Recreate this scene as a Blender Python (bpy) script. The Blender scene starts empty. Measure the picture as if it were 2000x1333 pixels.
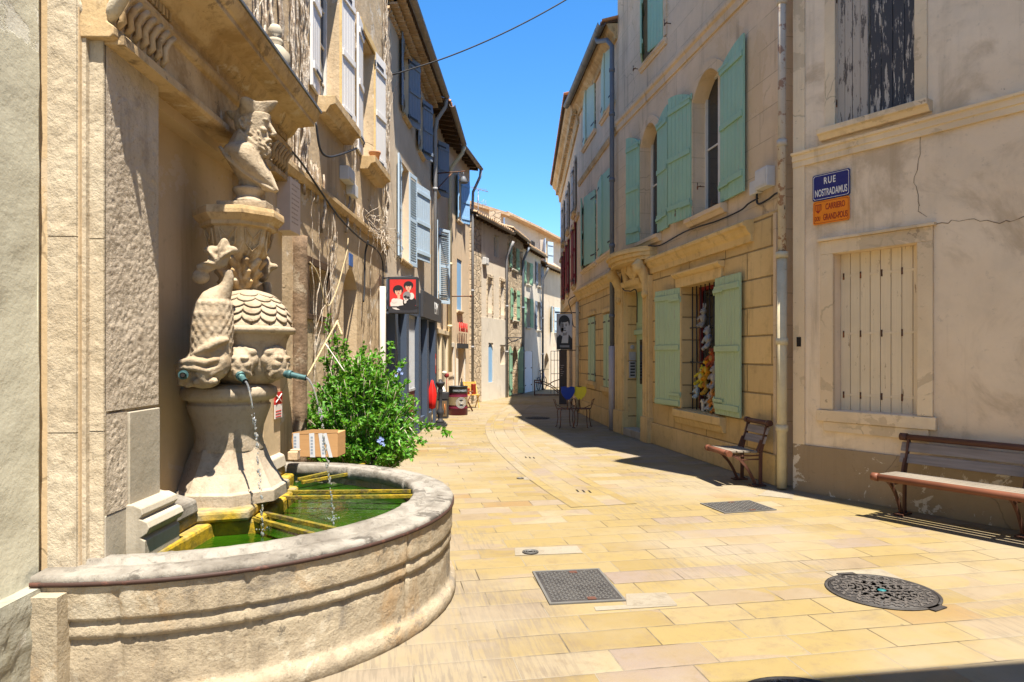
import bpy, bmesh, math, random
from mathutils import Vector, Matrix, noise, Euler
R = math.radians
rnd = random.Random(7)
scene = bpy.context.scene
COL = scene.collection
F, HZ, CZ = 1333.0, 695.0, 1.70          # focal length, horizon row and eye height used to read sizes off the survey of the street

def gp(x, y, z=0.0):                      # point at height z seen at survey pixel x, y
    Y = (CZ - z) * F / (y - HZ)
    return Vector(((x - 1000) / F * Y, Y, z))
def dp(x, y, Y):                          # point at distance Y
    return Vector(((x - 1000) / F * Y, Y, CZ - (y - HZ) / F * Y))

# ---------------------------------------------------------------- materials
class NT:
    def __init__(s, name):
        s.m = bpy.data.materials.new(name); s.m.use_nodes = True
        s.t = s.m.node_tree; s.t.nodes.clear()
        s.out = s.t.nodes.new('ShaderNodeOutputMaterial')
        s.b = s.t.nodes.new('ShaderNodeBsdfPrincipled')
        s.t.links.new(s.b.outputs[0], s.out.inputs[0])
        s.tc = s.t.nodes.new('ShaderNodeTexCoord')
        s.obj = s.tc.outputs['Object']; s.uv = s.tc.outputs['UV']
    def n(s, typ, **kw):
        nd = s.t.nodes.new(typ)
        for k, v in kw.items():
            if hasattr(nd, k): setattr(nd, k, v)
        return nd
    def put(s, sock, v):
        if isinstance(v, bpy.types.NodeSocket): s.t.links.new(v, sock)
        elif v is not None:
            if isinstance(v, (tuple, list)) and len(v) == 3 and sock.type == 'RGBA': v = (*v, 1)
            sock.default_value = v
    def math(s, op, a, b=None, c=None, clamp=False):
        nd = s.n('ShaderNodeMath', operation=op, use_clamp=clamp)
        s.put(nd.inputs[0], a); s.put(nd.inputs[1], b)
        if c is not None: s.put(nd.inputs[2], c)
        return nd.outputs[0]
    def vmath(s, op, a, b=None, scale=None):
        nd = s.n('ShaderNodeVectorMath', operation=op)
        s.put(nd.inputs[0], a); s.put(nd.inputs[1], b)
        if scale is not None: s.put(nd.inputs['Scale'], scale)
        return nd.outputs[0] if op not in ('LENGTH', 'DISTANCE', 'DOT_PRODUCT') else nd.outputs['Value']
    def mapv(s, v, scale=(1, 1, 1), loc=(0, 0, 0), rot=(0, 0, 0)):
        nd = s.n('ShaderNodeMapping'); s.put(nd.inputs[0], v)
        nd.inputs['Location'].default_value = loc; nd.inputs['Rotation'].default_value = rot; nd.inputs['Scale'].default_value = scale
        return nd.outputs[0]
    def noise(s, v, scale, detail=4, rough=.55, dist=0, dim='3D'):
        nd = s.n('ShaderNodeTexNoise', noise_dimensions=dim); s.put(nd.inputs['Vector'], v)
        nd.inputs['Scale'].default_value = scale; nd.inputs['Detail'].default_value = detail
        nd.inputs['Roughness'].default_value = rough; nd.inputs['Distortion'].default_value = dist
        return nd.outputs[0]
    def voro(s, v, scale, feature='F1', out='Distance', rand=1):
        nd = s.n('ShaderNodeTexVoronoi', feature=feature); s.put(nd.inputs['Vector'], v)
        nd.inputs['Scale'].default_value = scale; nd.inputs['Randomness'].default_value = rand
        return nd.outputs[out]
    def ramp(s, f, stops, interp='LINEAR'):
        nd = s.n('ShaderNodeValToRGB'); cr = nd.color_ramp; cr.interpolation = interp
        while len(cr.elements) < len(stops): cr.elements.new(.5)
        for e, (p, c) in zip(cr.elements, stops):
            e.position = p
            e.color = (c, c, c, 1) if isinstance(c, (int, float)) else (*c, 1)
        s.put(nd.inputs[0], f); return nd.outputs[0]
    def step(s, f, a, b):                  # smooth 0..1 between a and b
        nd = s.n('ShaderNodeMapRange', interpolation_type='SMOOTHSTEP'); s.put(nd.inputs[0], f)
        nd.inputs[1].default_value = a; nd.inputs[2].default_value = b
        return nd.outputs[0]
    def mix(s, f, a, b, mode='MIX'):
        nd = s.n('ShaderNodeMix', data_type='RGBA', blend_type=mode, clamp_factor=True)
        s.put(nd.inputs[0], f); s.put(nd.inputs[6], a); s.put(nd.inputs[7], b)
        return nd.outputs[2]
    def sep(s, v):
        nd = s.n('ShaderNodeSeparateXYZ'); s.put(nd.inputs[0], v); return nd.outputs
    def comb(s, x, y, z=0.0):
        nd = s.n('ShaderNodeCombineXYZ'); s.put(nd.inputs[0], x); s.put(nd.inputs[1], y); s.put(nd.inputs[2], z); return nd.outputs[0]
    def bump(s, h, strength=.5, dist=.01, prev=None):
        nd = s.n('ShaderNodeBump'); s.put(nd.inputs['Height'], h)
        nd.inputs['Strength'].default_value = strength; nd.inputs['Distance'].default_value = dist
        if prev is not None: s.put(nd.inputs['Normal'], prev)
        return nd.outputs[0]
    def fin(s, color, rough=.9, normal=None, metal=0, spec=.3):
        s.put(s.b.inputs['Base Color'], color); s.put(s.b.inputs['Roughness'], rough); s.put(s.b.inputs['Metallic'], metal)
        s.b.inputs['Specular IOR Level'].default_value = spec
        if normal is not None: s.put(s.b.inputs['Normal'], normal)
        return s.m

def mulc(c, k): return tuple(min(1, x * k) for x in c)

def plaster(name, c1, c2, patch=None, patch_amt=.5, streak=None, streak_amt=.4, rough_bump=.4, scale=1.0, seed=0, spots=.25, coarse=0.0, cracks=.15, thr=.585, soft=.02, flake=None, flake_thr=.6, flake_sc=3.2, joint=None):
    """weathered lime render: two tones, flaked patches, run-off streaks, pits and hair cracks"""
    t = NT(name); v = t.vmath('ADD', t.obj, (seed * 3.1, seed * 1.7, seed * 2.3))
    a = t.noise(v, .55 * scale, 6, .62, .3); b = t.noise(v, 2.6 * scale, 6, .65)
    col = t.mix(t.step(a, .36, .64), c1, c2)
    col = t.mix(t.math('MULTIPLY', t.step(b, .42, .75), .55), col, mulc(c1, .78))
    hgt = t.noise(v, 38, 4, .6)
    if patch:
        p = t.noise(v, 1.15 * scale, 9, .68, .6)
        pm = t.step(p, thr, thr+soft)
        col = t.mix(t.math('MULTIPLY', pm, patch_amt), col, patch)
        hgt = t.math('ADD', hgt, t.math('MULTIPLY', pm, -.7))
    if flake:
        fm = t.step(t.noise(v, flake_sc, 10, .72, .5), flake_thr, flake_thr+.012)
        col = t.mix(t.math('MULTIPLY', fm, .9), col, t.mix(t.noise(v, 14, 3), flake, mulc(flake, .8))); hgt = t.math('ADD', hgt, t.math('MULTIPLY', fm, -.9))
    if joint:
        jw_, jh, js = joint; x, y, z = t.sep(t.obj); row = t.math('FLOOR', t.math('DIVIDE', z, jh)); xo = t.math('ADD', t.math('DIVIDE', x, jw_), t.math('MULTIPLY', t.math('MODULO', row, 2), .5)); fx = t.math('FRACT', xo); fz = t.math('FRACT', t.math('DIVIDE', z, jh))
        d = t.math('MINIMUM', t.math('MULTIPLY', t.math('MINIMUM', fx, t.math('SUBTRACT', 1, fx)), jw_), t.math('MULTIPLY', t.math('MINIMUM', fz, t.math('SUBTRACT', 1, fz)), jh))
        jm = t.math('MULTIPLY', t.math('SUBTRACT', 1, t.step(t.math('ADD', d, t.math('MULTIPLY', t.math('SUBTRACT', t.noise(v, 9, 3), .5), .006)), .002, .007)), t.step(t.noise(v, 1.3, 3), .38, .55))
        wn = t.n('ShaderNodeTexWhiteNoise', noise_dimensions='2D'); t.put(wn.inputs[0], t.comb(t.math('FLOOR', xo), row)); col = t.mix(t.math('MULTIPLY', wn.outputs[0], .28), col, mulc(c1, .72))
        col = t.mix(t.math('MULTIPLY', jm, js), col, mulc(c1, .35)); hgt = t.math('SUBTRACT', hgt, t.math('MULTIPLY', jm, .8))
    if streak:
        sv = t.mapv(v, (2.6, 2.6, .16))
        st = t.noise(sv, 1.6, 6, .7)
        g = t.noise(v, .5, 3)
        col = t.mix(t.math('MULTIPLY', t.math('MULTIPLY', t.step(st, .5, .72), t.step(g, .4, .62)), streak_amt), col, streak)
    if spots:
        sp = t.noise(v, 11, 5, .7)
        col = t.mix(t.math('MULTIPLY', t.step(sp, .6, .72), spots), col, mulc(c1, .42))
    if cracks:
        w = t.vmath('ADD', v, t.vmath('SCALE', t.noise(v, 3, 3), scale=.0)) if False else v
        nd = t.n('ShaderNodeTexNoise'); t.put(nd.inputs['Vector'], v); nd.inputs['Scale'].default_value = 1.8; nd.inputs['Detail'].default_value = 5
        wv = t.vmath('ADD', v, t.vmath('SCALE', nd.outputs[1], scale=.5))
        e = t.voro(wv, .75, 'DISTANCE_TO_EDGE')
        cm = t.math('MULTIPLY', t.math('SUBTRACT', 1, t.step(e, .002, .009)), t.step(t.noise(v, .6, 2), .52, .62))
        col = t.mix(t.math('MULTIPLY', cm, min(1, cracks * 3)), col, mulc(c1, .3))
        hgt = t.math('SUBTRACT', hgt, t.math('MULTIPLY', cm, .8))
    nb = t.bump(hgt, rough_bump, .006)
    nb = t.bump(t.noise(v, 6, 5, .6), min(1, rough_bump), .02 + coarse * .03, nb)
    if coarse:
        nb = t.bump(t.noise(v, 20, 6, .72), coarse, .03, nb)
    return t.fin(col, .92, nb, spec=.15)

def stone(name, c1, c2, dark, bump=.6, scale=1.0, seed=0, joint=None, moss=None, pit=.5, rubble=None, stain=None):
    """weathered limestone, optionally with ashlar joints (w, h, offset, width)"""
    t = NT(name); v = t.vmath('ADD', t.obj, (seed * 2.7, seed * 1.3, seed * 3.3))
    a = t.noise(v, 1.3 * scale, 6, .6, .2); b = t.noise(v, 7 * scale, 6, .7); f = t.noise(v, 45 * scale, 5, .7)
    col = t.mix(t.step(a, .35, .65), c1, c2)
    col = t.mix(t.math('MULTIPLY', t.step(b, .5, .74), .6), col, dark)
    col = t.mix(t.math('MULTIPLY', t.step(f, .55, .72), pit), col, mulc(dark, .75))
    st = t.noise(t.mapv(v, (3, 3, .3)), 2.2, 6, .7)
    col = t.mix(t.math('MULTIPLY', t.step(st, .52, .7), .35), col, mulc(dark, .7))
    for k_, (sc_, thr_, wd_, scol, am) in enumerate(stain or ()):
        col = t.mix(t.math('MULTIPLY', t.step(t.noise(t.vmath('ADD', v, (k_*7.7, k_*3.1, 0)), sc_, 8, .7, .4), thr_, thr_+wd_), am), col, scol)
    h = t.math('ADD', t.math('MULTIPLY', b, .8), t.math('MULTIPLY', f, .7))
    nb = t.bump(h, bump, .012)
    nb = t.bump(t.noise(v, 3.2 * scale, 4), min(1, bump), .03, nb)
    if rubble:
        q = t.mapv(t.vmath('ADD', v, t.vmath('SCALE', t.comb(t.noise(v, 4, 3), t.noise(v, 5, 3), t.noise(v, 6, 3)), scale=.16)), (rubble[0], rubble[0], rubble[1]))
        e = t.voro(q, 1, 'DISTANCE_TO_EDGE', rand=.8); cc = t.voro(q, 1, 'F1', 'Color', rand=.8)
        jm = t.math('SUBTRACT', 1, t.step(e, .03, .11)); col = t.mix(t.math('MULTIPLY', t.sep(cc)[0], .6), col, mulc(dark, 1.15))
        col = t.mix(t.math('MULTIPLY', jm, .6), col, mulc(c2, .55)); nb = t.bump(t.math('SUBTRACT', 1, jm), 1, .04, nb)
    if joint:
        w, hh, off, jw = joint
        x, y, z = t.sep(t.obj)
        row = t.math('FLOOR', t.math('DIVIDE', z, hh))
        xo = t.math('ADD', t.math('DIVIDE', t.math('ADD', x, y), w), t.math('MULTIPLY', t.math('MODULO', row, 2), off))
        fx = t.math('FRACT', xo); fz = t.math('FRACT', t.math('DIVIDE', z, hh))
        dx = t.math('MULTIPLY', t.math('MINIMUM', fx, t.math('SUBTRACT', 1, fx)), w)
        dz = t.math('MULTIPLY', t.math('MINIMUM', fz, t.math('SUBTRACT', 1, fz)), hh)
        d = t.math('ADD', t.math('MINIMUM', dx, dz), t.math('MULTIPLY', t.math('SUBTRACT', t.noise(v, 9, 3), .5), jw * .8))
        jm = t.math('SUBTRACT', 1, t.step(d, jw * .4, jw))
        wn = t.n('ShaderNodeTexWhiteNoise', noise_dimensions='2D'); t.put(wn.inputs[0], t.comb(t.math('FLOOR', xo), row))
        col = t.mix(t.math('MULTIPLY', wn.outputs[0], .35), col, mulc(dark, .95))
        col = t.mix(t.math('MULTIPLY', jm, .75), col, mulc(dark, .5))
        nb = t.bump(t.math('SUBTRACT', 1, jm), .8, .02, nb)
    if moss:
        mcol, lo, hi = moss
        x, y, z = t.sep(t.obj)
        mk = t.math('MULTIPLY', t.math('SUBTRACT', 1, t.step(t.math('ADD', z, t.math('MULTIPLY', t.math('SUBTRACT', t.noise(v, 5, 5, .6), .5), .35)), lo, hi)), .95)
        mc = t.mix(t.step(t.noise(v, 12, 4), .4, .62), mcol, (.21,.15,.008))
        mc = t.mix(t.step(t.noise(v, 8, 4), .56, .7), mc, (.05,.06,.01))
        col = t.mix(mk, col, mc)
    return t.fin(col, .9, nb, spec=.2)

def painted_wood(name, c, worn=(.35, .3, .25), wear=.15, seed=0, fade=.12):
    t = NT(name)
    oi = t.n('ShaderNodeObjectInfo')
    v = t.vmath('ADD', t.obj, t.vmath('SCALE', t.comb(oi.outputs['Random'], oi.outputs['Random'], seed), scale=13.7))
    a = t.noise(v, 1.7, 5, .6); g = t.noise(t.mapv(v, (30, 30, 1.2)), 2, 5, .6)
    col = t.mix(t.math('MULTIPLY', t.step(a, .35, .7), fade * 3), c, mulc(c, .78))
    col = t.mix(t.math('MULTIPLY', t.step(g, .4, .7), .22), col, mulc(c, .7))
    w = t.noise(t.mapv(v, (14, 14, 2.2)), 1.6, 8, .72)
    wm = t.step(w, .66 - wear * .5, .69 - wear * .5)
    col = t.mix(wm, col, worn)
    nb = t.bump(t.math('SUBTRACT', g, t.math('MULTIPLY', wm, .5)), .25, .004)
    return t.fin(col, .65, nb, spec=.3)

def bare_wood(name, c1, c2, seed=0, axis='x'):
    t = NT(name); sc = {'x': (1.5, 30, 30), 'z': (30, 30, 1.5), 'y': (30, 1.5, 30)}[axis]
    v = t.vmath('ADD', t.obj, (seed, seed * 2, seed))
    g = t.noise(t.mapv(v, sc), 1.5, 6, .65, .4); a = t.noise(v, 3, 4)
    col = t.mix(t.step(g, .3, .7), c1, c2); col = t.mix(t.math('MULTIPLY', t.step(a, .45, .7), .5), col, mulc(c1, .55))
    return t.fin(col, .8, t.bump(g, .4, .004), spec=.2)

def metal(name, c, rough=.55, rust=None, rust_amt=.3, metallic=.0, seed=0):
    t = NT(name); v = t.vmath('ADD', t.obj, (seed, seed, seed))
    a = t.noise(v, 6, 5, .6)
    col = t.mix(t.math('MULTIPLY', t.step(a, .4, .7), .4), c, mulc(c, .65))
    if rust:
        r = t.noise(v, 9, 7, .7); col = t.mix(t.step(r, .66 - rust_amt * .3, .7 - rust_amt * .3), col, rust)
    return t.fin(col, rough, t.bump(t.noise(v, 60, 3), .12, .002), metal=metallic, spec=.25)

def flat(name, c, rough=.7, spec=.3, bumpy=.1):
    t = NT(name); a = t.noise(t.obj, 9, 4)
    col = t.mix(t.math('MULTIPLY', t.step(a, .4, .7), .25), c, mulc(c, .72))
    return t.fin(col, rough, t.bump(t.noise(t.obj, 50, 3), bumpy, .002), spec=spec)

# ---------------------------------------------------------------- mesh builder
class MB:
    def __init__(s): s.v = []; s.f = []; s.mi = []; s.sm = []; s.uvs = {}
    def add(s, vs, fs, m=0, smooth=False):
        o = len(s.v); s.v += [Vector(p) for p in vs]
        for f in fs:
            s.f.append(tuple(i + o for i in f)); s.mi.append(m); s.sm.append(smooth)
        return o
    def box(s, x0, x1, y0, y1, z0, z1, m=0):
        x0, x1 = sorted((x0, x1)); y0, y1 = sorted((y0, y1)); z0, z1 = sorted((z0, z1))
        s.add([(x0,y0,z0),(x1,y0,z0),(x1,y1,z0),(x0,y1,z0),(x0,y0,z1),(x1,y0,z1),(x1,y1,z1),(x0,y1,z1)],
              [(0,3,2,1),(4,5,6,7),(0,1,5,4),(1,2,6,5),(2,3,7,6),(3,0,4,7)], m)
    def obox(s, o, ax, ay, az, m=0):       # box with corner o and edge vectors
        o, ax, ay, az = map(Vector, (o, ax, ay, az))
        s.add([o, o+ax, o+ax+ay, o+ay, o+az, o+ax+az, o+ax+ay+az, o+ay+az],
              [(0,3,2,1),(4,5,6,7),(0,1,5,4),(1,2,6,5),(2,3,7,6),(3,0,4,7)], m)
    def quad(s, a, b, c, d, m=0): s.add([a, b, c, d], [(0,1,2,3)], m)
    def prism(s, poly, e, m=0, smooth=False):          # polygon of 3d points pushed along e
        n = len(poly); e = Vector(e); p = [Vector(q) for q in poly]
        s.add(p + [q + e for q in p], [tuple(range(n-1, -1, -1)), tuple(range(n, 2*n))] , m)
        s.add(p + [q + e for q in p], [(i, (i+1) % n, n + (i+1) % n, n + i) for i in range(n)], m, smooth)
    def sweep(s, prof, path, m=0, smooth=False, closed=False, caps=True, up=(0,0,1)):
        """profile points (a, b): a sideways (left of travel), b up, swept along path"""
        path = [Vector(p) for p in path]; n = len(path); k = len(prof); up = Vector(up); rings = []
        for i, p in enumerate(path):
            if closed: t0 = path[i] - path[i-1]; t1 = path[(i+1) % n] - path[i]
            else:
                t0 = path[i] - path[i-1] if i else path[1] - path[0]; t1 = path[i+1] - path[i] if i < n-1 else t0
            t0.normalize(); t1.normalize()
            l0 = t0.cross(up).normalized(); l1 = t1.cross(up).normalized(); l = (l0 + l1)
            l = l.normalized() / max(.35, l.normalized().dot(l0)); rings.append([p + l * a + up * b for a, b in prof])
        vs = [q for r in rings for q in r]; fs = []
        for i in range(n if closed else n-1):
            j = (i + 1) % n
            for c in range(k):
                d = (c + 1) % k; fs.append((i*k+c, i*k+d, j*k+d, j*k+c))
        if caps and not closed: fs += [tuple(range(k-1, -1, -1)), tuple((n-1)*k + c for c in range(k))]
        s.add(vs, fs, m, smooth)
    def tube(s, pts, r, seg=8, m=0, caps=True, smooth=True):
        pts = [Vector(p) for p in pts]; n = len(pts); vs = []; fs = []; prev = None
        for i, p in enumerate(pts):
            t = ((pts[min(i+1, n-1)] - pts[max(i-1, 0)])).normalized()
            if prev is None:
                a = t.orthogonal().normalized()
            else:
                a = prev - t * prev.dot(t)
                a = a.normalized() if a.length > 1e-6 else t.orthogonal().normalized()
            prev = a; b = t.cross(a); rr = r[i] if isinstance(r, (list, tuple)) else r
            for k in range(seg):
                an = 2 * math.pi * k / seg; vs.append(p + a * math.cos(an) * rr + b * math.sin(an) * rr)
        for i in range(n-1):
            for k in range(seg):
                l = (k + 1) % seg; fs.append((i*seg+k, i*seg+l, (i+1)*seg+l, (i+1)*seg+k))
        s.add(vs, fs, m, smooth)
        if caps:
            s.add(vs[:seg], [tuple(range(seg-1, -1, -1))], m); s.add(vs[-seg:], [tuple(range(seg))], m)
    def lathe(s, prof, c=(0,0,0), seg=32, m=0, smooth=True, a0=0, a1=2*math.pi, fn=None):
        c = Vector(c); full = abs(a1 - a0 - 2*math.pi) < 1e-6; k = seg if full else seg + 1; vs = []; fs = []
        for (r, z) in prof:
            for i in range(k):
                a = a0 + (a1 - a0) * i / seg; rr = r * (fn(a, z) if fn else 1)
                vs.append(c + Vector((rr * math.cos(a), rr * math.sin(a), z)))
        for j in range(len(prof)-1):
            for i in range(seg):
                l = (i + 1) % k; fs.append((j*k+i, j*k+l, (j+1)*k+l, (j+1)*k+i))
        s.add(vs, fs, m, smooth)
        if prof[0][0] > 1e-4: s.add(vs[:k], [tuple(range(k-1, -1, -1))], m)
        if prof[-1][0] > 1e-4: s.add(vs[-k:], [tuple(range(k))], m)
    def ball(s, c, r, seg=12, ring=8, m=0, rot=None, smooth=True):
        c = Vector(c); r = Vector(r) if isinstance(r, (tuple, list, Vector)) else Vector((r, r, r)); vs = []; fs = []
        for j in range(ring + 1):
            ph = math.pi * j / ring
            for i in range(seg):
                th = 2 * math.pi * i / seg; p = Vector((r.x*math.sin(ph)*math.cos(th), r.y*math.sin(ph)*math.sin(th), r.z*math.cos(ph)))
                if rot: p = rot @ p
                vs.append(c + p)
        for j in range(ring):
            for i in range(seg):
                l = (i+1) % seg; fs.append((j*seg+i, (j+1)*seg+i, (j+1)*seg+l, j*seg+l))
        s.add(vs, fs, m, smooth)
    def build(s, name, mats, parent=None, bevel=0, label=None, flip=True, remesh=0, smooth_it=0, merge=True, noise_amp=0, noise_scale=10, sub=0):
        """flip: builder coordinates are (u along wall, v out of wall, z up); local y = -v"""
        me = bpy.data.meshes.new(name)
        vs = [(p.x, -p.y, p.z) for p in s.v] if flip else [tuple(p) for p in s.v]
        me.from_pydata(vs, [], s.f)
        mats = mats if isinstance(mats, (list, tuple)) else [mats]
        for m in mats: me.materials.append(m)
        me.polygons.foreach_set('material_index', [min(i, len(mats)-1) for i in s.mi])
        me.polygons.foreach_set('use_smooth', s.sm)
        if s.uvs:
            ul = me.uv_layers.new(name='UVMap')
            for poly in me.polygons:
                for li in poly.loop_indices: ul.data[li].uv = s.uvs.get(me.loops[li].vertex_index, (0, 0))
        bm = bmesh.new(); bm.from_mesh(me)
        if merge and not s.uvs: bmesh.ops.remove_doubles(bm, verts=bm.verts, dist=1e-5)
        bmesh.ops.recalc_face_normals(bm, faces=bm.faces)
        bm.to_mesh(me); bm.free(); me.update()
        o = bpy.data.objects.new(name, me); COL.objects.link(o)
        if parent is not None: o.parent = parent
        if bevel:
            md = o.modifiers.new('bevel', 'BEVEL'); md.width = bevel; md.segments = 2; md.limit_method = 'ANGLE'; md.angle_limit = R(40); md.harden_normals = False
        if remesh:
            md = o.modifiers.new('remesh', 'REMESH'); md.mode = 'VOXEL'; md.voxel_size = remesh; md.use_smooth_shade = True
            if smooth_it:
                md = o.modifiers.new('smooth', 'SMOOTH'); md.iterations = smooth_it; md.factor = .5
        if sub:
            md = o.modifiers.new('sub', 'SUBSURF'); md.levels = sub; md.render_levels = sub
        if noise_amp:
            tx = bpy.data.textures.get('stonenoise%g' % noise_scale) or bpy.data.textures.new('stonenoise%g' % noise_scale, 'CLOUDS')
            tx.noise_scale = noise_scale; tx.noise_depth = 3
            md = o.modifiers.new('disp', 'DISPLACE'); md.texture = tx; md.strength = noise_amp; md.mid_level = .5
        if label: o['label'] = label
        return o

def tag(o, label=None, cat=None, group=None, kind=None):
    for k, v in (('label', label), ('category', cat), ('group', group), ('kind', kind)):
        if v: o[k] = v
    return o
def empty(name, loc=(0,0,0), rz=0, label=None, cat=None, group=None):
    o = bpy.data.objects.new(name, None); COL.objects.link(o); o.location = loc; o.rotation_euler = (0, 0, rz); o.empty_display_size = .2
    return tag(o, label, cat, group)
def copy_tree(o, parent=None):
    c = o.copy(); COL.objects.link(c)
    if parent is not None: c.parent = parent
    for ch in [x for x in bpy.data.objects if x.parent == o]: copy_tree(ch, c)
    return c

def text(name, body, size, mat, parent, M, extrude=.002, align='CENTER', bold=0.0, xs=1.0, sp=1.0):
    cu = bpy.data.curves.new(name, 'FONT'); cu.body = body; cu.size = size; cu.extrude = extrude; cu.align_x = align; cu.align_y = 'CENTER'; cu.offset = bold; cu.space_character = sp
    tmp = bpy.data.objects.new('tmp', cu); COL.objects.link(tmp)
    bpy.context.view_layer.update()
    me = bpy.data.meshes.new_from_object(tmp); bpy.data.objects.remove(tmp)
    me.transform(M @ Matrix.Diagonal((xs, 1, 1, 1))); me.materials.clear(); me.materials.append(mat)
    o = bpy.data.objects.new(name, me); COL.objects.link(o); o.parent = parent
    return o

# ---------------------------------------------------------------- wall frames
class Wall:
    """a facade from a to b (b to the right of a, seen from the street); local x along it, -y out into the street"""
    def __init__(s, a, b):
        s.a = Vector((a[0], a[1])); s.b = Vector((b[0], b[1])); s.d = (s.b - s.a).normalized(); s.len = (s.b - s.a).length
        s.n = Vector((s.d.y, -s.d.x))       # out into the street
        s.rz = math.atan2(s.d.y, s.d.x)
    def root(s, name, label, cat, group=None):
        s.o = empty(name, (s.a.x, s.a.y, 0), s.rz, label, cat, group); return s.o
    def uz(s, x, y, v=0.0):                  # survey pixel -> (u, z) on the plane v in front of the wall
        k = (x - 1000) / F; p = s.a + s.n * v
        # p + d*u = (k*Y, Y)
        den = s.d.x - k * s.d.y
        u = (k * p.y - p.x) / den
        Y = p.y + s.d.y * u
        return u, CZ - (y - HZ) / F * Y
    def u(s, x, v=0.0): return s.uz(x, 0, v)[0]
    def z(s, x, y, v=0.0): return s.uz(x, y, v)[1]
    def w(s, u, v, z): q = s.a + s.d * u + s.n * v; return Vector((q.x, q.y, z))

def wall_sheet(mb, u0, u1, z0, z1, holes=(), v=0.0, m=0, mr=None, back=None):
    """front face of a wall with rectangular holes (ua, ub, za, zb, depth) and their reveals"""
    mr = m if mr is None else mr
    us = sorted({u0, u1, *[min(max(h[i], u0), u1) for h in holes for i in (0, 1)]}); zs = sorted({z0, z1, *[min(max(h[i], z0), z1) for h in holes for i in (2, 3)]})
    for i in range(len(us)-1):
        for j in range(len(zs)-1):
            cu = (us[i] + us[i+1]) / 2; cz = (zs[j] + zs[j+1]) / 2
            if any(h[0] < cu < h[1] and h[2] < cz < h[3] for h in holes): continue
            mb.quad((us[i], v, zs[j]), (us[i+1], v, zs[j]), (us[i+1], v, zs[j+1]), (us[i], v, zs[j+1]), m)
    for (a, b, c, d, dep) in [h[:5] for h in holes]:
        w = v - dep
        mb.quad((a, v, c), (a, w, c), (a, w, d), (a, v, d), mr); mb.quad((b, v, c), (b, v, d), (b, w, d), (b, w, c), mr)
        mb.quad((a, v, d), (a, w, d), (b, w, d), (b, v, d), mr); mb.quad((a, v, c), (b, v, c), (b, w, c), (a, w, c), mr)
        if back is not None: mb.quad((a, w, c), (b, w, c), (b, w, d), (a, w, d), back)
def shell(mb, u0, u1, z1, v=0.0, depth=6.0, m=0, z0=-.3, top=True):
    """sides, back and top of a house whose front sheet is at v"""
    w = v - depth
    mb.quad((u0, v, z0), (u0, v, z1), (u0, w, z1), (u0, w, z0), m); mb.quad((u1, v, z0), (u1, w, z0), (u1, w, z1), (u1, v, z1), m)
    mb.quad((u0, w, z0), (u0, w, z1), (u1, w, z1), (u1, w, z0), m)
    if top: mb.quad((u0, v, z1), (u1, v, z1), (u1, w, z1), (u0, w, z1), m)
def arch_fill(mb, a, b, zs, zc, v, dep, m=0, n=10):
    """closes the corners of a rectangular hole above a segmental arch springing at zs with crown zc"""
    pts = []
    for i in range(n+1):
        k = -1 + 2*i/n; pts.append((a + (b-a)*i/n, zs + (zc-zs)*(1 - k*k)))
    for i in range(n):
        (x0, y0), (x1, y1) = pts[i], pts[i+1]
        mb.quad((x0, v, y0), (x1, v, y1), (x1, v, zc), (x0, v, zc), m)
        mb.quad((x0, v, y0), (x0, v-dep, y0), (x1, v-dep, y1), (x1, v, y1), m)
# ---------------------------------------------------------------- camera, sky, sun
cam_d = bpy.data.cameras.new('camera'); cam = bpy.data.objects.new('camera', cam_d); COL.objects.link(cam)
cam_d.sensor_width = 36; cam_d.lens = 24.0; cam_d.shift_y = 0.0143; cam_d.clip_end = 500; cam_d.clip_start = .05
cam.location = (0, 0, CZ); cam.rotation_euler = (R(90), 0, 0); scene.camera = cam
SUN = Vector((.175, -.34, 1.0)).normalized()          # towards the sun
elev = math.asin(SUN.z); azim = math.atan2(SUN.x, SUN.y)
w = bpy.data.worlds.new('World'); scene.world = w; w.use_nodes = True
nt = w.node_tree; nt.nodes.clear()
wo = nt.nodes.new('ShaderNodeOutputWorld'); bg = nt.nodes.new('ShaderNodeBackground'); sk = nt.nodes.new('ShaderNodeTexSky')
sk.sky_type = 'NISHITA'; sk.sun_disc = False; sk.sun_elevation = elev; sk.sun_rotation = azim
sk.air_density = 1.0; sk.dust_density = .05; sk.ozone_density = 4.5; sk.altitude = 100
bg.inputs[1].default_value = 0.10
hsv = nt.nodes.new('ShaderNodeHueSaturation'); hsv.inputs['Saturation'].default_value = 1.27
nt.links.new(sk.outputs[0], hsv.inputs['Color']); nt.links.new(hsv.outputs[0], bg.inputs[0]); nt.links.new(bg.outputs[0], wo.inputs[0])
sd = bpy.data.lights.new('sun', 'SUN'); so = bpy.data.objects.new('sun', sd); COL.objects.link(so)
sd.energy = 5.0; sd.angle = R(.5); sd.color = (1.0, .92, .79)
so.rotation_euler = SUN.to_track_quat('Z', 'Y').to_euler(); so.location = (2, -4, 14)
scene.view_settings.view_transform = 'Standard'; scene.view_settings.look = 'None'; scene.view_settings.gamma = 1
scene.view_settings.exposure = 1.5
scene.cycles.max_bounces = 10; scene.cycles.diffuse_bounces = 7; scene.cycles.glossy_bounces = 4; scene.cycles.transmission_bounces = 6
scene.cycles.caustics_reflective = False; scene.cycles.caustics_refractive = False
scene.cycles.use_denoising = True

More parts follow.
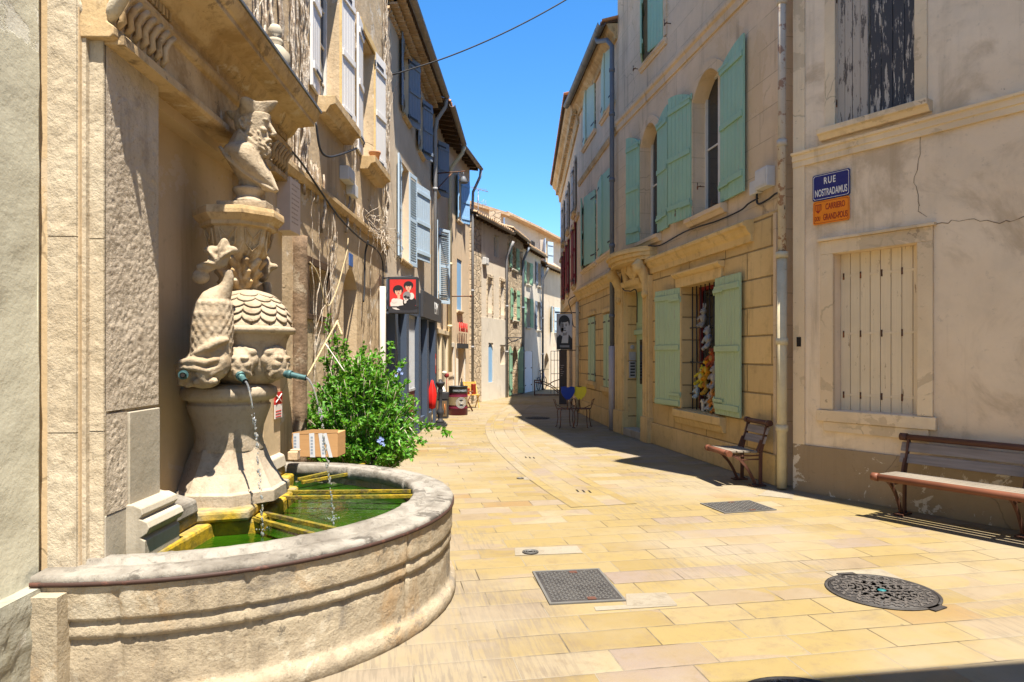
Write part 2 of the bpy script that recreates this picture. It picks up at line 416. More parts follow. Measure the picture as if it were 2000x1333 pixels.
# ---------------------------------------------------------------- materials
M = {}
M['footing'] = plaster('footing_render', (.36,.345,.28), (.26,.25,.20), patch=(.46,.44,.38), patch_amt=.7, thr=.54, streak=(.2,.17,.1), streak_amt=.7, seed=31, rough_bump=.6, spots=.6, scale=2.2, flake=(.52,.50,.45), flake_thr=.65)
M['cream_render'] = plaster('cream_render', (.58,.555,.435), (.50,.475,.365), patch=(.66,.64,.56), patch_amt=.6, thr=.56, flake=(.68,.66,.6), flake_thr=.69, flake_sc=2.0, streak=(.34,.30,.22), streak_amt=.45, seed=1, rough_bump=.3)
M['niche'] = plaster('niche_render', (.60,.46,.29), (.50,.375,.225), patch=(.56,.47,.36), patch_amt=.5, streak=(.30,.2,.1), streak_amt=.6, seed=2, rough_bump=.25)
M['pil_stone'] = stone('pilaster_stone', (.50,.43,.32), (.43,.355,.25), (.24,.19,.13), bump=.7, seed=1, pit=.45)
M['rough_stone'] = stone('hammered_stone', (.52,.44,.34), (.44,.37,.28), (.27,.21,.15), bump=.9, scale=.9, seed=2, pit=.6)
M['smooth_stone'] = stone('smooth_stone', (.42,.375,.30), (.36,.315,.24), (.26,.22,.155), bump=.25, seed=3, pit=.2)
M['cornice_stone'] = stone('cornice_stone', (.56,.42,.25), (.46,.32,.16), (.2,.135,.07), bump=.4, seed=4, pit=.35, stain=((1.4,.5,.14,(.30,.19,.08),.7),(4,.58,.06,(.13,.09,.055),.6),(2.5,.58,.06,(.58,.5,.38),.6)))
M['sculpt'] = stone('carved_limestone', (.41,.335,.24), (.34,.27,.185), (.14,.10,.065), bump=.6, scale=1.6, seed=5, pit=.4, stain=((4,.53,.12,(.27,.19,.11),.6),(7,.60,.05,(.10,.075,.05),.6)))
M['sculpt_grey'] = stone('pedestal_stone', (.42,.355,.27), (.36,.29,.21), (.21,.165,.11), bump=.5, scale=1.3, seed=6, pit=.4, stain=((2.5,.52,.1,(.22,.16,.1),.6),(5,.60,.05,(.12,.09,.06),.6)))
M['basin'] = stone('basin_stone', (.37,.31,.22), (.31,.255,.18), (.16,.13,.095), bump=.75, scale=1.2, seed=7, pit=.6, stain=((1.6,.50,.14,(.36,.23,.11),.6),(2.3,.52,.1,(.17,.15,.125),.75),(3.5,.56,.05,(.44,.39,.30),.6),(5,.60,.05,(.09,.08,.065),.7)))
M['coping'] = stone('coping_stone', (.27,.25,.215), (.15,.133,.112), (.05,.043,.035), bump=.4, scale=2.4, seed=8, pit=.4, stain=((2.2,.55,.06,(.27,.25,.22),.8),(4,.57,.05,(.05,.043,.036),.7)))
M['ledge'] = stone('mossy_ledge_stone', (.30,.27,.22), (.25,.22,.175), (.13,.11,.08), bump=.5, scale=1.4, seed=9, pit=.3, moss=((.44,.28,.004), .57, .79))
M['bar'] = stone('algae_bar', (.30,.205,.010), (.13,.12,.02), (.07,.045,.02), bump=.6, scale=6, seed=3, pit=.6, stain=((7,.5,.08,(.075,.055,.03),.8),))
M['vine_wall'] = plaster('vine_house_render', (.56,.435,.285), (.44,.33,.205), patch=(.62,.57,.49), patch_amt=.6, streak=(.16,.11,.07), streak_amt=.9, seed=4, rough_bump=.6, spots=.55, scale=1.3, flake=(.58,.53,.46), flake_thr=.645, flake_sc=1.8)
M['slate_house'] = plaster('shop_house_render', (.62,.51,.38), (.54,.43,.31), patch=(.58,.51,.42), patch_amt=.45, streak=(.32,.24,.16), streak_amt=.45, seed=5, rough_bump=.3)
M['peach'] = plaster('peach_render', (.68,.54,.38), (.63,.49,.34), patch=None, streak=(.45,.33,.22), streak_amt=.3, seed=6, rough_bump=.2, spots=.1)
M['greige'] = plaster('greige_render', (.68,.60,.49), (.62,.54,.44), patch=(.62,.58,.50), patch_amt=.4, streak=(.34,.28,.2), streak_amt=.45, seed=7, rough_bump=.3)
M['pale'] = plaster('pale_render', (.66,.61,.53), (.60,.55,.47), patch=(.70,.66,.6), patch_amt=.4, streak=(.46,.4,.32), streak_amt=.35, seed=8, rough_bump=.2, spots=.12)
M['far'] = plaster('far_render', (.66,.57,.45), (.57,.48,.36), patch=(.50,.40,.29), patch_amt=.5, streak=(.36,.28,.2), streak_amt=.5, seed=9, rough_bump=.3)
M['rubble'] = stone('rubble_stone', (.66,.55,.40), (.56,.45,.32), (.34,.26,.18), bump=.9, scale=1.5, seed=11, rubble=(3.1, 5.2), pit=.4)
M['yellow'] = stone('yellow_limestone', (.66,.47,.22), (.60,.42,.19), (.35,.24,.11), bump=.3, scale=.55, seed=12, joint=(1.3,.395,.5,.016), pit=.12)
M['yellow_plain'] = stone('yellow_limestone_plain', (.66,.475,.225), (.58,.41,.18), (.33,.22,.1), bump=.35, scale=.8, seed=13, pit=.2)
M['upper'] = plaster('upper_floor_render', (.70,.54,.37), (.61,.47,.31), patch=(.57,.42,.25), patch_amt=.5, streak=(.24,.18,.13), streak_amt=.8, seed=14, rough_bump=.45, spots=.4, joint=(.95,.42,.6))
M['near'] = plaster('near_house_render', (.80,.66,.49), (.74,.59,.42), patch=(.50,.385,.26), patch_amt=.85, thr=.47, soft=.18, streak=(.36,.27,.17), streak_amt=.6, seed=15, rough_bump=.4, spots=.35, flake=(.42,.32,.21), flake_thr=.685, cracks=0, scale=.8)
M['near_trim'] = plaster('near_house_trim', (.78,.63,.43), (.68,.53,.35), patch=(.44,.34,.22), patch_amt=.5, streak=(.36,.26,.16), streak_amt=.4, seed=16, rough_bump=.35, spots=.5, flake=(.38,.29,.2), flake_thr=.64, thr=.56)
M['plinth'] = plaster('brown_plinth_render', (.36,.27,.17), (.30,.22,.135), patch=(.62,.54,.43), patch_amt=.95, streak=(.2,.14,.08), streak_amt=.5, seed=21, rough_bump=.35, spots=.5, scale=1.5, thr=.56, flake=(.64,.56,.45), flake_thr=.59, flake_sc=2.6)
M['green_sage'] = painted_wood('sage_green_paint', (.38,.49,.31), worn=(.33,.36,.27), wear=.13)
M['green_teal'] = painted_wood('teal_green_paint', (.295,.475,.35), worn=(.36,.40,.31), wear=.13)
M['green_pale'] = painted_wood('pale_green_paint', (.42,.53,.41), worn=(.36,.42,.32), wear=.04)
M['green_far'] = painted_wood('mid_green_paint', (.23,.42,.28), wear=.04)
M['white_paint'] = painted_wood('white_shutter_paint', (.70,.68,.66), worn=(.5,.47,.43), wear=.03)
M['slate_blue'] = painted_wood('slate_blue_paint', (.19,.23,.30), worn=(.24,.26,.3), wear=.06)
M['sky_blue'] = painted_wood('pale_blue_paint', (.42,.53,.64), worn=(.44,.5,.55), wear=.03)
M['mid_blue'] = painted_wood('mid_blue_paint', (.24,.44,.70), worn=(.4,.48,.58), wear=.02)
M['red_paint'] = painted_wood('wine_red_paint', (.20,.018,.022), wear=.03)
M['cream_paint'] = painted_wood('cream_board_paint', (.74,.61,.42), worn=(.36,.26,.16), wear=.08)
M['grey_board'] = painted_wood('peeling_pale_paint', (.44,.38,.31), worn=(.12,.10,.085), wear=.22, seed=1)
M['dark_board'] = painted_wood('peeling_dark_paint', (.46,.40,.33), worn=(.055,.055,.06), wear=.46, seed=2)
M['white_door'] = painted_wood('white_door_paint', (.72,.74,.80), wear=.02)
M['iron'] = metal('black_iron', (.035,.035,.04), .55)
M['iron_rust'] = metal('rusty_iron', (.09,.05,.035), .7, rust=(.2,.07,.025), rust_amt=.5)
M['brown_steel'] = metal('red_brown_steel', (.16,.06,.033), .5, rust=(.12,.05,.03), rust_amt=.2)
M['dark_steel'] = metal('dark_brown_steel', (.10,.045,.03), .5)
M['zinc'] = metal('zinc_pipe', (.27,.27,.28), .5, seed=3)
M['zinc_dark'] = metal('dark_zinc_pipe', (.13,.14,.16), .5, seed=4)
M['gutter'] = metal('weathered_gutter', (.25,.21,.17), .6, rust=(.33,.27,.2), rust_amt=.3, seed=5)
M['pipe_cream'] = metal('cream_green_pipe', (.56,.49,.33), .6, rust=(.42,.33,.19), rust_amt=.05, seed=6)
M['pipe_peel'] = metal('peeling_pipe', (.50,.44,.36), .75, rust=(.27,.17,.12), rust_amt=.4, seed=7)
M['verdigris'] = metal('verdigris_bronze', (.055,.12,.125), .5, rust=(.17,.32,.30), rust_amt=.4, metallic=.3)
M['glass'] = NT('window_glass').fin((.02,.024,.03), .08, spec=.5)
M['dark'] = NT('dark_interior').fin((.018,.014,.012), .9)
M['curtain'] = flat('grey_curtain', (.34,.33,.38), .9)
M['frame_white'] = flat('white_window_frame', (.66,.63,.57), .5)
M['tile'] = stone('terracotta_tile', (.52,.27,.15), (.44,.23,.13), (.26,.15,.09), bump=.4, scale=2, seed=21, pit=.3)
M['tile_pale'] = stone('weathered_tile', (.50,.37,.24), (.40,.27,.16), (.2,.13,.08), bump=.4, scale=2, seed=22, pit=.3)
M['beam'] = bare_wood('eave_timber', (.10,.06,.035), (.06,.035,.02))
M['white_plastic'] = flat('grey_white_plastic', (.55,.54,.52), .5)
M['cable'] = flat('black_cable', (.025,.025,.028), .6)
M['vine'] = stone('dry_vine_bark', (.60,.53,.44), (.24,.17,.11), (.12,.08,.05), bump=.6, scale=6, seed=23, pit=.3)

# ---------------------------------------------------------------- street paving
def paving_mat(name, w, h, rot=0.0, use_uv=False, tint=1.0, seed=0.0):
    t = NT(name)
    src = t.uv if use_uv else t.mapv(t.obj, rot=(0, 0, rot))
    x, y, z = t.sep(src)
    row = t.math('FLOOR', t.math('DIVIDE', y, h))
    wr = t.n('ShaderNodeTexWhiteNoise', noise_dimensions='1D'); t.put(wr.inputs['W'], t.math('ADD', row, seed))
    off = t.math('ADD', t.math('MULTIPLY', t.math('MODULO', row, 2), .5), t.math('MULTIPLY', wr.outputs[0], .3))
    xo = t.math('ADD', t.math('DIVIDE', x, w), off); cl = t.math('FLOOR', xo)
    fx = t.math('FRACT', xo); fy = t.math('FRACT', t.math('DIVIDE', y, h))
    dx = t.math('MULTIPLY', t.math('MINIMUM', fx, t.math('SUBTRACT', 1, fx)), w)
    dy = t.math('MULTIPLY', t.math('MINIMUM', fy, t.math('SUBTRACT', 1, fy)), h)
    wn = t.n('ShaderNodeTexWhiteNoise', noise_dimensions='3D'); t.put(wn.inputs[0], t.comb(cl, row, seed))
    idv, idc = wn.outputs[0], wn.outputs[1]
    vv = t.vmath('ADD', src, t.vmath('SCALE', idc, scale=40.0))
    y1, y2, pk, cr, orr = [mulc(c, tint) for c in ((.50,.375,.155), (.445,.325,.13), (.43,.335,.27), (.55,.45,.29), (.46,.30,.13))]
    col = t.ramp(idv, [(0, y1), (.2, (.50,.385,.185)), (.36, y2), (.52, (.52,.40,.20)), (.66, pk), (.71, y1), (.82, cr), (.93, orr), (.96, y1)], 'CONSTANT')
    a = t.noise(vv, 2.2, 5, .6); col = t.mix(t.math('MULTIPLY', t.step(a, .4, .7), .5), col, y2)
    pm = t.math('MULTIPLY', t.step(t.noise(t.mapv(vv, (1, 1.6, 1), rot=(0, 0, .6)), 1.15, 2, .3), .60, .615), .55)
    col = t.mix(pm, col, pk)
    pw = t.noise(vv, 9, 6, .7); col = t.mix(t.math('MULTIPLY', t.step(pw, .48, .74), .6), col, mulc((.36,.26,.15), tint))
    sp = t.noise(src, 60, 3, .7); col = t.mix(t.math('MULTIPLY', t.step(sp, .6, .72), .35), col, (.34,.25,.15))
    # trodden dirt in broad irregular patches, and chisel strokes on some slabs
    px_, py_, pz_ = t.sep(t.obj); wet = t.math('SUBTRACT', 1, t.step(t.math('ADD', t.vmath('DISTANCE', t.comb(px_, py_, 0.0), (-1.3, 4.1, 0.0)), t.math('MULTIPLY', t.math('SUBTRACT', t.noise(t.obj, 1.2, 5, .6), .5), 1.6)), 1.2, 2.0))
    wn2 = t.math('ADD', .35, t.math('MULTIPLY', t.step(t.noise(t.mapv(src, (46, 3, 1)), 1, 3, .6), .42, .6), .5)); col = t.mix(t.math('MULTIPLY', wet, wn2), col, (.27,.21,.16))
    big = t.noise(src, .55, 5, .6); col = t.mix(t.math('MULTIPLY', t.step(big, .53, .72), .42), col, (.42,.33,.24))
    pl_ = t.noise(t.vmath('ADD', src, (31.0, 7.0, 0.0)), .38, 6, .62); col = t.mix(t.math('MULTIPLY', t.step(pl_, .40, .62), .72), col, (.54,.455,.325)); gum = t.voro(src, 2.6); col = t.mix(t.math('MULTIPLY', t.math('SUBTRACT', 1, t.step(gum, .02, .035)), .55), col, (.16,.13,.10))
    sm_ = t.noise(t.vmath('ADD', src, (3.0, 17.0, 0.0)), 1.6, 8, .7, .5); col = t.mix(t.math('MULTIPLY', t.step(sm_, .56, .68), .45), col, (.33,.25,.16))
    ch = t.math('MULTIPLY', t.step(t.noise(src, .45, 2), .5, .58), t.math('GREATER_THAN', t.sep(idc)[1], .25))
    sv = t.noise(t.mapv(src, (46, 3, 1)), 1, 3, .6)
    col = t.mix(t.math('MULTIPLY', t.math('MULTIPLY', ch, t.step(sv, .48, .62)), .45), col, (.30,.25,.19))
    d = t.math('ADD', t.math('MINIMUM', dx, dy), t.math('MULTIPLY', t.math('SUBTRACT', t.noise(src, 14, 3), .5), .006))
    jw = .0055
    jm = t.math('SUBTRACT', 1, t.step(d, jw * .5, jw))
    jc = t.mix(t.step(t.noise(src, 1.1, 4, .6), .47, .6), (.46,.39,.29), (.10,.075,.05))
    col = t.mix(t.math('MULTIPLY', jm, .85), col, jc)
    hgt = t.math('SUBTRACT', t.math('ADD', t.math('MULTIPLY', idv, .3), t.math('ADD', t.math('MULTIPLY', pw, .5), t.math('MULTIPLY', t.step(d, .004, .03), .45))), t.math('MULTIPLY', jm, 1.2))
    nb = t.bump(hgt, .5, .008); nb = t.bump(t.noise(src, 70, 4, .6), .3, .004, nb)
    return t.fin(t.mix(1.0, col, (.465,.465,.46), 'MULTIPLY'), t.math('ADD', .5, t.math('MULTIPLY', a, .4)), nb, spec=.3)
M['paving'] = paving_mat('limestone_paving', .56, .27, rot=-R(10.5))
M['channel'] = paving_mat('channel_paving', .62, .24, use_uv=True, seed=5.0)
M['kerb_stone'] = paving_mat('channel_border_paving', .70, .13, use_uv=True, seed=9.0, tint=1.04)
g = MB(); g.quad((-60, -30, 0), (60, -30, 0), (60, 140, 0), (-60, 140, 0))
tag(g.build('street_paving', M['paving'], flip=False), kind='structure')

def catmull(pts, n=10):
    P = [Vector(p) for p in pts]; P = [2*P[0]-P[1]] + P + [2*P[-1]-P[-2]]; out = []
    for i in range(1, len(P)-2):
        for k in range(n):
            t = k / n; a, b, c, d = P[i-1:i+3]
            out.append(.5*((2*b) + (c-a)*t + (2*a-5*b+4*c-d)*t*t + (3*b-a-3*c+d)*t**3))
    out.append(P[-2]); return out
def ribbon(name, left, right, z, mat, kind='structure'):
    n = len(left); mb = MB(); s = 0; vs = []
    for i in range(n):
        if i: s += ((left[i]+right[i])/2 - (left[i-1]+right[i-1])/2).length
        wd = (left[i]-right[i]).length
        mb.uvs[2*i] = (s, 0); mb.uvs[2*i+1] = (s, wd); vs += [(right[i].x, right[i].y, z), (left[i].x, left[i].y, z)]
    mb.add(vs, [(2*i, 2*i+2, 2*i+3, 2*i+1) for i in range(n-1)])
    return tag(mb.build(name, mat, flip=False), kind=kind)
LA = [(1118,988),(1050,945),(1000,900),(965,862),(957,832),(969,812),(990,797),(1017,785),(1045,777)]
LB = [(1243,988),(1160,945),(1085,905),(1025,862),(1003,832),(1008,814),(1024,798),(1046,786),(1068,778)]
cl = [(gp(*a) + gp(*b)) / 2 for a, b in zip(LA, LB)]
hw = [(gp(*a) - gp(*b)).length / 2 for a, b in zip(LA, LB)]
cl = catmull(cl, 8); hwm = .40
def offs(line, d):
    out = []
    for i, p in enumerate(line):
        t = (line[min(i+1, len(line)-1)] - line[max(i-1, 0)]).normalized(); out.append(p + Vector((-t.y, t.x, 0)) * d)
    return out
ribbon('gutter_channel_path', offs(cl, hwm - .13), offs(cl, -hwm + .13), .004, M['channel'])
ribbon('channel_border_path', offs(cl, hwm), offs(cl, hwm - .13), .005, M['kerb_stone'])
ribbon('channel_border_path', offs(cl, -hwm + .13), offs(cl, -hwm), .005, M['kerb_stone'])
# ================================================================= fountain wall (screen of stone against the vine house)
FW = Wall((-2.042, 0), (-2.282, 10))
def rough_panel(mb, u0, u1, z0, z1, v, amp, sc, step=.02, m=0, seed=0, edge=True):
    nu = max(2, int((u1-u0)/step)); nz = max(2, int((z1-z0)/step)); vs = []
    for j in range(nz+1):
        for i in range(nu+1):
            u = u0+(u1-u0)*i/nu; z = z0+(z1-z0)*j/nz
            p = Vector((u*sc, z*sc, seed*5.3)); d = noise.noise(p)*.5 + noise.noise(p*2.3)*.35 + noise.noise(p*5.1)*.28
            if edge:
                e = min((u-u0), (u1-u), (z-z0), (z1-z)); d *= min(1, e/.03)
            vs.append((u, v + d*amp, z))
    mb.add(vs, [(j*(nu+1)+i, j*(nu+1)+i+1, (j+1)*(nu+1)+i+1, (j+1)*(nu+1)+i) for j in range(nz) for i in range(nu)], m, True)
fwr = FW.root('stone_wall', 'carved stone fountain wall with pilasters and a heavy moulded cornice behind the basin', 'wall')
# niche
b = MB(); wall_sheet(b, 3.35, 6.26, 0, 3.3, [(4.12, 5.62, .2, 3.2, .12)], v=-.0, back=0); b.quad((3.35,-.2,0),(3.35,0,0),(3.35,0,3.9),(3.35,-.2,3.9))
b.quad((6.26,0,0),(6.26,-.3,0),(6.26,-.3,3.9),(6.26,0,3.9)); b.box(3.36, 6.25, -.3, -.13, 0, 3.95)
b.build('niche', M['niche'], fwr)
def pilaster(u0, u1, first):
    o = MB(); o.box(u0, u1, -.12, .075, 0, 3.28); 
    if first:
        o.box(u0-.012, u0+.1, -.12, .005, 0, 3.3)                          # stepped quoin facing up the street
        rough_panel(o, u0+.005, u1-.002, 1.42, 3.27, .092, .006, 40, .009, 1, 1)
        o.box(u0, u1, .0, .088, 1.42, 3.27, 1)
        rough_panel(o, u0+.005, u0+.2, .9, 1.405, .094, .006, 40, .009, 1, 4)
        o.box(u0, u0+.2, .0, .085, .9, 1.41, 1)
        o.box(u0+.21, u1-.004, -.1, .102, .72, 1.40, 2)
        o.box(u0+.0, u0+.205, -.1, .092, .6, .895, 2)
    else:
        o.box(u0+.005, u1-.005, -.1, .092, 1.5, 3.25, 2)
    return o
pl = pilaster(3.41, 3.95, True).build('pilaster', [M['pil_stone'], M['rough_stone'], M['smooth_stone']], fwr, bevel=.004)
pilaster(5.78, 6.24, False).build('pilaster', [M['niche'], M['niche'], M['niche']], fwr, bevel=.004)
# rough lit side of the near pilaster, facing up the street, in two stepped faces
b = MB()
def side_panel(u, v0, v1, z0, z1, amp, seed, m=0):
    n = max(2, int((v1-v0)/.015)); nz = int((z1-z0)/.02); vs = []
    for j in range(nz+1):
        for i in range(n+1):
            v = v0+(v1-v0)*i/n; z = z0+(z1-z0)*j/nz; p = Vector((v*24, z*24, seed))
            d = noise.noise(p)*.5+noise.noise(p*2.6)*.35+noise.noise(p*6)*.2; d *= min(1, min(v-v0, v1-v, z-z0, z1-z)/.02)
            vs.append((u - d*amp, v, z))
    b.add(vs, [(j*(n+1)+i, j*(n+1)+i+1, (j+1)*(n+1)+i+1, (j+1)*(n+1)+i) for j in range(nz) for i in range(n)], m, True)
for (za, zb) in ((.66, 1.32), (1.325, 2.28), (2.285, 3.9)):
    side_panel(3.335, -.145, -.005, za, zb, .010, za*7); b.box(3.345, 3.42, -.145, -.005, za, zb)
    side_panel(3.40, .018, .088, za, zb, .009, za*5+3); b.box(3.405, 3.45, .012, .088, za, zb)
b.box(3.37, 3.42, -.01, .02, .66, 3.9)
b.build('quoin', M['pil_stone'], fwr)
# base mouldings of the pilaster
b = MB()
prof = [(-.02,.60),(.17,.60),(.19,.62),(.19,.72),(.165,.735),(.20,.76),(.215,.79),(.20,.82),(.16,.835),(.18,.86),(.17,.89),(.13,.91),(-.02,.91)]
b.sweep([(-a, z) for a, z in prof], [(3.60, 0, 0), (4.0, 0, 0)], smooth=False)
b.build('base_moulding', M['smooth_stone'], fwr, bevel=.004)
# entablature and cornice
b = MB()
prof = [(-.13,3.27),(.14,3.27),(.16,3.285),(.16,3.325),(.125,3.35),(.125,3.55),(.15,3.56),(.165,3.59),(.16,3.62),(.125,3.64),(.125,3.70),(.16,3.715),(.19,3.75),(.215,3.79),
        (.225,3.80),(.37,3.815),(.37,3.85),(.385,3.86),(.41,3.90),(.425,3.94),(-.13,3.94)]
b.sweep([(-a, z) for a, z in prof], [(3.36, 0, 0), (6.30, 0, 0)])
b.build('cornice', M['cornice_stone'], fwr, bevel=.005, noise_amp=.0)
b = MB(); b.box(3.34, 6.32, -.13, .435, 3.942, 3.962); b.build('flashing', M['zinc_dark'], fwr)
# carved acanthus band over each pilaster
for (ua, ub) in ((3.42, 4.02), (5.76, 6.22)):
    b = MB(); n = int((ub-ua)/.075)
    for i in range(n):
        u = ua + .04 + i*.075
        b.tube([(u, .12, 3.36), (u+.012, .145, 3.40), (u-.008, .15, 3.45), (u+.012, .165, 3.50), (u+.03, .185, 3.53), (u+.045, .165, 3.525)], [.016,.02,.018,.018,.016,.01], 6)
        b.tube([(u+.035, .12, 3.37), (u+.03, .135, 3.42), (u+.045, .14, 3.46)], [.008,.012,.006], 5)
    for i in range(int((ub-ua)/.04)):
        u = ua+.02+i*.04; b.box(u, u+.02, .12, .152, 3.645, 3.695)
    b.box(ua-.012, ub+.01, .0, .185, 3.255, 3.30)
    b.build('carved_band', M['cornice_stone'], fwr)
# small volute at the near corner of the capital
b = MB(); b.tube([(3.40,.10,3.36),(3.385,.15,3.42),(3.38,.2,3.5),(3.385,.235,3.55),(3.39,.25,3.52),(3.39,.235,3.50)], [.03,.035,.035,.03,.022,.012], 8)
b.tube([(3.40,.0,3.36),(3.375,-.02,3.42),(3.37,-.05,3.5),(3.375,-.085,3.55),(3.38,-.1,3.52)], [.03,.035,.035,.03,.015], 8)
b.build('volute', M['pil_stone'], fwr)

# plain house wall nearest the camera
pw = empty('house', (0, 0, 0), 0, 'plain grey green rendered house wall at the near end of the fountain', 'building')
b = MB(); rough_panel(b, -1.0, 3.27, 0, 8.0, -.145, .012, 3, .05, 0, 9, edge=False)
b.quad((3.27,-.145,0),(3.27,-.2,0),(3.27,-.2,8),(3.27,-.145,8)); b.box(-1.0, 3.265, -5, -.17, 0, 8.0); b.box(3.0, 3.40, -.4, -.19, 0, 3.9, 0)
pw.location = (FW.a.x, FW.a.y, 0); pw.rotation_euler = (0, 0, FW.rz)
b.build('wall', M['cream_render'], pw)
b = MB(); b.tube([(2.86,-.16,2.62),(2.86,-.12,2.625)], .045, 12); b.tube([(2.86,-.13,2.62),(2.862,-.08,2.60)], .012, 8, 1)
b.build('iron_stub', [M['pil_stone'], M['iron_rust']], pw)
b = MB(); rough_panel(b, 2.7, 3.24, .0, .62, -.07, .03, 6, .03, 0, 12); b.box(2.7, 3.24, -.2, -.075, 0, .62)
b.build('footing', M['footing'], pw)

# ================================================================= the fountain
FU, FV, FR = 4.90, 0.0, 1.72
fo = FW.root('fountain', 'old stone wall fountain with half round basin, carved urn, dolphins and dribbling spouts', 'fountain')
def half(prof, seg, fn=None): return None
A0, A1 = -R(4), R(184)
def ring_profile(mb, prof, m=0, seg=120, jit=0.0, smooth=True, seams=()):
    k = seg+1; vs = []
    for (r, z) in prof:
        for i in range(k):
            a = A0 + (A1-A0)*i/seg; d = 0
            if seams and z > .1:
                for sa in seams:
                    d -= .016*max(0, 1-abs(a-sa+.01*noise.noise(Vector((z*6, sa*9, 0))))*r/.022)
            if jit:
                p = Vector((math.cos(a)*r*9, math.sin(a)*r*9, z*9)); d += (noise.noise(p)*.55+noise.noise(p*2.7)*.35+noise.noise(p*6.3)*.25)*jit
            vs.append((FU+(r+d)*math.cos(a), FV+(r+d)*math.sin(a), z))
    mb.add(vs, [(j*k+i, j*k+i+1, (j+1)*k+i+1, (j+1)*k+i) for j in range(len(prof)-1) for i in range(seg)], m, smooth)
def dense(prof, st=.02):
    out = [prof[0]]
    for (r0, z0), (r1, z1) in zip(prof, prof[1:]):
        n = max(1, int(math.hypot(r1-r0, z1-z0)/st))
        out += [(r0+(r1-r0)*i/n, z0+(z1-z0)*i/n) for i in range(1, n+1)]
    return out
b = MB()
prof = dense([(1.735,-.02),(1.75,.02),(1.752,.06),(1.738,.095),(1.715,.11),(1.708,.13),(1.704,.345),(1.694,.362),(1.694,.368),(1.716,.373),(1.714,.42),(1.706,.446),(1.700,.456),(1.722,.461),(1.724,.475),(1.724,.62)])
ring_profile(b, prof, 0, 420, .008, True, [R(k) for k in (14, 47, 83, 118, 152, 171)])
ring_profile(b, [(1.46,.62),(1.44,.3)], 0, 90)
b.box(3.10, 3.24, -.14, .05, 0, .6)
b.build('basin_wall', M['basin'], fo)
b = MB()
ring_profile(b, dense([(1.70,.618),(1.727,.622),(1.730,.655),(1.722,.672),(1.615,.682)],.03), 0, 420, .010, True, [R(k) for k in (30, 64, 101, 139, 165)])
ring_profile(b, dense([(1.615,.682),(1.605,.670),(1.53,.668),(1.52,.692),(1.45,.694),(1.435,.68),(1.435,.60),(1.46,.58)],.03), 0, 420, .010, True, [R(k) for k in (30, 64, 101, 139, 165)])
b.build('coping', M['coping'], fo)
b = MB(); ring_profile(b, [(1.728,.624),(1.738,.626),(1.738,.644),(1.728,.646)], 0, 160, 0)
b.build('iron_band', metal('dark_band', (.05,.026,.02), .6, rust=(.09,.04,.028), rust_amt=.3), fo)
# water
t = NT('green_pond_water'); wv = t.noise(t.obj, 9, 3, .6, .4); alg = t.noise(t.obj, 1.7, 5, .6, .6)
wc = t.mix(t.step(alg, .36, .66), (.018,.062,.002), (.005,.018,.001))
wm = t.fin(wc, .04, t.bump(t.math('ADD', wv, t.math('MULTIPLY', t.noise(t.obj, 26, 2), .5)), .55, .014), spec=.5)
b = MB(); k = 80; vs = [(FU, FV, .53)] + [(FU+1.47*math.cos(A0+(A1-A0)*i/k), FV+1.47*math.sin(A0+(A1-A0)*i/k), .53) for i in range(k+1)]
b.add(vs, [(0, i, i+1) for i in range(1, k+1)]); b.build('water', wm, fo)
# ledge and platform under the pedestal
def plat(mb, poly, z0, z1, m=0): mb.prism([(u, v, z0) for u, v in poly], (0, 0, z1-z0), m)
b = MB()
plat(b, [(3.55,-.12),(3.6,.20),(4.42,.22),(4.5,.50),(5.62,.42),(5.75,.22),(6.25,.2),(6.25,-.12)], .3, .625)
plat(b, [(3.62,-.12),(3.66,.15),(4.34,.14),(4.43,.44),(5.55,.37),(5.66,.15),(6.25,.12),(6.25,-.12)], .626, .70)
b.build('ledge', M['ledge'], fo, bevel=.02)
b = MB()
b.prism([(3.98,-.1,.70),(3.98,.16,.70),(3.98,.145,.79),(3.98,-.1,.86)], (.36,0,0)); b.build('sloped_kerb', M['coping'], fo, bevel=.02); b = MB(); b.prism([(5.62,-.1,.70),(5.62,.14,.70),(5.62,.12,.80),(5.62,-.1,.9)], (.6,0,0))
b.build('sloped_kerb', M['smooth_stone'], fo, bevel=.012)
# pedestal: octagonal flare, shaft, torus
PU, PV = 4.85, .15
def octa(r, z, k=8, rot=R(22.5)): return [(PU + r*math.cos(rot+2*math.pi*i/k), PV + r*math.sin(rot+2*math.pi*i/k), z) for i in range(k)]
b = MB(); rings = [(.395,.70),(.395,.775),(.37,.79),(.345,.83),(.305,.9),(.268,.98),(.24,1.06)]; vs = [q for r, z in rings for q in octa(r, z)]
b.add(vs, [(j*8+i, j*8+(i+1)%8, (j+1)*8+(i+1)%8, (j+1)*8+i) for j in range(len(rings)-1) for i in range(8)])
b.lathe([(.237,1.04),(.222,1.12),(.23,1.2),(.257,1.28),(.275,1.33),(.28,1.36),(.265,1.37),(.27,1.385),(.305,1.395),(.322,1.42),(.325,1.445),(.315,1.475),(.29,1.49),(.26,1.50),(.2,1.505)], (PU,PV,0), 40)
b.build('pedestal', M['sculpt_grey'], fo, bevel=.004)
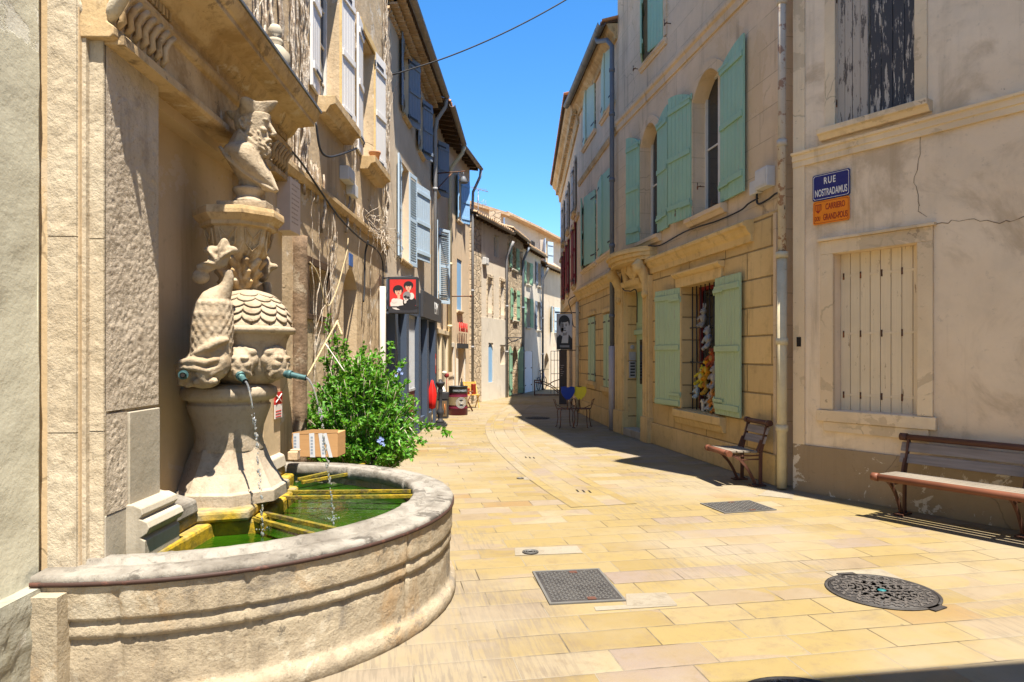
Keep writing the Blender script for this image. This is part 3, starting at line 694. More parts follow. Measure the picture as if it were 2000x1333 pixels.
# urn bowl and scaled dome
b = MB()
UV, US = .28, .70
sc_ = lambda pr: [(r*US, z) for r, z in pr]
b.lathe(sc_([(.16,1.49),(.24,1.505),(.30,1.54),(.345,1.60),(.365,1.68),(.368,1.74),(.375,1.79),(.39,1.82),(.405,1.84),(.405,1.85),(.445,1.853),(.465,1.868),(.467,1.885),(.45,1.90),(.405,1.908),(.36,1.91)]), (PU,UV,0), 48)
b.build('urn', M['sculpt'], fo)
b = MB()
b.lathe(sc_([(.40,1.905),(.395,1.95),(.375,2.0),(.34,2.05),(.28,2.105),(.2,2.145),(.1,2.165),(.0,2.17)]), (PU,UV,0), 48)
rows = 6
for j in range(rows):
    ph = .10 + j*.185; n = int(16*math.cos(ph*.95)); 
    for i in range(n):
        a = 2*math.pi*(i+.5*(j%2))/n
        if math.sin(a) < -.45: continue
        rr = .40*US*math.cos(ph); zz = 1.90+.27*math.sin(ph)
        nrm = Vector((math.cos(a)*math.cos(ph)/.28, math.sin(a)*math.cos(ph)/.28, math.sin(ph)/.27)).normalized()
        q = (nrm + Vector((0,0,.42))).normalized().to_track_quat('Z', 'Y').to_matrix()
        b.ball((PU+rr*math.cos(a), UV+rr*math.sin(a), zz), (.062,.062,.012), 14, 6, 0, q)
b.build('dome', M['sculpt'], fo)
# capital with octagonal slab and acanthus foot
CU, CV = 4.85, .22
b = MB()
def och(r, z): return [(CU + r*math.cos(R(22.5)+math.pi/4*i), CV + r*1.0*math.sin(R(22.5)+math.pi/4*i), z) for i in range(8)]
rings = [(.30,2.715),(.305,2.69),(.305,2.665),(.275,2.63),(.262,2.62),(.262,2.595),(.235,2.585),(.215,2.48),(.185,2.41),(.14,2.36),(.11,2.30)]
vs = [q for r, z in rings for q in och(r, z)]
b.add(vs, [(j*8+i, j*8+(i+1)%8, (j+1)*8+(i+1)%8, (j+1)*8+i) for j in range(len(rings)-1) for i in range(8)]); b.add(och(.30,2.715), [tuple(range(8))])
for i in range(8):                                      # pointed panels on the bell
    a = math.pi/4*i; ca, sa = math.cos(a), math.sin(a)
    def P(s, z, r): return (CU + r*ca - s*sa, CV + r*sa + s*ca, z)
    b.tube([P(-.06,2.57,.222), P(-.045,2.47,.202), P(0,2.42,.192), P(.045,2.47,.202), P(.06,2.57,.222)], .007, 5)
    b.tube([P(-.05,2.57,.222), P(0,2.5,.21), P(.05,2.57,.222)], .006, 5)
b.build('capital', M['cornice_stone'], fo, bevel=.006)
b = MB(); b.lathe([(.1,2.15),(.085,2.2),(.075,2.26),(.09,2.32),(.13,2.38)], (CU,CV,0), 20)
for j, (zz, rr, n, s) in enumerate(((2.34,.135,10,.05),(2.26,.115,9,.045),(2.19,.10,8,.04))):
    for i in range(n):
        a = 2*math.pi*(i+.4*j)/n; c = Vector((CU+rr*math.cos(a), CV+rr*math.sin(a), zz))
        o2 = Vector((math.cos(a), math.sin(a), 0))
        b.tube([c - o2*.05 - Vector((0,0,.045)), c, c + o2*.03 + Vector((0,0,.035)), c + o2*.05 + Vector((0,0,.022))], [.02, s*.62, s*.55, .014], 7)
b.build('acanthus_foot', M['cornice_stone'], fo, remesh=.012, smooth_it=2)
# dolphins flanking the urn
def dolphin(sgn):
    U = PU + sgn*.40; q = lambda x, y, du=0: (U + sgn*du, (x-1000)*.00334 + 2.17 + .0, CZ - (y-HZ)*.00334)
    b = MB(); S = lambda p, r, rot=None: b.ball(p, r, 14, 10, 0, rot)
    # broad head low down, spout in the mouth
    S(q(393,717,.0), (.105,.155,.112)); S(q(364,728,.02), (.085,.075,.085)); S(q(420,708,.0), (.09,.08,.10)); S(q(395,744,.02), (.085,.10,.05))
    b.tube([q(347,716,.07), q(362,708,.115), q(385,704,.13), q(410,708,.12), q(430,702,.08)], [.014,.022,.024,.022,.012], 8)
    b.tube([q(352,722,.10), q(372,717,.125), q(392,719,.13), q(414,724,.11), q(432,716,.07)], [.010,.016,.018,.016,.010], 8)
    b.tube([q(388,730,.11), q(404,732,.11), q(420,730,.095), q(434,722,.06)], [.010,.014,.014,.008], 8)
    b.tube([q(385,697,.09), q(398,690,.11), q(414,692,.10), q(424,700,.08)], [.008,.013,.013,.008], 8); S(q(404,698,.105), (.014,.020,.013))
    for i in range(7): S(q(388+6*i, 745+2*math.sin(i*1.9), .085+.012*math.cos(i*2.3)), (.017,.020,.022))
    S(q(402,738,.10), (.02,.03,.022)); S(q(357,748,.05), (.03,.03,.02)); S(q(370,752,.06), (.022,.025,.018))
    for i in range(4): b.tube([q(424+4*i,690+3*i,.05-.012*i), q(433+2*i,708+2*i,.055-.012*i), q(428+3*i,732,.05-.012*i)], [.006,.011,.006], 6)
    # heavy scaled body, shoulder rolling over into a thin neck and tail
    prof_ = [(708,404,.118),(690,403,.126),(665,404,.130),(640,405,.131),(615,406,.126),(598,409,.114),(585,415,.096),(574,423,.07),(563,431,.048),(552,436,.036),(540,438,.032),(528,435,.034)]
    b.tube([q(x,y,-.02) for y,x,_ in prof_], [r for _,_,r in prof_], 20)
    for j in range(11):
        y = 700-j*10.5; k = min(range(len(prof_)), key=lambda i: abs(prof_[i][0]-y)); _, xc, rr = prof_[k]; c_ = Vector(q(xc, y, -.02))
        for i in range(9):
            an = -math.pi/2*0 + (i+.5*(j % 2))*.37 - .35; d_ = Vector((sgn*math.cos(an-.2), math.sin(an-.2), 0)); b.ball(c_ + d_*(rr-.013), (.022,.022,.028), 8, 6)
    b.tube([q(444,664,.03), q(430,668,.085), q(412,680,.115), q(392,690,.115), q(378,694,.10)], [.012,.03,.028,.018,.008], 9)
    # ruffled tail fan
    S(q(431,492,.0), (.032,.045,.085)); S(q(433,474,.01), (.022,.026,.03)); S(q(446,489,.01), (.028,.045,.026)); S(q(409,490,.0), (.036,.062,.034)); S(q(418,512,.0), (.04,.07,.05)); S(q(396,522,.0), (.034,.065,.032)); S(q(384,540,-.02), (.04,.06,.05))
    for (x0,y0,x1,y1) in ((424,512,433,470),(424,512,455,488),(422,512,400,486),(418,518,388,516)): b.tube([q(x0,y0,.04), q((x0+x1)/2,(y0+y1)/2-2,.045), q(x1,y1,.025)], [.008,.012,.006], 6)
    return b.build('dolphin', M['sculpt'], fo, remesh=.0088, smooth_it=1, noise_amp=.007, noise_scale=.05)
dolphin(-1); dolphin(1)
# masks with spouts on the bowl
def mask(ang, name='mask'):
    d = Vector((math.cos(ang), math.sin(ang), 0)); s = Vector((-d.y, d.x, 0)); c = Vector((PU, UV, 1.645)) + d*.245
    q = lambda a, z, o=0: c + s*a*.86 + d*o*.95 + Vector((0, 0, z*.86))
    b = MB(); b.ball(q(0,0), (.09,.09,.12), 14, 10); b.ball(q(0,.0,.075), (.028,.028,.05)); b.ball(q(0,-.07,.05), (.05,.05,.045))
    for k in (-1, 1):
        b.ball(q(.042*k,.045,.075), (.032,.032,.018)); b.ball(q(.05*k,-.005,.06), (.036,.036,.032)); b.ball(q(.085*k,.09,.0), (.035,.035,.035)); b.ball(q(.1*k,.03,-.01), (.035,.03,.045))
        b.tube([q(.02*k,-.04,.085), q(.06*k,-.06,.06), q(.085*k,-.1,.02)], [.02,.02,.012], 7)
    for k in range(-2, 3): b.ball(q(.035*k,.115-.006*k*k,.02), (.028,.028,.03))
    b.build(name, M['sculpt'], fo, remesh=.008, smooth_it=1, noise_amp=.004, noise_scale=.04)
    e = q(0,-.075,.07); return e, d
def spout(p, d, drop, ln=.17):
    p = Vector(p); d = Vector(d).normalized(); e = p + d*ln + Vector((0,0,-drop)); b = MB(); ax = (e-p)
    b.tube([p - ax*.3, p + ax*.25], .024, 14); b.tube([p+ax*.22, p+ax*.40], .030, 14); b.tube([p+ax*.35, e], [.022,.018], 14, caps=False)
    b.tube([e-ax*.06, e], .0205, 14, caps=False); b.tube([e, e - ax*.12], .013, 12, 1)
    b.build('spout', [M['verdigris'], M['dark']], fo); return e
t = NT('splashing_water'); t.fin((.9,.95,1), .02, spec=.6); t.b.inputs['Transmission Weight'].default_value = .85; t.b.inputs['IOR'].default_value = 1.33; M['stream'] = t.m
def stream(e, v0, zend, r=.006, seed=1):
    rr = random.Random(seed); b = MB(); e = Vector(e); v0 = Vector(v0); pts = []; tt = 0
    while True:
        p = e + v0*tt + Vector((0,0,-4.9*tt*tt))
        if p.z < zend: break
        pts.append(p); tt += .012
    n = len(pts); brk = int(n*.45)
    b.tube(pts[:brk], [r*(1-.35*i/brk)*(1+.25*rr.random()) for i in range(brk)], 7)
    for p in pts[brk:]:
        for _ in range(3):
            s = r*(.45+.7*rr.random()); b.ball(p + Vector((rr.uniform(-1,1), rr.uniform(-1,1), rr.uniform(-4,4)))*r*1.1, (s, s, s*1.9), 7, 5)
    for _ in range(16):
        a = rr.random()*6.28; b.ball(pts[-1]+Vector((math.cos(a), math.sin(a), 0))*rr.random()*.06+Vector((0,0,rr.random()*.03)), .004+.004*rr.random(), 6, 4)
    b.build('water_jet', M['stream'], fo)
e, d = mask(math.atan2(.16, -1)); s1 = spout(e, (-.75, .55, 0), .05, .15); stream(s1, (-.05, .28, -.1), .54, .0075, 1)
e, d = mask(math.atan2(.90, -.42)); s2 = spout(e, (d.x*.2, d.y, 0), .035); stream(s2, (.05, .42, -.05), .54, .007, 2)
spout((PU-.545, (374-1000)*.00334+2.165, CZ-(731-HZ)*.00334), (-.75, .30, 0), .0, .12)
# grating bars over the water
for A, B in (((475,1012),(603,1047)), ((515,1007),(646,1037)), ((549,965),(812,963)), ((552,976),(808,973)), ((583,940),(704,912)), ((590,946),(731,920))):
    pa, pb = gp(*A, .60), gp(*B, .625)
    def toL(p): r = Vector((p.x, p.y)) - FW.a; return Vector((r.dot(FW.d), r.dot(FW.n), p.z))
    pa, pb = toL(pa), toL(pb); b = MB(); dd = (pb-pa).normalized(); pb = pb + dd*.05; sd = Vector((-dd.y, dd.x, 0))*.016
    b.obox(pa-sd, pb-pa, sd*2, (0,0,.028)); b.build('grating_bar', M['bar'], fo, bevel=.003)

# ================================================================= bust
bu = FW.root('bust', 'bearded stone bust in a horned cap on the fountain capital', 'statue')
SC = .00364
def bp(x, y, du=0): return Vector((4.85 + du, (x-1000)*SC + 2.158 + .0, CZ - (y-HZ)*SC))
b = MB(); S = lambda p, r, rot=None: b.ball(p, r, 16, 12, 0, rot)
def loft(rows, n=28, pw=2.0):
    """stacked closed rings: (row y, back x, front x, half width, backward lean)"""
    vs = []
    for (y, xb, xf, hw) in rows:
        c = bp((xb+xf)/2, y); hv = (xf-xb)/2*SC
        for i in range(n):
            a = 2*math.pi*i/n; ca, sa = math.cos(a), math.sin(a)
            vs.append((4.85 + hw*math.copysign(abs(sa)**(2/pw), sa), c.y + hv*math.copysign(abs(ca)**(2/pw), ca), c.z))
    m = len(rows); b.add(vs, [(j*n+i, j*n+(i+1)%n, (j+1)*n+(i+1)%n, (j+1)*n+i) for j in range(m-1) for i in range(n)] + [tuple(range(n)), tuple(range((m-1)*n, m*n))], 0, True)
# skull, jaw and neck
loft([(224,462,528,.085),(232,459,528,.088),(242,459,526,.090),(250,460,524,.088),(258,463,523,.084),(266,468,524,.078),(275,474,524,.070),(284,482,523,.06),(290,490,520,.045)], 28, 2.3)
loft([(256,462,500,.066),(272,462,505,.07),(300,464,506,.078)])
# brow, nose, cheeks, mouth
S(bp(522,238), (.066,.020,.012)); b.tube([bp(524,240), bp(530,250), bp(536,262)], [.011,.014,.017], 9); S(bp(533,264), (.022,.016,.011)); S(bp(537,262), (.012,.010,.010))
for k in (-1, 1):
    b.tube([bp(524,238,.01*k), bp(524,236,.035*k), bp(517,239,.062*k)], [.010,.012,.009], 8); S(bp(518,258,.046*k), (.026,.026,.022)); S(bp(519,249,.034*k), (.017,.012,.009)); S(bp(519,245.5,.034*k), (.02,.012,.004))
    b.tube([bp(480,238,.088*k), bp(477,244,.098*k), bp(480,254,.098*k), bp(485,259,.092*k)], [.009,.011,.010,.008], 8); b.tube([bp(480,238,.090*k), bp(486,238,.094*k), bp(489,244,.092*k), bp(486,250,.090*k), bp(485,258,.09*k)], [.008,.009,.008,.008,.008], 8); S(bp(484,251,.09*k), (.008,.014,.012))
S(bp(528,282), (.026,.012,.006))
b.tube([bp(528,273,-.005), bp(526,275,.03), bp(520,284,.052)], [.012,.012,.007], 8); b.tube([bp(528,273,.005), bp(526,275,-.03), bp(520,284,-.052)], [.012,.012,.007], 8)
loft([(276,486,522,.066),(286,490,527,.062),(296,498,529,.052),(304,505,527,.038),(309,510,522,.022)], 24)
rb = random.Random(3)
for i in range(230):                                     # curls of the beard, along the jaw and down to the point
    t = rb.random(); x = 489 + 36*t; y0 = 252 + 28*t*t if t < .75 else 284; y = rb.uniform(y0, 288 + 20*t)
    if y > 309: continue
    w = (.088 - .03*t)*(1 - max(0, (y-285)/60)); s_ = rb.choice((-1, 1))
    if t > .7 and rb.random() < .5: du = rb.uniform(-w, w)*.7; x = 526 - 6*abs(du)/.05 if y < 300 else 522
    else: du = s_*(w*rb.uniform(.86, 1.03))
    p = bp(x, y, du); a_ = rb.uniform(-1, 1)
    b.tube([p + Vector((0,-.006,.008)), p + Vector((.004*s_,.002,-.002)), p + Vector((0,.008+.004*a_,-.012)), p + Vector((0,.004+.008*a_,-.02))], [.004,.0075,.0065,.003], 5)
for i in range(70):
    x = rb.uniform(484, 500); y = rb.uniform(228, 252); s_ = rb.choice((-1,1)); p = bp(x, y, s_*.087); b.tube([p+Vector((0,-.006,.006)), p+Vector((.004*s_,0,0)), p+Vector((0,.006,-.008))], [.004,.007,.004], 5)
# tall collar, open at the throat
def sheet(P, th):
    q = [Vector(p) for p in P]; nrm = (q[1]-q[0]).cross(q[-1]-q[0]).normalized()*th; b.prism(q, nrm)
for k in (-1, 1):
    for (A_, B_, C_, D_) in (((466,266,.055),(478,264,.098),(470,292,.112),(455,286,.06)), ((478,264,.098),(506,288,.080),(505,310,.070),(470,292,.112)), ((506,288,.080),(512,298,.035),(508,312,.03),(505,310,.070))):
        P = [bp(A_[0],A_[1],A_[2]*k), bp(B_[0],B_[1],B_[2]*k), bp(C_[0],C_[1],C_[2]*k), bp(D_[0],D_[1],D_[2]*k)]
        for j in range(4): b.tube([P[j], P[(j+1)%4]], .012, 6)
        sheet(P, .022*k); sheet(P, -.012*k)
# chest: shoulders roll off, cut away in a curve to the socle
loft([(286,458,500,.10),(290,452,504,.155),(296,446,508,.19),(304,443,512,.205),(314,446,516,.205),(325,452,520,.19),(336,458,525,.165),(347,464,530,.13),(357,470,535,.09),(366,475,538,.055),(374,478,539,.03)], 32, 2.2)
loft([(330,462,505,.11),(350,468,508,.085),(366,466,512,.075),(378,464,512,.075)], 24)
for k in (-1, 1):
    b.tube([bp(504,303,.045*k), bp(514,325,.05*k), bp(527,350,.038*k), bp(540,373,.012*k)], [.016,.023,.022,.013], 8)
    b.tube([bp(506,303,.075*k), bp(516,328,.085*k), bp(528,352,.06*k)], [.010,.014,.008], 8)
    b.tube([bp(447,300,.16*k), bp(462,322,.185*k), bp(490,348,.13*k), bp(520,366,.06*k), bp(537,374,.02*k)], [.012,.013,.012,.012,.01], 8)
b.build('figure', M['sculpt'], bu, remesh=.0062, smooth_it=0, noise_amp=.003, noise_scale=.02)
b = MB()                                                 # cap flaring to four horns
n = 40; rings = []; c0 = bp(492, 0).y
for (y, r, corner, lift) in ((240,.084,.0,0),(234,.092,.0,0),(227,.104,.016,0),(219,.116,.040,.002),(212,.124,.058,.012),(210,.122,.060,.018),(210,.114,.054,.016),(215,.100,.034,.004),(219,.06,.0,.0),(220,.0,.0,0)):
    for i in range(n):
        a = 2*math.pi*i/n; hk = abs(math.cos(2*a))**4 if math.cos(2*a) > 0 else 0; hk = max(0, .5+.5*math.cos(4*a))**2.2
        rr = r + corner*hk - corner*.35*(1-hk); back = .012 if math.cos(a) < -.7 else 0
        rings.append((4.85 + rr*math.sin(a)*.95, c0 + rr*math.cos(a)*1.04, CZ-(y - 8.5*math.cos(a)*min(1, (244-y)/18)-HZ)*SC + lift*hk - back))
b.add(rings, [(j*n+i, j*n+(i+1)%n, (j+1)*n+(i+1)%n, (j+1)*n+i) for j in range(9) for i in range(n)], 0, True)
b.build('cap', M['sculpt'], bu, sub=1, noise_amp=.006, noise_scale=.03)
b = MB(); c = bp(486, 0)
b.lathe([(.11,2.768),(.115,2.79),(.10,2.805),(.085,2.82),(.09,2.84),(.11,2.86),(.112,2.88),(.095,2.89),(.06,2.90)], (4.85, c.y, 0), 28)
b.box(4.85-.15, 4.85+.15, c.y-.17, c.y+.17, 2.716, 2.770)
b.build('socle', M['sculpt'], bu, bevel=.006)

# ball finial standing on the cornice
f = FW.root('finial', 'little round topped stone finial standing on the fountain cornice', 'finial')
b = MB(); fz = 3.962; b.lathe([(.10,fz),(.10,fz+.05),(.06,fz+.07),(.05,fz+.1),(.09,fz+.16),(.125,fz+.25),(.12,fz+.33),(.075,fz+.38),(.05,fz+.40),(.07,fz+.42),(.06,fz+.45),(.035,fz+.46),(.055,fz+.49),(.06,fz+.53),(.04,fz+.57),(0,fz+.58)], (5.86,.15,0), 20)
b.build('turned_stone', M['smooth_stone'], f)

# red and white notice stuck to the pilaster
s = FW.root('warning_sign', 'small red and white do not drink notice on the pilaster', 'sign')
u0 = FW.u(537, .095); u1 = FW.u(551, .095); zt = FW.z(544, 766, .095); zm = FW.z(544, 790, .095); zb = FW.z(544, 817, .095)
b = MB(); b.box(u0, u1, .09, .096, zm, zt, 0); b.box(u0, u1, .09, .096, zb, zm, 1)
for (a, c) in (((u0+.02, zm+.02), (u1-.02, zt-.02)), ((u0+.02, zt-.02), (u1-.02, zm+.02))):
    b.tube([(a[0], .097, a[1]), (c[0], .097, c[1])], .006, 5, 1)
for i in range(3): b.box(u0+.02, u1-.03, .096, .098, zb+.012+i*.025, zb+.02+i*.025, 0)
b.build('notice', [flat('sign_red', (.55,.02,.02)), flat('sign_white', (.72,.66,.62))], s)
# ================================================================= house fittings
def shutter(parent, hu, hv, w, z0, z1, ang, side, mat, bars=(.12, .5, .88), bar_out=False, iron=None, plank=.11, arch=0.0, arch_at='hinge', name='shutter', louver=False, bar_mat=None, th=.032):
    """board shutter hung at (hu, hv); side +1 closes towards +u; ang 0 shut, 180 folded back on the wall"""
    a = R(ang); d = Vector((side*math.cos(a), math.sin(a), 0)); nrm = Vector((-side*math.sin(a), math.cos(a), 0))   # nrm: the face that looks into the street when shut
    o = Vector((hu, hv, 0)); b = MB(); n = max(2, round(w/plank)); pw = w/n
    def top(s):
        if not arch: return z1
        return z1 - arch*((s/w) if arch_at == 'hinge' else (1 - s/w))**2
    if louver:
        b.obox(o+Vector((0,0,z0)), d*.06, nrm*th, (0,0,z1-z0)); b.obox(o+d*(w-.06)+Vector((0,0,z0)), d*.06, nrm*th, (0,0,z1-z0))
        for zz in (z0, (z0+z1)/2-.04, z1-.08): b.obox(o+d*.06+Vector((0,0,zz)), d*(w-.12), nrm*th, (0,0,.08))
        k = int((z1-z0)/.06)
        for i in range(k):
            zz = z0+.08+(z1-z0-.16)*i/k; b.obox(o+d*.055+nrm*.004+Vector((0,0,zz)), d*(w-.11), nrm*.022+Vector((0,0,-.028)), (0,0,.012))
    else:
        for i in range(n):
            s0, s1 = i*pw+.0035, (i+1)*pw-.0035
            p = [o+d*s0+Vector((0,0,z0)), o+d*s1+Vector((0,0,z0)), o+d*s1+Vector((0,0,top(s1))), o+d*s0+Vector((0,0,top(s0)))]
            b.prism(p, nrm*th)
        b.obox(o+d*.004+nrm*.008+Vector((0,0,z0+.01)), d*(w-.008), nrm*(th-.016), (0,0,min(top(0), top(w))-z0-.02))
        for f in bars:
            zz = z0+(z1-z0)*f
            b.obox(o+d*.012-nrm*.022+Vector((0,0,zz-.045)), d*(w-.03), nrm*.021, (0,0,.085), 1 if bar_mat else 0)
            if bar_out: b.obox(o+d*.0+nrm*(th+.001)+Vector((0,0,zz-.03)), d*(w*.86), nrm*.010, (0,0,.06), 1 if bar_mat else 0)
    if iron:
        for f in (.1, .9):
            zz = z0+(z1-z0)*f
            b.obox(o-d*.02+nrm*(th+.002)+Vector((0,0,zz-.02)), d*min(w*.8, .34), nrm*.008, (0,0,.038), 2)
            b.obox(o-d*.02-nrm*.03+Vector((0,0,zz-.02)), d*min(w*.8, .34), nrm*.007, (0,0,.046), 2)
            b.tube([o-d*.025+Vector((0,0,zz-.05)), o-d*.025+Vector((0,0,zz+.05))], .014, 7, 2)
    return b.build(name, [mat, bar_mat or mat, iron or mat], parent, bevel=.003)

def window(parent, u0, u1, z0, z1, v, depth, fmat=None, kind='glass', name='window', mull=1, bars=2, arch=0):
    """joinery set back in an opening: frame with panes, plain boards or a dark void"""
    w = v - depth + .004; fmat = fmat or M['frame_white']; b = MB()
    if kind == 'void':
        b.box(u0, u1, w-.9, w-.88, z0, z1); return b.build(name, M['dark'], parent)
    if kind == 'boards':
        n = max(2, round((u1-u0)/.13)); pw = (u1-u0)/n
        for i in range(n): b.box(u0+i*pw+.003, u0+(i+1)*pw-.003, w, w+.03, z0, z1)
        b.box(u0, u1, w-.01, w+.012, z0, z1)
        return b.build(name, fmat, parent, bevel=.003)
    f = .05
    b.box(u0, u0+f, w, w+.05, z0, z1); b.box(u1-f, u1, w, w+.05, z0, z1); b.box(u0+f, u1-f, w, w+.05, z1-f, z1); b.box(u0+f, u1-f, w, w+.05, z0, z0+f*1.3)
    for i in range(1, mull+1):
        c = u0+(u1-u0)*i/(mull+1); b.box(c-.035, c+.035, w+.002, w+.055, z0+f*1.3, z1-f)
    for i in range(1, bars+1):
        c = z0+(z1-z0)*i/(bars+1); b.box(u0+f, u1-f, w+.006, w+.03, c-.014, c+.014)
    o = b.build(name, fmat, parent, bevel=.003)
    g = MB(); g.quad((u0+f, w+.012, z0+f), (u1-f, w+.012, z0+f), (u1-f, w+.012, z1-f), (u0+f, w+.012, z1-f)); g.build('pane', M['glass'], o)
    g = MB(); n = 24
    for s in (0, 1):                                       # half drawn curtains behind the glass
        a0 = u0+f if s == 0 else u1-f-(u1-u0)*.28; pts = [(a0+(u1-u0)*.28*i/n, w-.06+.02*math.sin(i*1.9), 0) for i in range(n+1)]
        g.add([(x, y, z0+f) for x, y, _ in pts]+[(x, y, z1-f) for x, y, _ in pts], [(i, i+1, n+2+i, n+1+i) for i in range(n)], 0, True)
    g.build('curtain', M['curtain'], o)
    g = MB(); g.quad((u0, w-.5, z0), (u1, w-.5, z0), (u1, w-.5, z1), (u0, w-.5, z1)); g.build('dark_room', M['dark'], o)
    return o
def sill(parent, u0, u1, z, v, mat, out=.10, h=.09, name='sill', brackets=False):
    b = MB(); prof = [(.0,0),(.0,-h),(-out*.55,-h),(-out*.75,-h*.6),(-out,-h*.5),(-out,0)]
    b.sweep([(a, z+c) for a, c in prof], [(u0, v-.02, 0), (u1, v-.02, 0)])
    if brackets:
        for u in (u0+.12, u1-.2): b.prism([(u, v-.02, z-h), (u, v+out*.6, z-h), (u, v+out*.3, z-h-.1), (u, v-.02, z-h-.16)], (.08,0,0))
    return b.build(name, mat, parent, bevel=.006)
def downpipe(name, label, pts, r, mat, collars=(), group=None, cat='drainpipe', seg=12):
    o = empty(name, pts[0], 0, label, cat, group); p0 = Vector(pts[0]); b = MB()
    b.tube([Vector(p)-p0 for p in pts], r, seg); b.build('pipe', mat, o, flip=False)
    for c in collars:
        c = Vector(c)-p0; k = MB(); k.lathe([(r+.002,c.z-.04),(r+.014,c.z-.038),(r+.014,c.z+.038),(r+.002,c.z+.04)], (c.x, c.y, 0), 14); k.build('collar', mat, o, flip=False)
    return o
def gutter(parent, u0, u1, v, z, r=.075, mat=None, name='gutter'):
    b = MB(); n = 9; pr = []
    for i in range(n+1):
        a = math.pi + math.pi*i/n; pr.append((r*math.cos(a), r*math.sin(a)))
    for i in range(n+1):
        a = 2*math.pi - math.pi*i/n; pr.append(((r-.008)*math.cos(a), (r-.008)*math.sin(a)+.002))
    b.sweep([(-v+a, z+c) for a, c in pr], [(u0, 0, 0), (u1, 0, 0)], smooth=False)
    k = u0 + .3
    while k < u1:
        b.lathe([], (0,0,0)) if False else b.sweep([(-v+a*1.06, z+c*1.06) for a, c in pr[:n+1]]+[(-v+a*.99, z+c*.99) for a, c in reversed(pr[:n+1])], [(k, 0, 0), (k+.025, 0, 0)]); k += .9
    return b.build(name, mat or M['gutter'], parent)
def genoise(parent, u0, u1, v0, z0, rows=3, name='genoise', mat=None, fill=None):
    """rows of half round tiles bedded in mortar under the eave"""
    b = MB(); h = .115; step = .125
    for r in range(rows):
        z = z0 + r*h; v = v0 + r*step
        b.box(u0, u1, v0-.3, v+step*.35, z+.075, z+h, 1)
        k = u0 + (.08 if r % 2 else 0)
        while k < u1-.08:
            n = 6; out = [(k+.085+.08*math.cos(math.pi*i/n), z+.078*math.sin(math.pi*i/n)) for i in range(n+1)]; inn = [(k+.085+.062*math.cos(math.pi*i/n), z+.060*math.sin(math.pi*i/n)) for i in range(n+1)]
            poly = out + inn[::-1]
            b.prism([(a, v0-.1, c) for a, c in poly], (0, step*1.0 + (v-v0)+.1, 0), 0)
            k += .175
    for r in range(rows): b.box(u0, u1, v0-.3, v0+r*step-.035, z0+r*h-.0, z0+r*h+.08, 2)
    return b.build(name, [mat or M['tile_pale'], fill or M['cornice_stone'], M['dark']], parent)
def tile_eave(parent, u0, u1, v0, v1, z0, z1, name='roof', pitch=.21, mat=None, under=None, ends=True):
    """lower edge of a canal-tile roof: corrugated rows running from v1 (eave, z1) back to v0 (z0)"""
    b = MB(); k = u0; L = Vector((0, v1-v0, z1-z0)); n = 7
    b.prism([(u0, v0, z0-.05), (u1, v0, z0-.05), (u1, v0, z0), (u0, v0, z0)], L, 1)
    i = 0
    while k < u1-.05:
        for (cx, up) in ((k+pitch*.25, True), (k+pitch*.75, False)):
            pts = []
            for j in range(n+1):
                a = math.pi*j/n; pts.append((cx+.075*math.cos(a), (.055*math.sin(a)+.03) if up else (.055-.045*math.sin(a))))
            pts2 = [(x, z-.014) for x, z in pts]
            rows = max(1, int(L.length/.4))
            for rw in range(rows):
                f0, f1 = rw/rows, (rw+1)/rows; jit = rnd.uniform(-.008, .008)
                p0 = Vector((0, v0, z0)) + L*f0 + Vector((0,0,.012+jit)); e = L*(f1-f0) + Vector((0, .03*(1 if v1>v0 else -1), -.012))
                b.prism([(x, p0.y, p0.z+z) for x, z in pts+pts2[::-1]], e, 0)
        k += pitch
    return b.build(name, [mat or M['tile'], under or M['beam']], parent)
def rafters(parent, u0, u1, v0, v1, z, step=.45, mat=None, name='rafter_ends', drop=.0):
    b = MB(); k = u0+.1
    while k < u1: b.prism([(k, v0, z-.1), (k, v1, z-.1-drop), (k, v1, z-drop), (k, v0, z)], (.08,0,0)); k += step
    b.prism([(u0, v0, z), (u0, v1, z-drop), (u0, v1, z+.025-drop), (u0, v0, z+.025)], (u1-u0, 0, 0))
    return b.build(name, mat or M['beam'], parent)
def local(W, p):
    r = Vector((p.x, p.y)) - W.a; return Vector((r.dot(W.d), r.dot(W.n), p.z))
# ================================================================= vine house
VW = Wall((-2.42, 3.3), (-2.285, 12.35))
vh = VW.root('vine_house', 'old brown house with white shutters and bare creeper stems behind the fountain', 'house')
VL = VW.len; VT = 10.5
def U(W, x, v=0): return W.u(x, v)
sq = (*sorted((U(VW,601), U(VW,641))), VW.z(620, 617), VW.z(620, 524), .35)
dr = (*sorted((U(VW,671), U(VW,697))), 0, VW.z(684, 524), .32)
w1 = (U(VW,622), U(VW,663), VW.z(640,212), VW.z(640,212)+1.95, .28)
w2 = (U(VW,706), U(VW,730), VW.z(715,316), VW.z(715,316)+1.95, .28)
b = MB(); wall_sheet(b, 0, VL, 0, VT, [sq, dr, w1, w2], 0, back=None); shell(b, 0, VL, VT, 0, 6, z0=-.2)
arch_fill(b, dr[0], dr[1], dr[3]-.28, dr[3], .001, .3)
b.build('wall', M['vine_wall'], vh)
b = MB(); zs = VW.z(652, 411); b.sweep([(-.01,0),(-.05,.0),(-.085,.06),(-.085,.11),(-.05,.13),(.01,.14)], [(3.1, 0, zs), (VL, 0, zs)]); b.build('string_course', M['cornice_stone'], vh, bevel=.006)
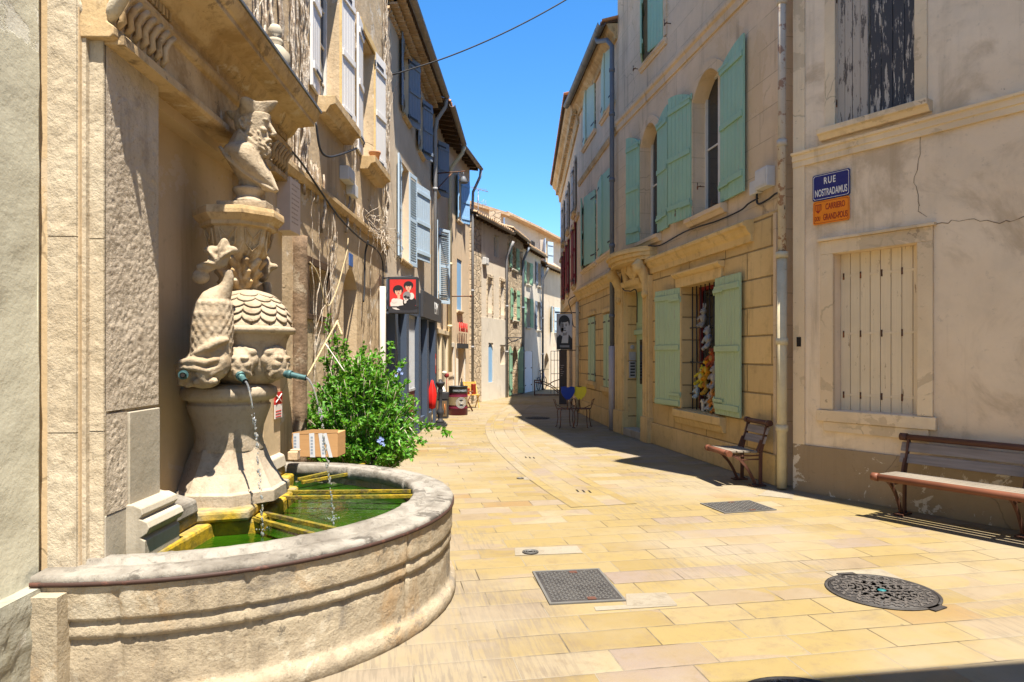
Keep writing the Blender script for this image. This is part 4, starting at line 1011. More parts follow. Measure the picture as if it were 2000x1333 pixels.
o = MB(); o.box(sq[0]-.06, sq[0], -.02, .022, sq[2], sq[3]); o.box(sq[1], sq[1]+.06, -.02, .022, sq[2], sq[3]); o.box(sq[0]-.06, sq[1]+.06, -.02, .025, sq[3], sq[3]+.09); o.box(sq[0]-.06, sq[1]+.06, -.02, .03, sq[2]-.06, sq[2]); o.build('window_surround', M['beam'], vh, bevel=.004)
ww = window(vh, sq[0], sq[1], sq[2], sq[3], 0, .3, M['beam'], 'glass', bars=1)
g = MB(); g.box(dr[0], dr[1], -.34, -.30, 0, dr[3]); g.build('door', bare_wood('old_door', (.25,.17,.09), (.19,.12,.06), axis='z'), vh)
for k, (wd, swl, swr) in enumerate(((w1, 176, 174), (w2, 176, 172))):
    wo_ = window(vh, wd[0], wd[1], wd[2], wd[3], 0, .22, M['frame_white'], 'glass', bars=3)
    shutter(wo_, wd[0]-.02, .03, .40, wd[2]-.02, wd[3]+.05, swl, 1, M['white_paint'], iron=M['iron'])
    shutter(wo_, wd[1]+.02, .03, .50, wd[2]-.02, wd[3]+.05, swr, -1, M['white_paint'], iron=M['iron'])
    sill(vh, wd[0]-.12, wd[1]+.22, wd[2]-.03, 0, M['rubble'] if False else M['cornice_stone'], .26, .2)
    b = MB(); b.box(wd[0]-.14, wd[0]-.005, -.02, .03, wd[2], wd[3]+.12); b.box(wd[1]+.005, wd[1]+.14, -.02, .03, wd[2], wd[3]+.12); b.box(wd[0]-.004, wd[1]+.004, -.02, .03, wd[3], wd[3]+.12); b.build('window_surround', M['yellow_plain'], vh, bevel=.004)
# flower pot on the far sill
u = w2[0]+.30; fp = VW.root('flower_pot', 'terracotta flower pot on the stone sill of the far white shuttered window', 'flower pot')
b = MB(); b.lathe([(.06,w2[2]-.03),(.085,w2[2]+.12),(.095,w2[2]+.12),(.095,w2[2]+.15),(.08,w2[2]+.15),(.075,w2[2]+.11),(0,w2[2]+.11)], (u,.14,0), 18); b.build('pot', M['tile'], fp)
# engraved stone plaque
pq = VW.root('stone_plaque', 'pale pink engraved stone plaque beside the end of the fountain cornice', 'plaque')
v0 = .40; u0, u1 = U(VW,567,v0), U(VW,587,v0); z0, z1 = VW.z(576,455,v0), VW.z(576,352,v0)
b = MB(); b.box(u0, u1, .0, v0, z0, z1); b.build('slab', flat('pink_stone', (.60,.49,.41), .8), pq, bevel=.004)
b = MB()
for i in range(9):
    z = z1-.05-(z1-z0-.1)*i/9; k = u0+.04
    while k < u1-.04-rnd.random()*.08: L = rnd.uniform(.02,.06); b.box(k, min(k+L, u1-.03), v0, v0+.0015, z-.012, z); k += L+.012
b.build('lettering', flat('engraving', (.40,.31,.25), .9), pq)
# bare creeper
cv = VW.root('climbing_vine', 'leafless grey brown creeper stems climbing the vine house wall', 'vine'); b = MB(); rv = random.Random(11)
def creeper(u, z, zt, r, wob=.06, lean=0, br=.25):
    p = Vector((u, .03, z)); pts = [p.copy()]; dirr = Vector((lean, 0, 1))
    while p.z < zt and len(pts) < 130:
        if p.z > 3.9 and any(wd[0]-.5 < p.x < wd[1]+.56 for wd in (w1, w2)): break
        dirr.x = dirr.x*.82 + rv.uniform(-wob, wob)*1.6 + lean*.18
        p = p + Vector((dirr.x, 0, 1)).normalized()*.09; p.y = .025 + abs(noise.noise(p*3))*.07
        pts.append(p.copy())
        if br and rv.random() < br*.10: creeper(p.x, p.z, p.z + rv.uniform(.4, 1.6), r*.5, .22, rv.uniform(-.6,.6), 0)
    n = len(pts)
    if n < 3: return
    b.tube(pts, [r*(1-.6*i/n)*(1+.25*noise.noise(q*9)) for i, q in enumerate(pts)], 6)
uw = U(VW, 750)
for i in range(78):
    x = rv.choice([rv.uniform(742, 764), rv.uniform(742, 764), rv.uniform(690, 704), rv.uniform(588, 616), rv.uniform(560, 612), rv.uniform(664, 690)]); u = min(U(VW, x), VL-.05)
    zb = rv.choice([3.5, 3.6, 3.9, 4.4]); creeper(u, zb, rv.uniform(6.5, 9.8), rv.uniform(.004, .015), rv.uniform(.04,.12))
for i in range(14): creeper(rv.uniform(2.6, 4.6), rv.uniform(4.1, 4.6), rv.uniform(6, 9), rv.uniform(.008, .022), .12)
for i in range(9): creeper(rv.uniform(4.3, 8.8), rv.uniform(.2,1.6), 3.6, rv.uniform(.005, .012), .1, rv.uniform(-.1,.1))
creeper(U(VW,626), 3.2, 5.0, .028, .05); creeper(U(VW,672), 3.4, 4.6, .024, .16)
for i in range(46):                                       # tangle hanging over the string course
    u = rv.uniform(U(VW,700), U(VW,745)); z = zs + rv.uniform(.0,.3); p = Vector((u, .1, z)); pts = [p.copy()]; d = Vector((rv.uniform(-1,1), rv.uniform(0,.5), rv.uniform(-.4,.6)))
    for k in range(9): d += Vector((rv.uniform(-.5,.5), rv.uniform(-.25,.25), rv.uniform(-.6,.3))); d.normalize(); p = p + d*.06; p.y = max(.02, min(.28, p.y)); pts.append(p.copy())
    b.tube(pts, .0045, 5)
b.build('stems', M['vine'], cv)
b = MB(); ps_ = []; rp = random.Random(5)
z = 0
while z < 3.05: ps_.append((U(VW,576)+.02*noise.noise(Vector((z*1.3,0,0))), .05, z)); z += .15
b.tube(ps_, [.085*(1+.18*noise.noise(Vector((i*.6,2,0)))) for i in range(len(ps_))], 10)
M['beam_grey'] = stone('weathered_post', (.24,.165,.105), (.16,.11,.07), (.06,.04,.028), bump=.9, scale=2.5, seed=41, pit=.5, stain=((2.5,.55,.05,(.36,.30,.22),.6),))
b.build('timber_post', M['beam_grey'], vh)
# wires and boxes
def cable(name, label, pts, r, mat=None, cat='cable', n=8, group=None):
    pts = catmull(pts, n); o = empty(name, pts[0], 0, label, cat, group); b = MB(); b.tube([p-pts[0] for p in pts], r, 6); b.build('wire', mat or M['cable'], o, flip=False); return o
VWp = lambda x, y, v=.06: VW.w(*(lambda t: (t[0], v, t[1]))(VW.uz(x, y, v)))
cable('cable', 'thin black cable slung along the string course of the vine house', [VWp(560,285), VWp(590,320,.1), VWp(625,372,.12), VWp(665,428,.12), VWp(706,468,.12), VWp(735,488,.12), VWp(747,512), VWp(748,560)], .012)
cable('cable', 'black cable dropping from the creeper tangle to a box by the shop', [VWp(719,470,.12), VWp(713,500), VWp(712,560), VWp(710,590)], .016)
cable('cable', 'grey cable sagging under the first floor sills of the vine house', [VWp(617,240,.1), VWp(625,290,.12), VWp(640,306,.16), VWp(665,302,.16), VWp(697,290,.2)], .014)
cable('cable', 'pale hose looping over the small dark window', [VWp(605,512), VWp(618,530,.12), VWp(628,560,.16), VWp(634,590,.18), VWp(645,595,.2), VWp(660,560,.16), VWp(668,530,.1), VWp(678,490,.08), VWp(680,466)], .008, flat('hose', (.36,.28,.16), .6))
jb = VW.root('junction_box', 'grey electrical box hanging under the sills on the vine house', 'electrical box'); u0, u1 = U(VW,677,.1), U(VW,700,.1); z0, z1 = VW.z(688,378,.1), VW.z(688,342,.1)
b = MB(); b.box(u0, u0+(u1-u0)*.5, .0, .13, z0+.12, z1+.05); b.box(u0+(u1-u0)*.52, u1, .0, .1, z0, z1-.08); b.build('case', M['white_plastic'], jb, bevel=.01)
b = MB(); b.box(u0+.02, u0+(u1-u0)*.5-.02, .13, .137, z0+.15, z1+.02); b.build('lid', M['white_plastic'], jb, bevel=.004)
np_ = VW.root('house_number_plate', 'little blue enamel house number plate above the arched door', 'sign'); u0, u1 = U(VW,681), U(VW,688); z = VW.z(684,508); b = MB(); b.box(u0, u1, 0, .014, z-.09, z+.09); b.build('plate', flat('enamel_blue', (.05,.12,.35), .3), np_, bevel=.003)
downpipe('drainpipe', 'white plastic pipe where the vine house meets the shop', [VWp(747,560,.07), VWp(747,690,.07)+Vector((0,0,-1.7))], .055, flat('white_pvc', (.46,.43,.38), .5))

# ================================================================= house with the dark shop
AW = Wall((-2.285, 12.35), (-2.10, 17.6))
ah = AW.root('shop_house', 'ochre house with slate blue shutters, tiled eave and dark shopfront', 'house'); AL = AW.len; AT = 8.35
ups = [(779,790,72,207),(796,808,118,250),(812,821,165,282),(823,835,196,309)]
mid = [(769,785,300,496),(797,809,350,514)]
def hole(W, xa, xb, ya, yb, dep=.2): xm = (xa+xb)/2; return (min(W.u(xa),W.u(xb)), max(W.u(xa),W.u(xb)), W.z(xm,yb), W.z(xm,ya), dep)
hu1 = (U(AW,787), U(AW,797.5), AW.z(792,232), AW.z(792,95), .2); hu2 = (U(AW,818), U(AW,825), AW.z(821,300), AW.z(821,185), .2)
hm1 = (U(AW,783), U(AW,798.5), AW.z(791,512), AW.z(791,325), .2)
b = MB(); wall_sheet(b, 0, AL, 0, AT, [hu1, hu2, hm1], 0); shell(b, 0, AL, AT, 0, 6); b.build('wall', M['slate_house'], ah)
for h in (hu1, hu2, hm1): window(ah, h[0], h[1], h[2], h[3], 0, .18)
wl = [o for o in bpy.data.objects if o.parent == ah and o.name.startswith('window')]
for h, o, (l, r), mt in ((hu1, wl[0], (ups[0], ups[1]), M['slate_blue']), (hu2, wl[1], (ups[2], ups[3]), M['slate_blue'])):
    shutter(o, h[0]-.01, .02, .48, h[2], h[3], 170, 1, mt, iron=M['iron']); shutter(o, h[1]+.01, .02, .48, h[2], h[3], 160, -1, mt, iron=M['iron'])
shutter(wl[2], hm1[0]-.01, .02, .5, hm1[2], hm1[3], 174, 1, M['sky_blue'], louver=True, iron=M['sky_blue']); shutter(wl[2], hm1[1]+.01, .02, .52, hm1[2], hm1[3], 172, -1, M['sky_blue'], louver=True)
# last shutter swung right out, showing its boards
hm2u = U(AW, 812); shutter(wl[2], hm2u, .02, .85, AW.z(812,505), AW.z(812,357), 168, -1, M['sky_blue'], bars=(.1,.5,.9), plank=.14)
for h in (hu1, hu2, hm1): sill(ah, h[0]-.1, h[1]+.1, h[2], 0, M['cornice_stone'], .09, .09)
genoise(ah, 0, AL, -.06, AT-.36)
tile_eave(ah, 0, AL, -1.2, .36, AT+.42, AT+.05); gutter(ah, -.02, AL, .42, AT+.02)
# shopfront
b = MB(); zf = AW.z(800,612,.2); fz1 = AW.z(840,577,.2)
b.box(.05, AL-.02, -.03, .13, zf, zf+.55)
sfm = flat('shopfront_slate', (.055,.075,.115), .5)
uA, uB = .3, AL-.35
for u in (.06, 1.15, 2.55, 3.7, AL-.32): b.box(u, u+.26, -.03, .16, 0, zf)
b.box(.06, AL-.06, -.03, .11, 0, .3); b.build('shopfront', sfm, ah, bevel=.005)
b = MB(); b.box(.32, 1.15, .02, .04, .3, zf); b.box(2.8, 3.7, .02, .04, .3, zf); b.box(3.96, AL-.32, .02, .04, .3, zf); b.build('shop_window', M['glass'], ah)
b = MB(); b.box(1.41, 2.55, .03, .07, .0, .95); b.build('panel', flat('oxblood_panel', (.16,.03,.035), .5), ah, bevel=.004)
b = MB()
for i in range(11): u = 1.46+i*.105; b.box(u, u+.022, .05, .075, .95, zf-.03)
b.box(1.41, 2.55, .045, .08, zf-.06, zf); b.box(1.41, 2.55, .04, .085, .95, 1.0); b.build('grille', flat('grille_grey', (.45,.46,.48), .4), ah)
b = MB(); b.box(1.41, 2.55, .0, .02, .95, zf); b.build('shop_door', M['glass'], ah)
# fascia sign
fs = AW.root('fascia_sign', 'charcoal shop fascia with white lettering beyond the red poster', 'sign'); u0, u1 = U(AW,832,.2), U(AW,864,.2)
z0, z1 = AW.z(845,612,.2), AW.z(845,577,.2); u0 = 2.9; u1 = AL+.6
b = MB(); b.box(u0, u1, .135, .2, zf+.02, zf+.62); b.build('board', flat('fascia_charcoal', (.05,.05,.055), .5), fs, bevel=.004)
Mx = Matrix.Translation((u1-.95, -.203, zf+.32)) @ Matrix.Rotation(R(90), 4, 'X'); text('lettering', 'EIM', .42, flat('sign_white2', (.7,.7,.7), .5), fs, Mx)
# red poster lightbox hung square to the wall
lb = empty('poster_lightbox', (-1.98, 12.1, 2.80), 0, 'red lightbox poster of three faces hung out over the dark shop', 'sign')
Y = 12.1; x0, x1 = (760-1000)/F*Y, (817-1000)/F*Y; z0, z1 = CZ-(613-HZ)/F*Y, CZ-(542-HZ)/F*Y; w_ = x1-x0; h_ = z1-z0; ox = (x0+x1)/2+1.98; oz = (z0+z1)/2-2.80
b = MB(); b.box(ox-w_/2, ox+w_/2, -.1, .1, oz-h_/2, oz+h_/2); b.build('case', M['iron'], lb, bevel=.01)
def poster_face(b, cx, cz, s, ms, dy, hair=1.0, tilt=0):
    """flat cut-paper head: hair, face, features"""
    def el(x, z, rx, rz, m, lay): 
        n = 20; c, sn = math.cos(tilt), math.sin(tilt); X = (x*c - z*sn)*s; Z = (x*sn + z*c)*s
        b.add([(cx+X+rx*s*math.cos(2*math.pi*i/n)*c-rz*s*math.sin(2*math.pi*i/n)*sn, dy+.0006*lay, cz+Z+rx*s*math.cos(2*math.pi*i/n)*sn+rz*s*math.sin(2*math.pi*i/n)*c) for i in range(n)], [tuple(range(n))], m)
    hr, sk, fe, lp = ms
    el(0,.14,.40*hair,.44,hr,1); el(0,-.02,.30,.40,sk,2); el(0,.26,.33*hair,.20,hr,3); el(.0,-.5,.13,.2,sk,1)
    for k in (-1, 1): el(.12*k,.02,.065,.035,fe,4); el(.12*k,.10,.08,.018,hr,4)
    el(.0,-.10,.035,.06,fe if lp == fe else lp,4); el(0,-.23,.10,.035,lp,4)
b = MB(); fy = .1005; b.quad((ox-w_/2+.03, fy, oz-h_/2+.10), (ox+w_/2-.03, fy, oz-h_/2+.10), (ox+w_/2-.03, fy, oz+h_/2-.05), (ox-w_/2+.03, fy, oz+h_/2-.05), 0)
def blob(b, cx, cz, rx, rz, m, dy): b.add([(cx+rx*math.cos(2*math.pi*i/18), dy, cz+rz*math.sin(2*math.pi*i/18)) for i in range(18)], [tuple(range(18))], m)
blob(b, ox-.09, oz-.16, .13, .10, 5, fy+.0004); blob(b, ox+.12, oz-.13, .12, .11, 1, fy+.0004); blob(b, ox+.08, oz-.22, .19, .045, 1, fy+.0006)
poster_face(b, ox+.10, oz+.145, .17, (1,2,6,3), fy, 1.25); poster_face(b, ox-.08, oz+.065, .19, (1,2,6,3), fy, 1.2, .1); poster_face(b, ox+.065, oz-.035, .17, (4,5,1,1), fy+.003, 1.0, -.25); blob(b, ox+.045, oz-.03, .028, .024, 1, fy+.007); blob(b, ox+.095, oz-.045, .026, .022, 1, fy+.007); blob(b, ox+.15, oz-.02, .05, .06, 5, fy+.002); blob(b, ox-.15, oz-.1, .05, .04, 5, fy+.003)
b.quad((ox-w_/2+.03, fy+.0005, oz-h_/2+.10), (ox+w_/2-.03, fy+.0005, oz-h_/2+.10), (ox+w_/2-.03, fy+.0005, oz-h_/2+.125), (ox-w_/2+.03, fy+.0005, oz-h_/2+.125), 1)
b.build('poster', [flat('poster_red', (.55,.035,.03), .4), flat('poster_black', (.02,.018,.02), .5), flat('poster_skin', (.66,.36,.24), .5), flat('poster_lip', (.42,.06,.05), .5), flat('poster_grey', (.22,.2,.2), .5), flat('poster_pale', (.62,.55,.5), .5), flat('poster_brown', (.30,.13,.08), .5)], lb)
b = MB(); b.tube([(ox-w_/2-.34, 0, oz+h_/2-.03), (ox+w_/2-.1, 0, oz+h_/2+.02)], .014, 8); b.tube([(ox-w_/2-.3, 0, oz-h_/2+.05), (ox-w_/2+.05, 0, oz-h_/2+.05)], .012, 8); b.build('bracket', M['iron'], lb)

# ================================================================= narrow house with beige shopfront
BW = Wall((-2.10, 17.6), (-2.02, 20.9))
bh = BW.root('narrow_house', 'narrow tan house with dark boarded eave and beige shopfront', 'house'); BL = BW.len; BT = 8.25
hb = (U(BW,846), U(BW,855), BW.z(850,372), BW.z(850,262), .2); hb2 = (U(BW,850), U(BW,857), BW.z(853,590), BW.z(853,440), .2)
b = MB(); wall_sheet(b, 0, BL, 0, BT, [hb, hb2], 0); shell(b, 0, BL, BT); b.build('wall', M['slate_house'], bh)
for h, mt in ((hb, M['slate_blue']), (hb2, M['sky_blue'])):
    o = window(bh, h[0], h[1], h[2], h[3], 0, .18); shutter(o, h[0]-.01, .02, .45, h[2], h[3], 165, 1, mt, louver=mt is M['sky_blue'], iron=M['iron']); shutter(o, h[1]+.01, .02, .5, h[2], h[3], 150, -1, mt, louver=mt is M['sky_blue'], iron=M['iron']); sill(bh, h[0]-.08, h[1]+.08, h[2], 0, M['cornice_stone'])
rafters(bh, 0, BL, -.1, .45, BT, .4, drop=.10); tile_eave(bh, 0, BL, -1.2, .5, BT+.42, BT-.02); gutter(bh, -.02, BL, .56, BT-.08)
b = MB(); zt = BW.z(850,640,.1); b.box(.02, BL-.02, -.02, .10, zt-.12, zt); b.box(.02, .3, -.02, .08, 0, zt-.12); b.box(BL-.3, BL-.02, -.02, .08, 0, zt-.12); b.box(1.5, 1.75, -.02, .08, 0, zt-.12); b.build('shopfront', M['cream_paint'], bh, bevel=.004)
b = MB(); b.box(.3, 1.5, -.01, .02, .5, zt-.12); b.box(1.75, BL-.3, -.01, .02, .0, zt-.12); b.build('shop_window', M['glass'], bh)
# iron arm with a lamp
la = BW.root('wall_lamp', 'rusty iron arm lamp high on the narrow house', 'lamp'); z = BW.z(850,335); b = MB(); u = U(BW,852); b.tube([(u, 0, z), (u, .8, z+.05)], .018, 8); b.tube([(u, 0, z-.45), (u, .45, z+.02)], .014, 8); b.build('arm', M['iron_rust'], la)
b = MB(); b.lathe([(.02,z-.08),(.05,z-.1),(.12,z-.26),(.11,z-.27),(.03,z-.2)], (u,.75,0), 16); b.tube([(u,.75,z+.04),(u,.75,z-.1)], .012, 7); b.build('lamp_shade', M['zinc_dark'], la)

# ================================================================= peach house
CW = Wall((-2.02, 20.9), (-1.50, 24.2))
ch_ = CW.root('peach_house', 'smooth peach rendered house with light blue shutters and white door surrounds', 'house'); CL = CW.len; CT = 8.4
h1 = (U(CW,892.5), U(CW,900), CW.z(896,432), CW.z(896,347), .22); h2 = (U(CW,892.5), U(CW,902), CW.z(897,607), CW.z(897,507), .08)
d1 = (U(CW,872.5), U(CW,884.5), 0, CW.z(878,678), .45); d2 = (U(CW,893), U(CW,905.5), 0, CW.z(899,680), .45)
b = MB(); wall_sheet(b, 0, CL, 0, CT, [h1, h2, d1, d2], 0); shell(b, 0, CL, CT); b.build('wall', M['peach'], ch_)
o = window(ch_, h1[0], h1[1], h1[2], h1[3], 0, .2); shutter(o, h1[0]-.01, .02, .42, h1[2], h1[3], 160, 1, M['mid_blue']); shutter(o, h1[1]+.01, .02, .42, h1[2], h1[3], 150, -1, M['mid_blue'])
o = window(ch_, h2[0], h2[1], h2[2], h2[3], 0, .06, M['mid_blue'], 'boards'); sill(ch_, h2[0]-.06, h2[1]+.06, h2[2], 0, M['peach']); sill(ch_, h1[0]-.06, h1[1]+.06, h1[2], 0, M['peach'])
for d in (d1, d2):
    b = MB(); b.box(d[0]-.12, d[0]-.002, -.02, .04, 0, d[3]+.14); b.box(d[1]+.002, d[1]+.12, -.02, .04, 0, d[3]+.14); b.box(d[0]-.002, d[1]+.002, -.02, .04, d[3]+.002, d[3]+.14); b.build('door_surround', M['pale'], ch_, bevel=.004)
    b = MB(); b.box(d[0], d[1], -.44, -.40, 0, d[3]); b.build('door', M['white_door'], ch_)
rafters(ch_, 0, CL, -.1, .3, CT, .4, drop=.06); tile_eave(ch_, 0, CL, -1.2, .34, CT+.4, CT-.02); gutter(ch_, -.02, CL+.1, .4, CT-.07)
pa = CW.root('shop_letters', 'five tall red letters standing on thin stems over a white doorway', 'sign'); z0 = CW.z(899,677,.08)
M['letter_red'] = flat('letter_red', (.6,.02,.02), .4)
for i, c_ in enumerate('PAMPA'):
    u = d2[0]-.06+(d2[1]-d2[0]+.12)*i/4; text('letter', c_, .42, M['letter_red'], pa, Matrix.Translation((u, -.1, z0+.62)) @ Matrix.Rotation(R(90), 4, 'X'), .015, xs=.5, bold=.004)
    b = MB(); b.box(u-.012, u+.012, .07, .09, z0+.02, z0+.45); b.build('stem', M['brown_steel'], pa)
b = MB(); b.box(d2[0]-.22, d2[1]+.22, .042, .12, z0-.06, z0+.10); b.build('shelf', M['iron'], pa)
ib = CW.root('sign_bracket', 'bare rusty iron bar sticking out of the peach house wall', 'bracket'); z = CW.z(880,582); b = MB(); b.tube([(.05, 0, z), (.1, .75, z)], .018, 8); b.ball((.1,.76,z), .035, 8, 6); b.build('bar', M['iron_rust'], ib)
downpipe('drainpipe', 'long grey green drainpipe between the narrow house and the peach house', [Vector((-1.47,20.85,8.08)), Vector((-1.52,20.85,7.88)), Vector((-1.86,20.88,7.45)), Vector((-1.9,20.88,7.1)), Vector((-1.9,20.88,1.2))], .06, M['pipe_cream'], [(-1.9,20.88,4.5),(-1.9,20.88,2.6)])
downpipe('drainpipe', 'curved pipe end hanging from the gutter of the shop house', [Vector((-1.69,17.55,8.30)), Vector((-1.71,17.6,8.12)), Vector((-1.93,17.62,7.8)), Vector((-1.98,17.62,7.5)), Vector((-1.98,17.62,.3))], .05, M['zinc'], [(-1.98,17.62,6),(-1.98,17.62,3)])
downpipe('drainpipe', 'grey pipe at the far corner of the peach house', [Vector((-1.10,24.12,8.25)), Vector((-1.13,24.12,8.02)), Vector((-1.38,24.2,7.5)), Vector((-1.40,24.22,7.0)), Vector((-1.40,24.22,.1))], .05, M['zinc'], [(-1.40,24.22,4),(-1.40,24.22,2)])
# ================================================================= near house (in the shade, right foreground)
NW = Wall((3.57, 8.65), (3.57+.5642*13, 8.65-.8257*13))
nh = NW.root('near_house', 'pale peeling house with closed board shutters behind the long bench', 'house'); NT_ = 8.0
gw = (NW.u(1629), NW.u(1793), NW.z(1660,803), NW.z(1629,496), .2); uw_ = (NW.u(1632), NW.u(1787), NW.z(1632,250), NW.z(1632,250)+1.9, .1)
b = MB(); wall_sheet(b, 0, NW.len, 0, NT_, [gw, uw_], 0); shell(b, 0, NW.len, NT_, 0, 6); b.build('wall', M['near'], nh)
zp = NW.z(1549, 866)
b = MB(); b.box(.0, gw[0]-.32, -.02, .022, 0, zp); b.box(gw[0]-.32, NW.len, -.02, .022, 0, zp); b.build('plinth', M['plinth'], nh, bevel=.004)
b = MB(); b.box(0, .16, -.02, .02, zp, NT_); b.build('quoin', M['near_trim'], nh, bevel=.004)
zc = NW.z(1550, 327)
b = MB(); b.sweep([(.01,-.02),(-.03,-.02),(-.03,.05),(-.045,.055),(-.045,.12),(-.07,.13),(-.075,.16),(.01,.17)], [(0,0,zc), (NW.len,0,zc)]); b.build('string_course', M['near_trim'], nh, bevel=.004)
def surround(W, root, h, wd, out, mat, ears=0.0, bottom=False):
    b = MB(); a, c, z0, z1 = h[:4]
    b.box(a-wd, a, -.02, out, z0-(0 if not bottom else wd), z1); b.box(c, c+wd, -.02, out, z0-(0 if not bottom else wd), z1); b.box(a-wd-ears, c+wd+ears, -.02, out, z1+.001, z1+wd)
    b.box(a-wd-ears-.03, c+wd+ears+.03, -.02, out+.03, z1+wd+.001, z1+wd+.035)
    return b.build('window_surround', mat, root, bevel=.005)
surround(NW, nh, gw, .16, .03, M['near_trim']); surround(NW, nh, uw_, .13, .02, M['near_trim'])
o = MB(); n = 8; pw = (gw[1]-gw[0])/n; v = -.17
for i in range(n): o.box(gw[0]+i*pw+.004, gw[0]+(i+1)*pw-.004, v, v+.03, gw[2]+.0, gw[3])
for z in (gw[2]+.17, gw[2]+(gw[3]-gw[2])*.48, gw[3]-.28):
    for i in (0, 4): o.box(gw[0]+i*pw+.01, gw[0]+(i+4)*pw-.012, v+.029, v+.034, z, z+.028, 0)
    for i in (0.25, 1.98, 4.05, 5.95): o.box(gw[0]+i*pw+.0, gw[0]+i*pw+.02, v+.03, v+.037, z-.03, z+.05, 1)
o.build('closed_shutter', [M['cream_paint'], M['iron_rust']], nh, bevel=.003)
o = MB(); o.box(gw[0]-.2, gw[1]+.2, -.02, .055, gw[2]-.14, gw[2]-.005); o.box(gw[0], gw[1], -.19, -.02, gw[2]-.1, gw[2]-.004); o.box(gw[0]-.12, gw[1]+.12, -.02, .035, gw[2]-.26, gw[2]-.143)
o.build('sill', M['near_trim'], nh, bevel=.006)
um = uw_[0]+(uw_[1]-uw_[0])*.42; v = -.075
for (a, c, mt, nm) in ((uw_[0], um-.012, M['grey_board'], 4), (um+.012, uw_[1], M['dark_board'], 4)):
    o = MB(); pw = (c-a)/nm
    for i in range(nm): o.box(a+i*pw+.003, a+(i+1)*pw-.003, v+.004*(i%2), v+.035+.004*(i%2), uw_[2]+.02, uw_[3])
    o.box(a, c, v-.02, v+.01, uw_[2]+.02, uw_[3]); o.build('closed_shutter', mt, nh, bevel=.003)
o = MB(); 
for u in (uw_[0]-.01, uw_[1]+.015):
    for z in (uw_[2]+.25, uw_[2]+1.5): o.tube([(u, -.02, z), (u, -.02, z+.09)], .018, 8); 
o.build('hinge', M['iron_rust'], nh)
sill(nh, uw_[0]-.17, uw_[1]+.18, uw_[2]+.0, 0, M['near_trim'], .16, .13)
rafters(nh, 0, NW.len, -.1, .5, NT_, .5, drop=.1); tile_eave(nh, -.05, 6.0, -1.6, .55, NT_+.5, NT_-.02); gutter(nh, -.05, NW.len, .6, NT_-.08)
# cracks in the render
def crack(root, W, pts, wd=.006, seed=1):
    rr = random.Random(seed); b = MB(); q = []
    P = [W.uz(x, y) for x, y in pts]
    for (u0, z0), (u1, z1) in zip(P, P[1:]):
        n = max(3, int(math.hypot(u1-u0, z1-z0)/.05))
        for i in range(n): t = i/n; q.append((u0+(u1-u0)*t+rr.uniform(-.018,.018), z0+(z1-z0)*t+rr.uniform(-.018,.018)))
    for (a, c), (e, f) in zip(q, q[1:]):
        L = math.hypot(e-a, f-c) or 1; nx, nz = -(f-c)/L*wd*rr.uniform(.3,1), (e-a)/L*wd*rr.uniform(.3,1)
        b.quad((a-nx, .003, c-nz), (e-nx, .003, f-nz), (e+nx, .003, f+nz), (a+nx, .003, c+nz))
    b.build('crack', flat('crack_dark', (.22,.155,.10), .95), root)
crack(nh, NW, [(1794,250),(1797,300),(1786,345),(1797,400),(1790,415),(1818,432)], .0042, 2); crack(nh, NW, [(1830,438),(1862,432),(1900,428),(1940,436),(1975,430),(2010,424)], .005, 3)
b = MB(); u, z = NW.uz(1562, 668); b.box(u-.03, u+.03, .0, .024, z-.06, z+.06); b.build('vent_hole', M['dark'], nh)
# street name plates
def plate(name, label, px, mats, words, W=NW):
    (xl, yl), (xr, yr), hb = px
    u0, z1 = W.uz(xl, yl, .02); u1, _ = W.uz(xr, yr, .02); z0 = W.z(xl, hb, .02)
    o = W.root(name, label, 'sign'); b = MB(); c = .016
    def pl(i): return [(u0+i+c, z0+i), (u1-i-c, z0+i), (u1-i, z0+i+c), (u1-i, z1-i-c), (u1-i-c, z1-i), (u0+i+c, z1-i), (u0+i, z1-i-c), (u0+i, z0+i+c)]
    b.prism([(a, .012, z) for a, z in pl(0)], (0, .01, 0), 0)
    out, inn = pl(.012), pl(.017)
    for i in range(8): j = (i+1) % 8; b.quad((out[i][0], .0226, out[i][1]), (out[j][0], .0226, out[j][1]), (inn[j][0], .0226, inn[j][1]), (inn[i][0], .0226, inn[i][1]), 1)
    b.build('plate', mats, o)
    cu = (u0+u1)/2; H = z1-z0
    for tx, fx, fz, size, xs, bold, *sp in words:
        text('lettering', tx, size, mats[1], o, Matrix.Translation((u0+(u1-u0)*fx, -.0235, z0+H*fz)) @ Matrix.Rotation(R(90), 4, 'X'), .001, xs=xs, bold=bold, sp=sp[0] if sp else 1.0)
    return o, u0, u1, z0, z1
eb = NT('enamel_navy').fin((.012,.018,.15), .25, spec=.5); ew = NT('enamel_white').fin((.72,.70,.66), .3); eo = flat('enamel_orange', (.80,.24,.02), .3); er = flat('enamel_darkred', (.33,.035,.02), .4)
plate('street_sign', 'navy enamel street name plate with white letters on the pale house', ((1587,345),(1660,327),395), [eb, ew], [('RUE', .47, .71, .112, .66, .002, 1.25), ('NOSTRADAMUS', .5, .27, .118, .47, .002, 1.02)])
o, u0, u1, z0, z1 = plate('street_sign', 'orange enamel plate with dark red letters just below the blue one', ((1588,396),(1659,383),441), [eo, er], [('CARRIERO', .62, .70, .10, .52, .002), ('GRAND-POUS', .62, .26, .105, .46, .002), ('DOU', .13, .24, .075, .42, .001)])
b = MB(); cx, cz = u0+(u1-u0)*.15, z0+(z1-z0)*.68; sh = [(-.04,.05),(.04,.05),(.04,-.02),(.0,-.06),(-.04,-.02)]
b.prism([(cx+a, .0235, cz+c) for a, c in sh], (0,.002,0), 0)
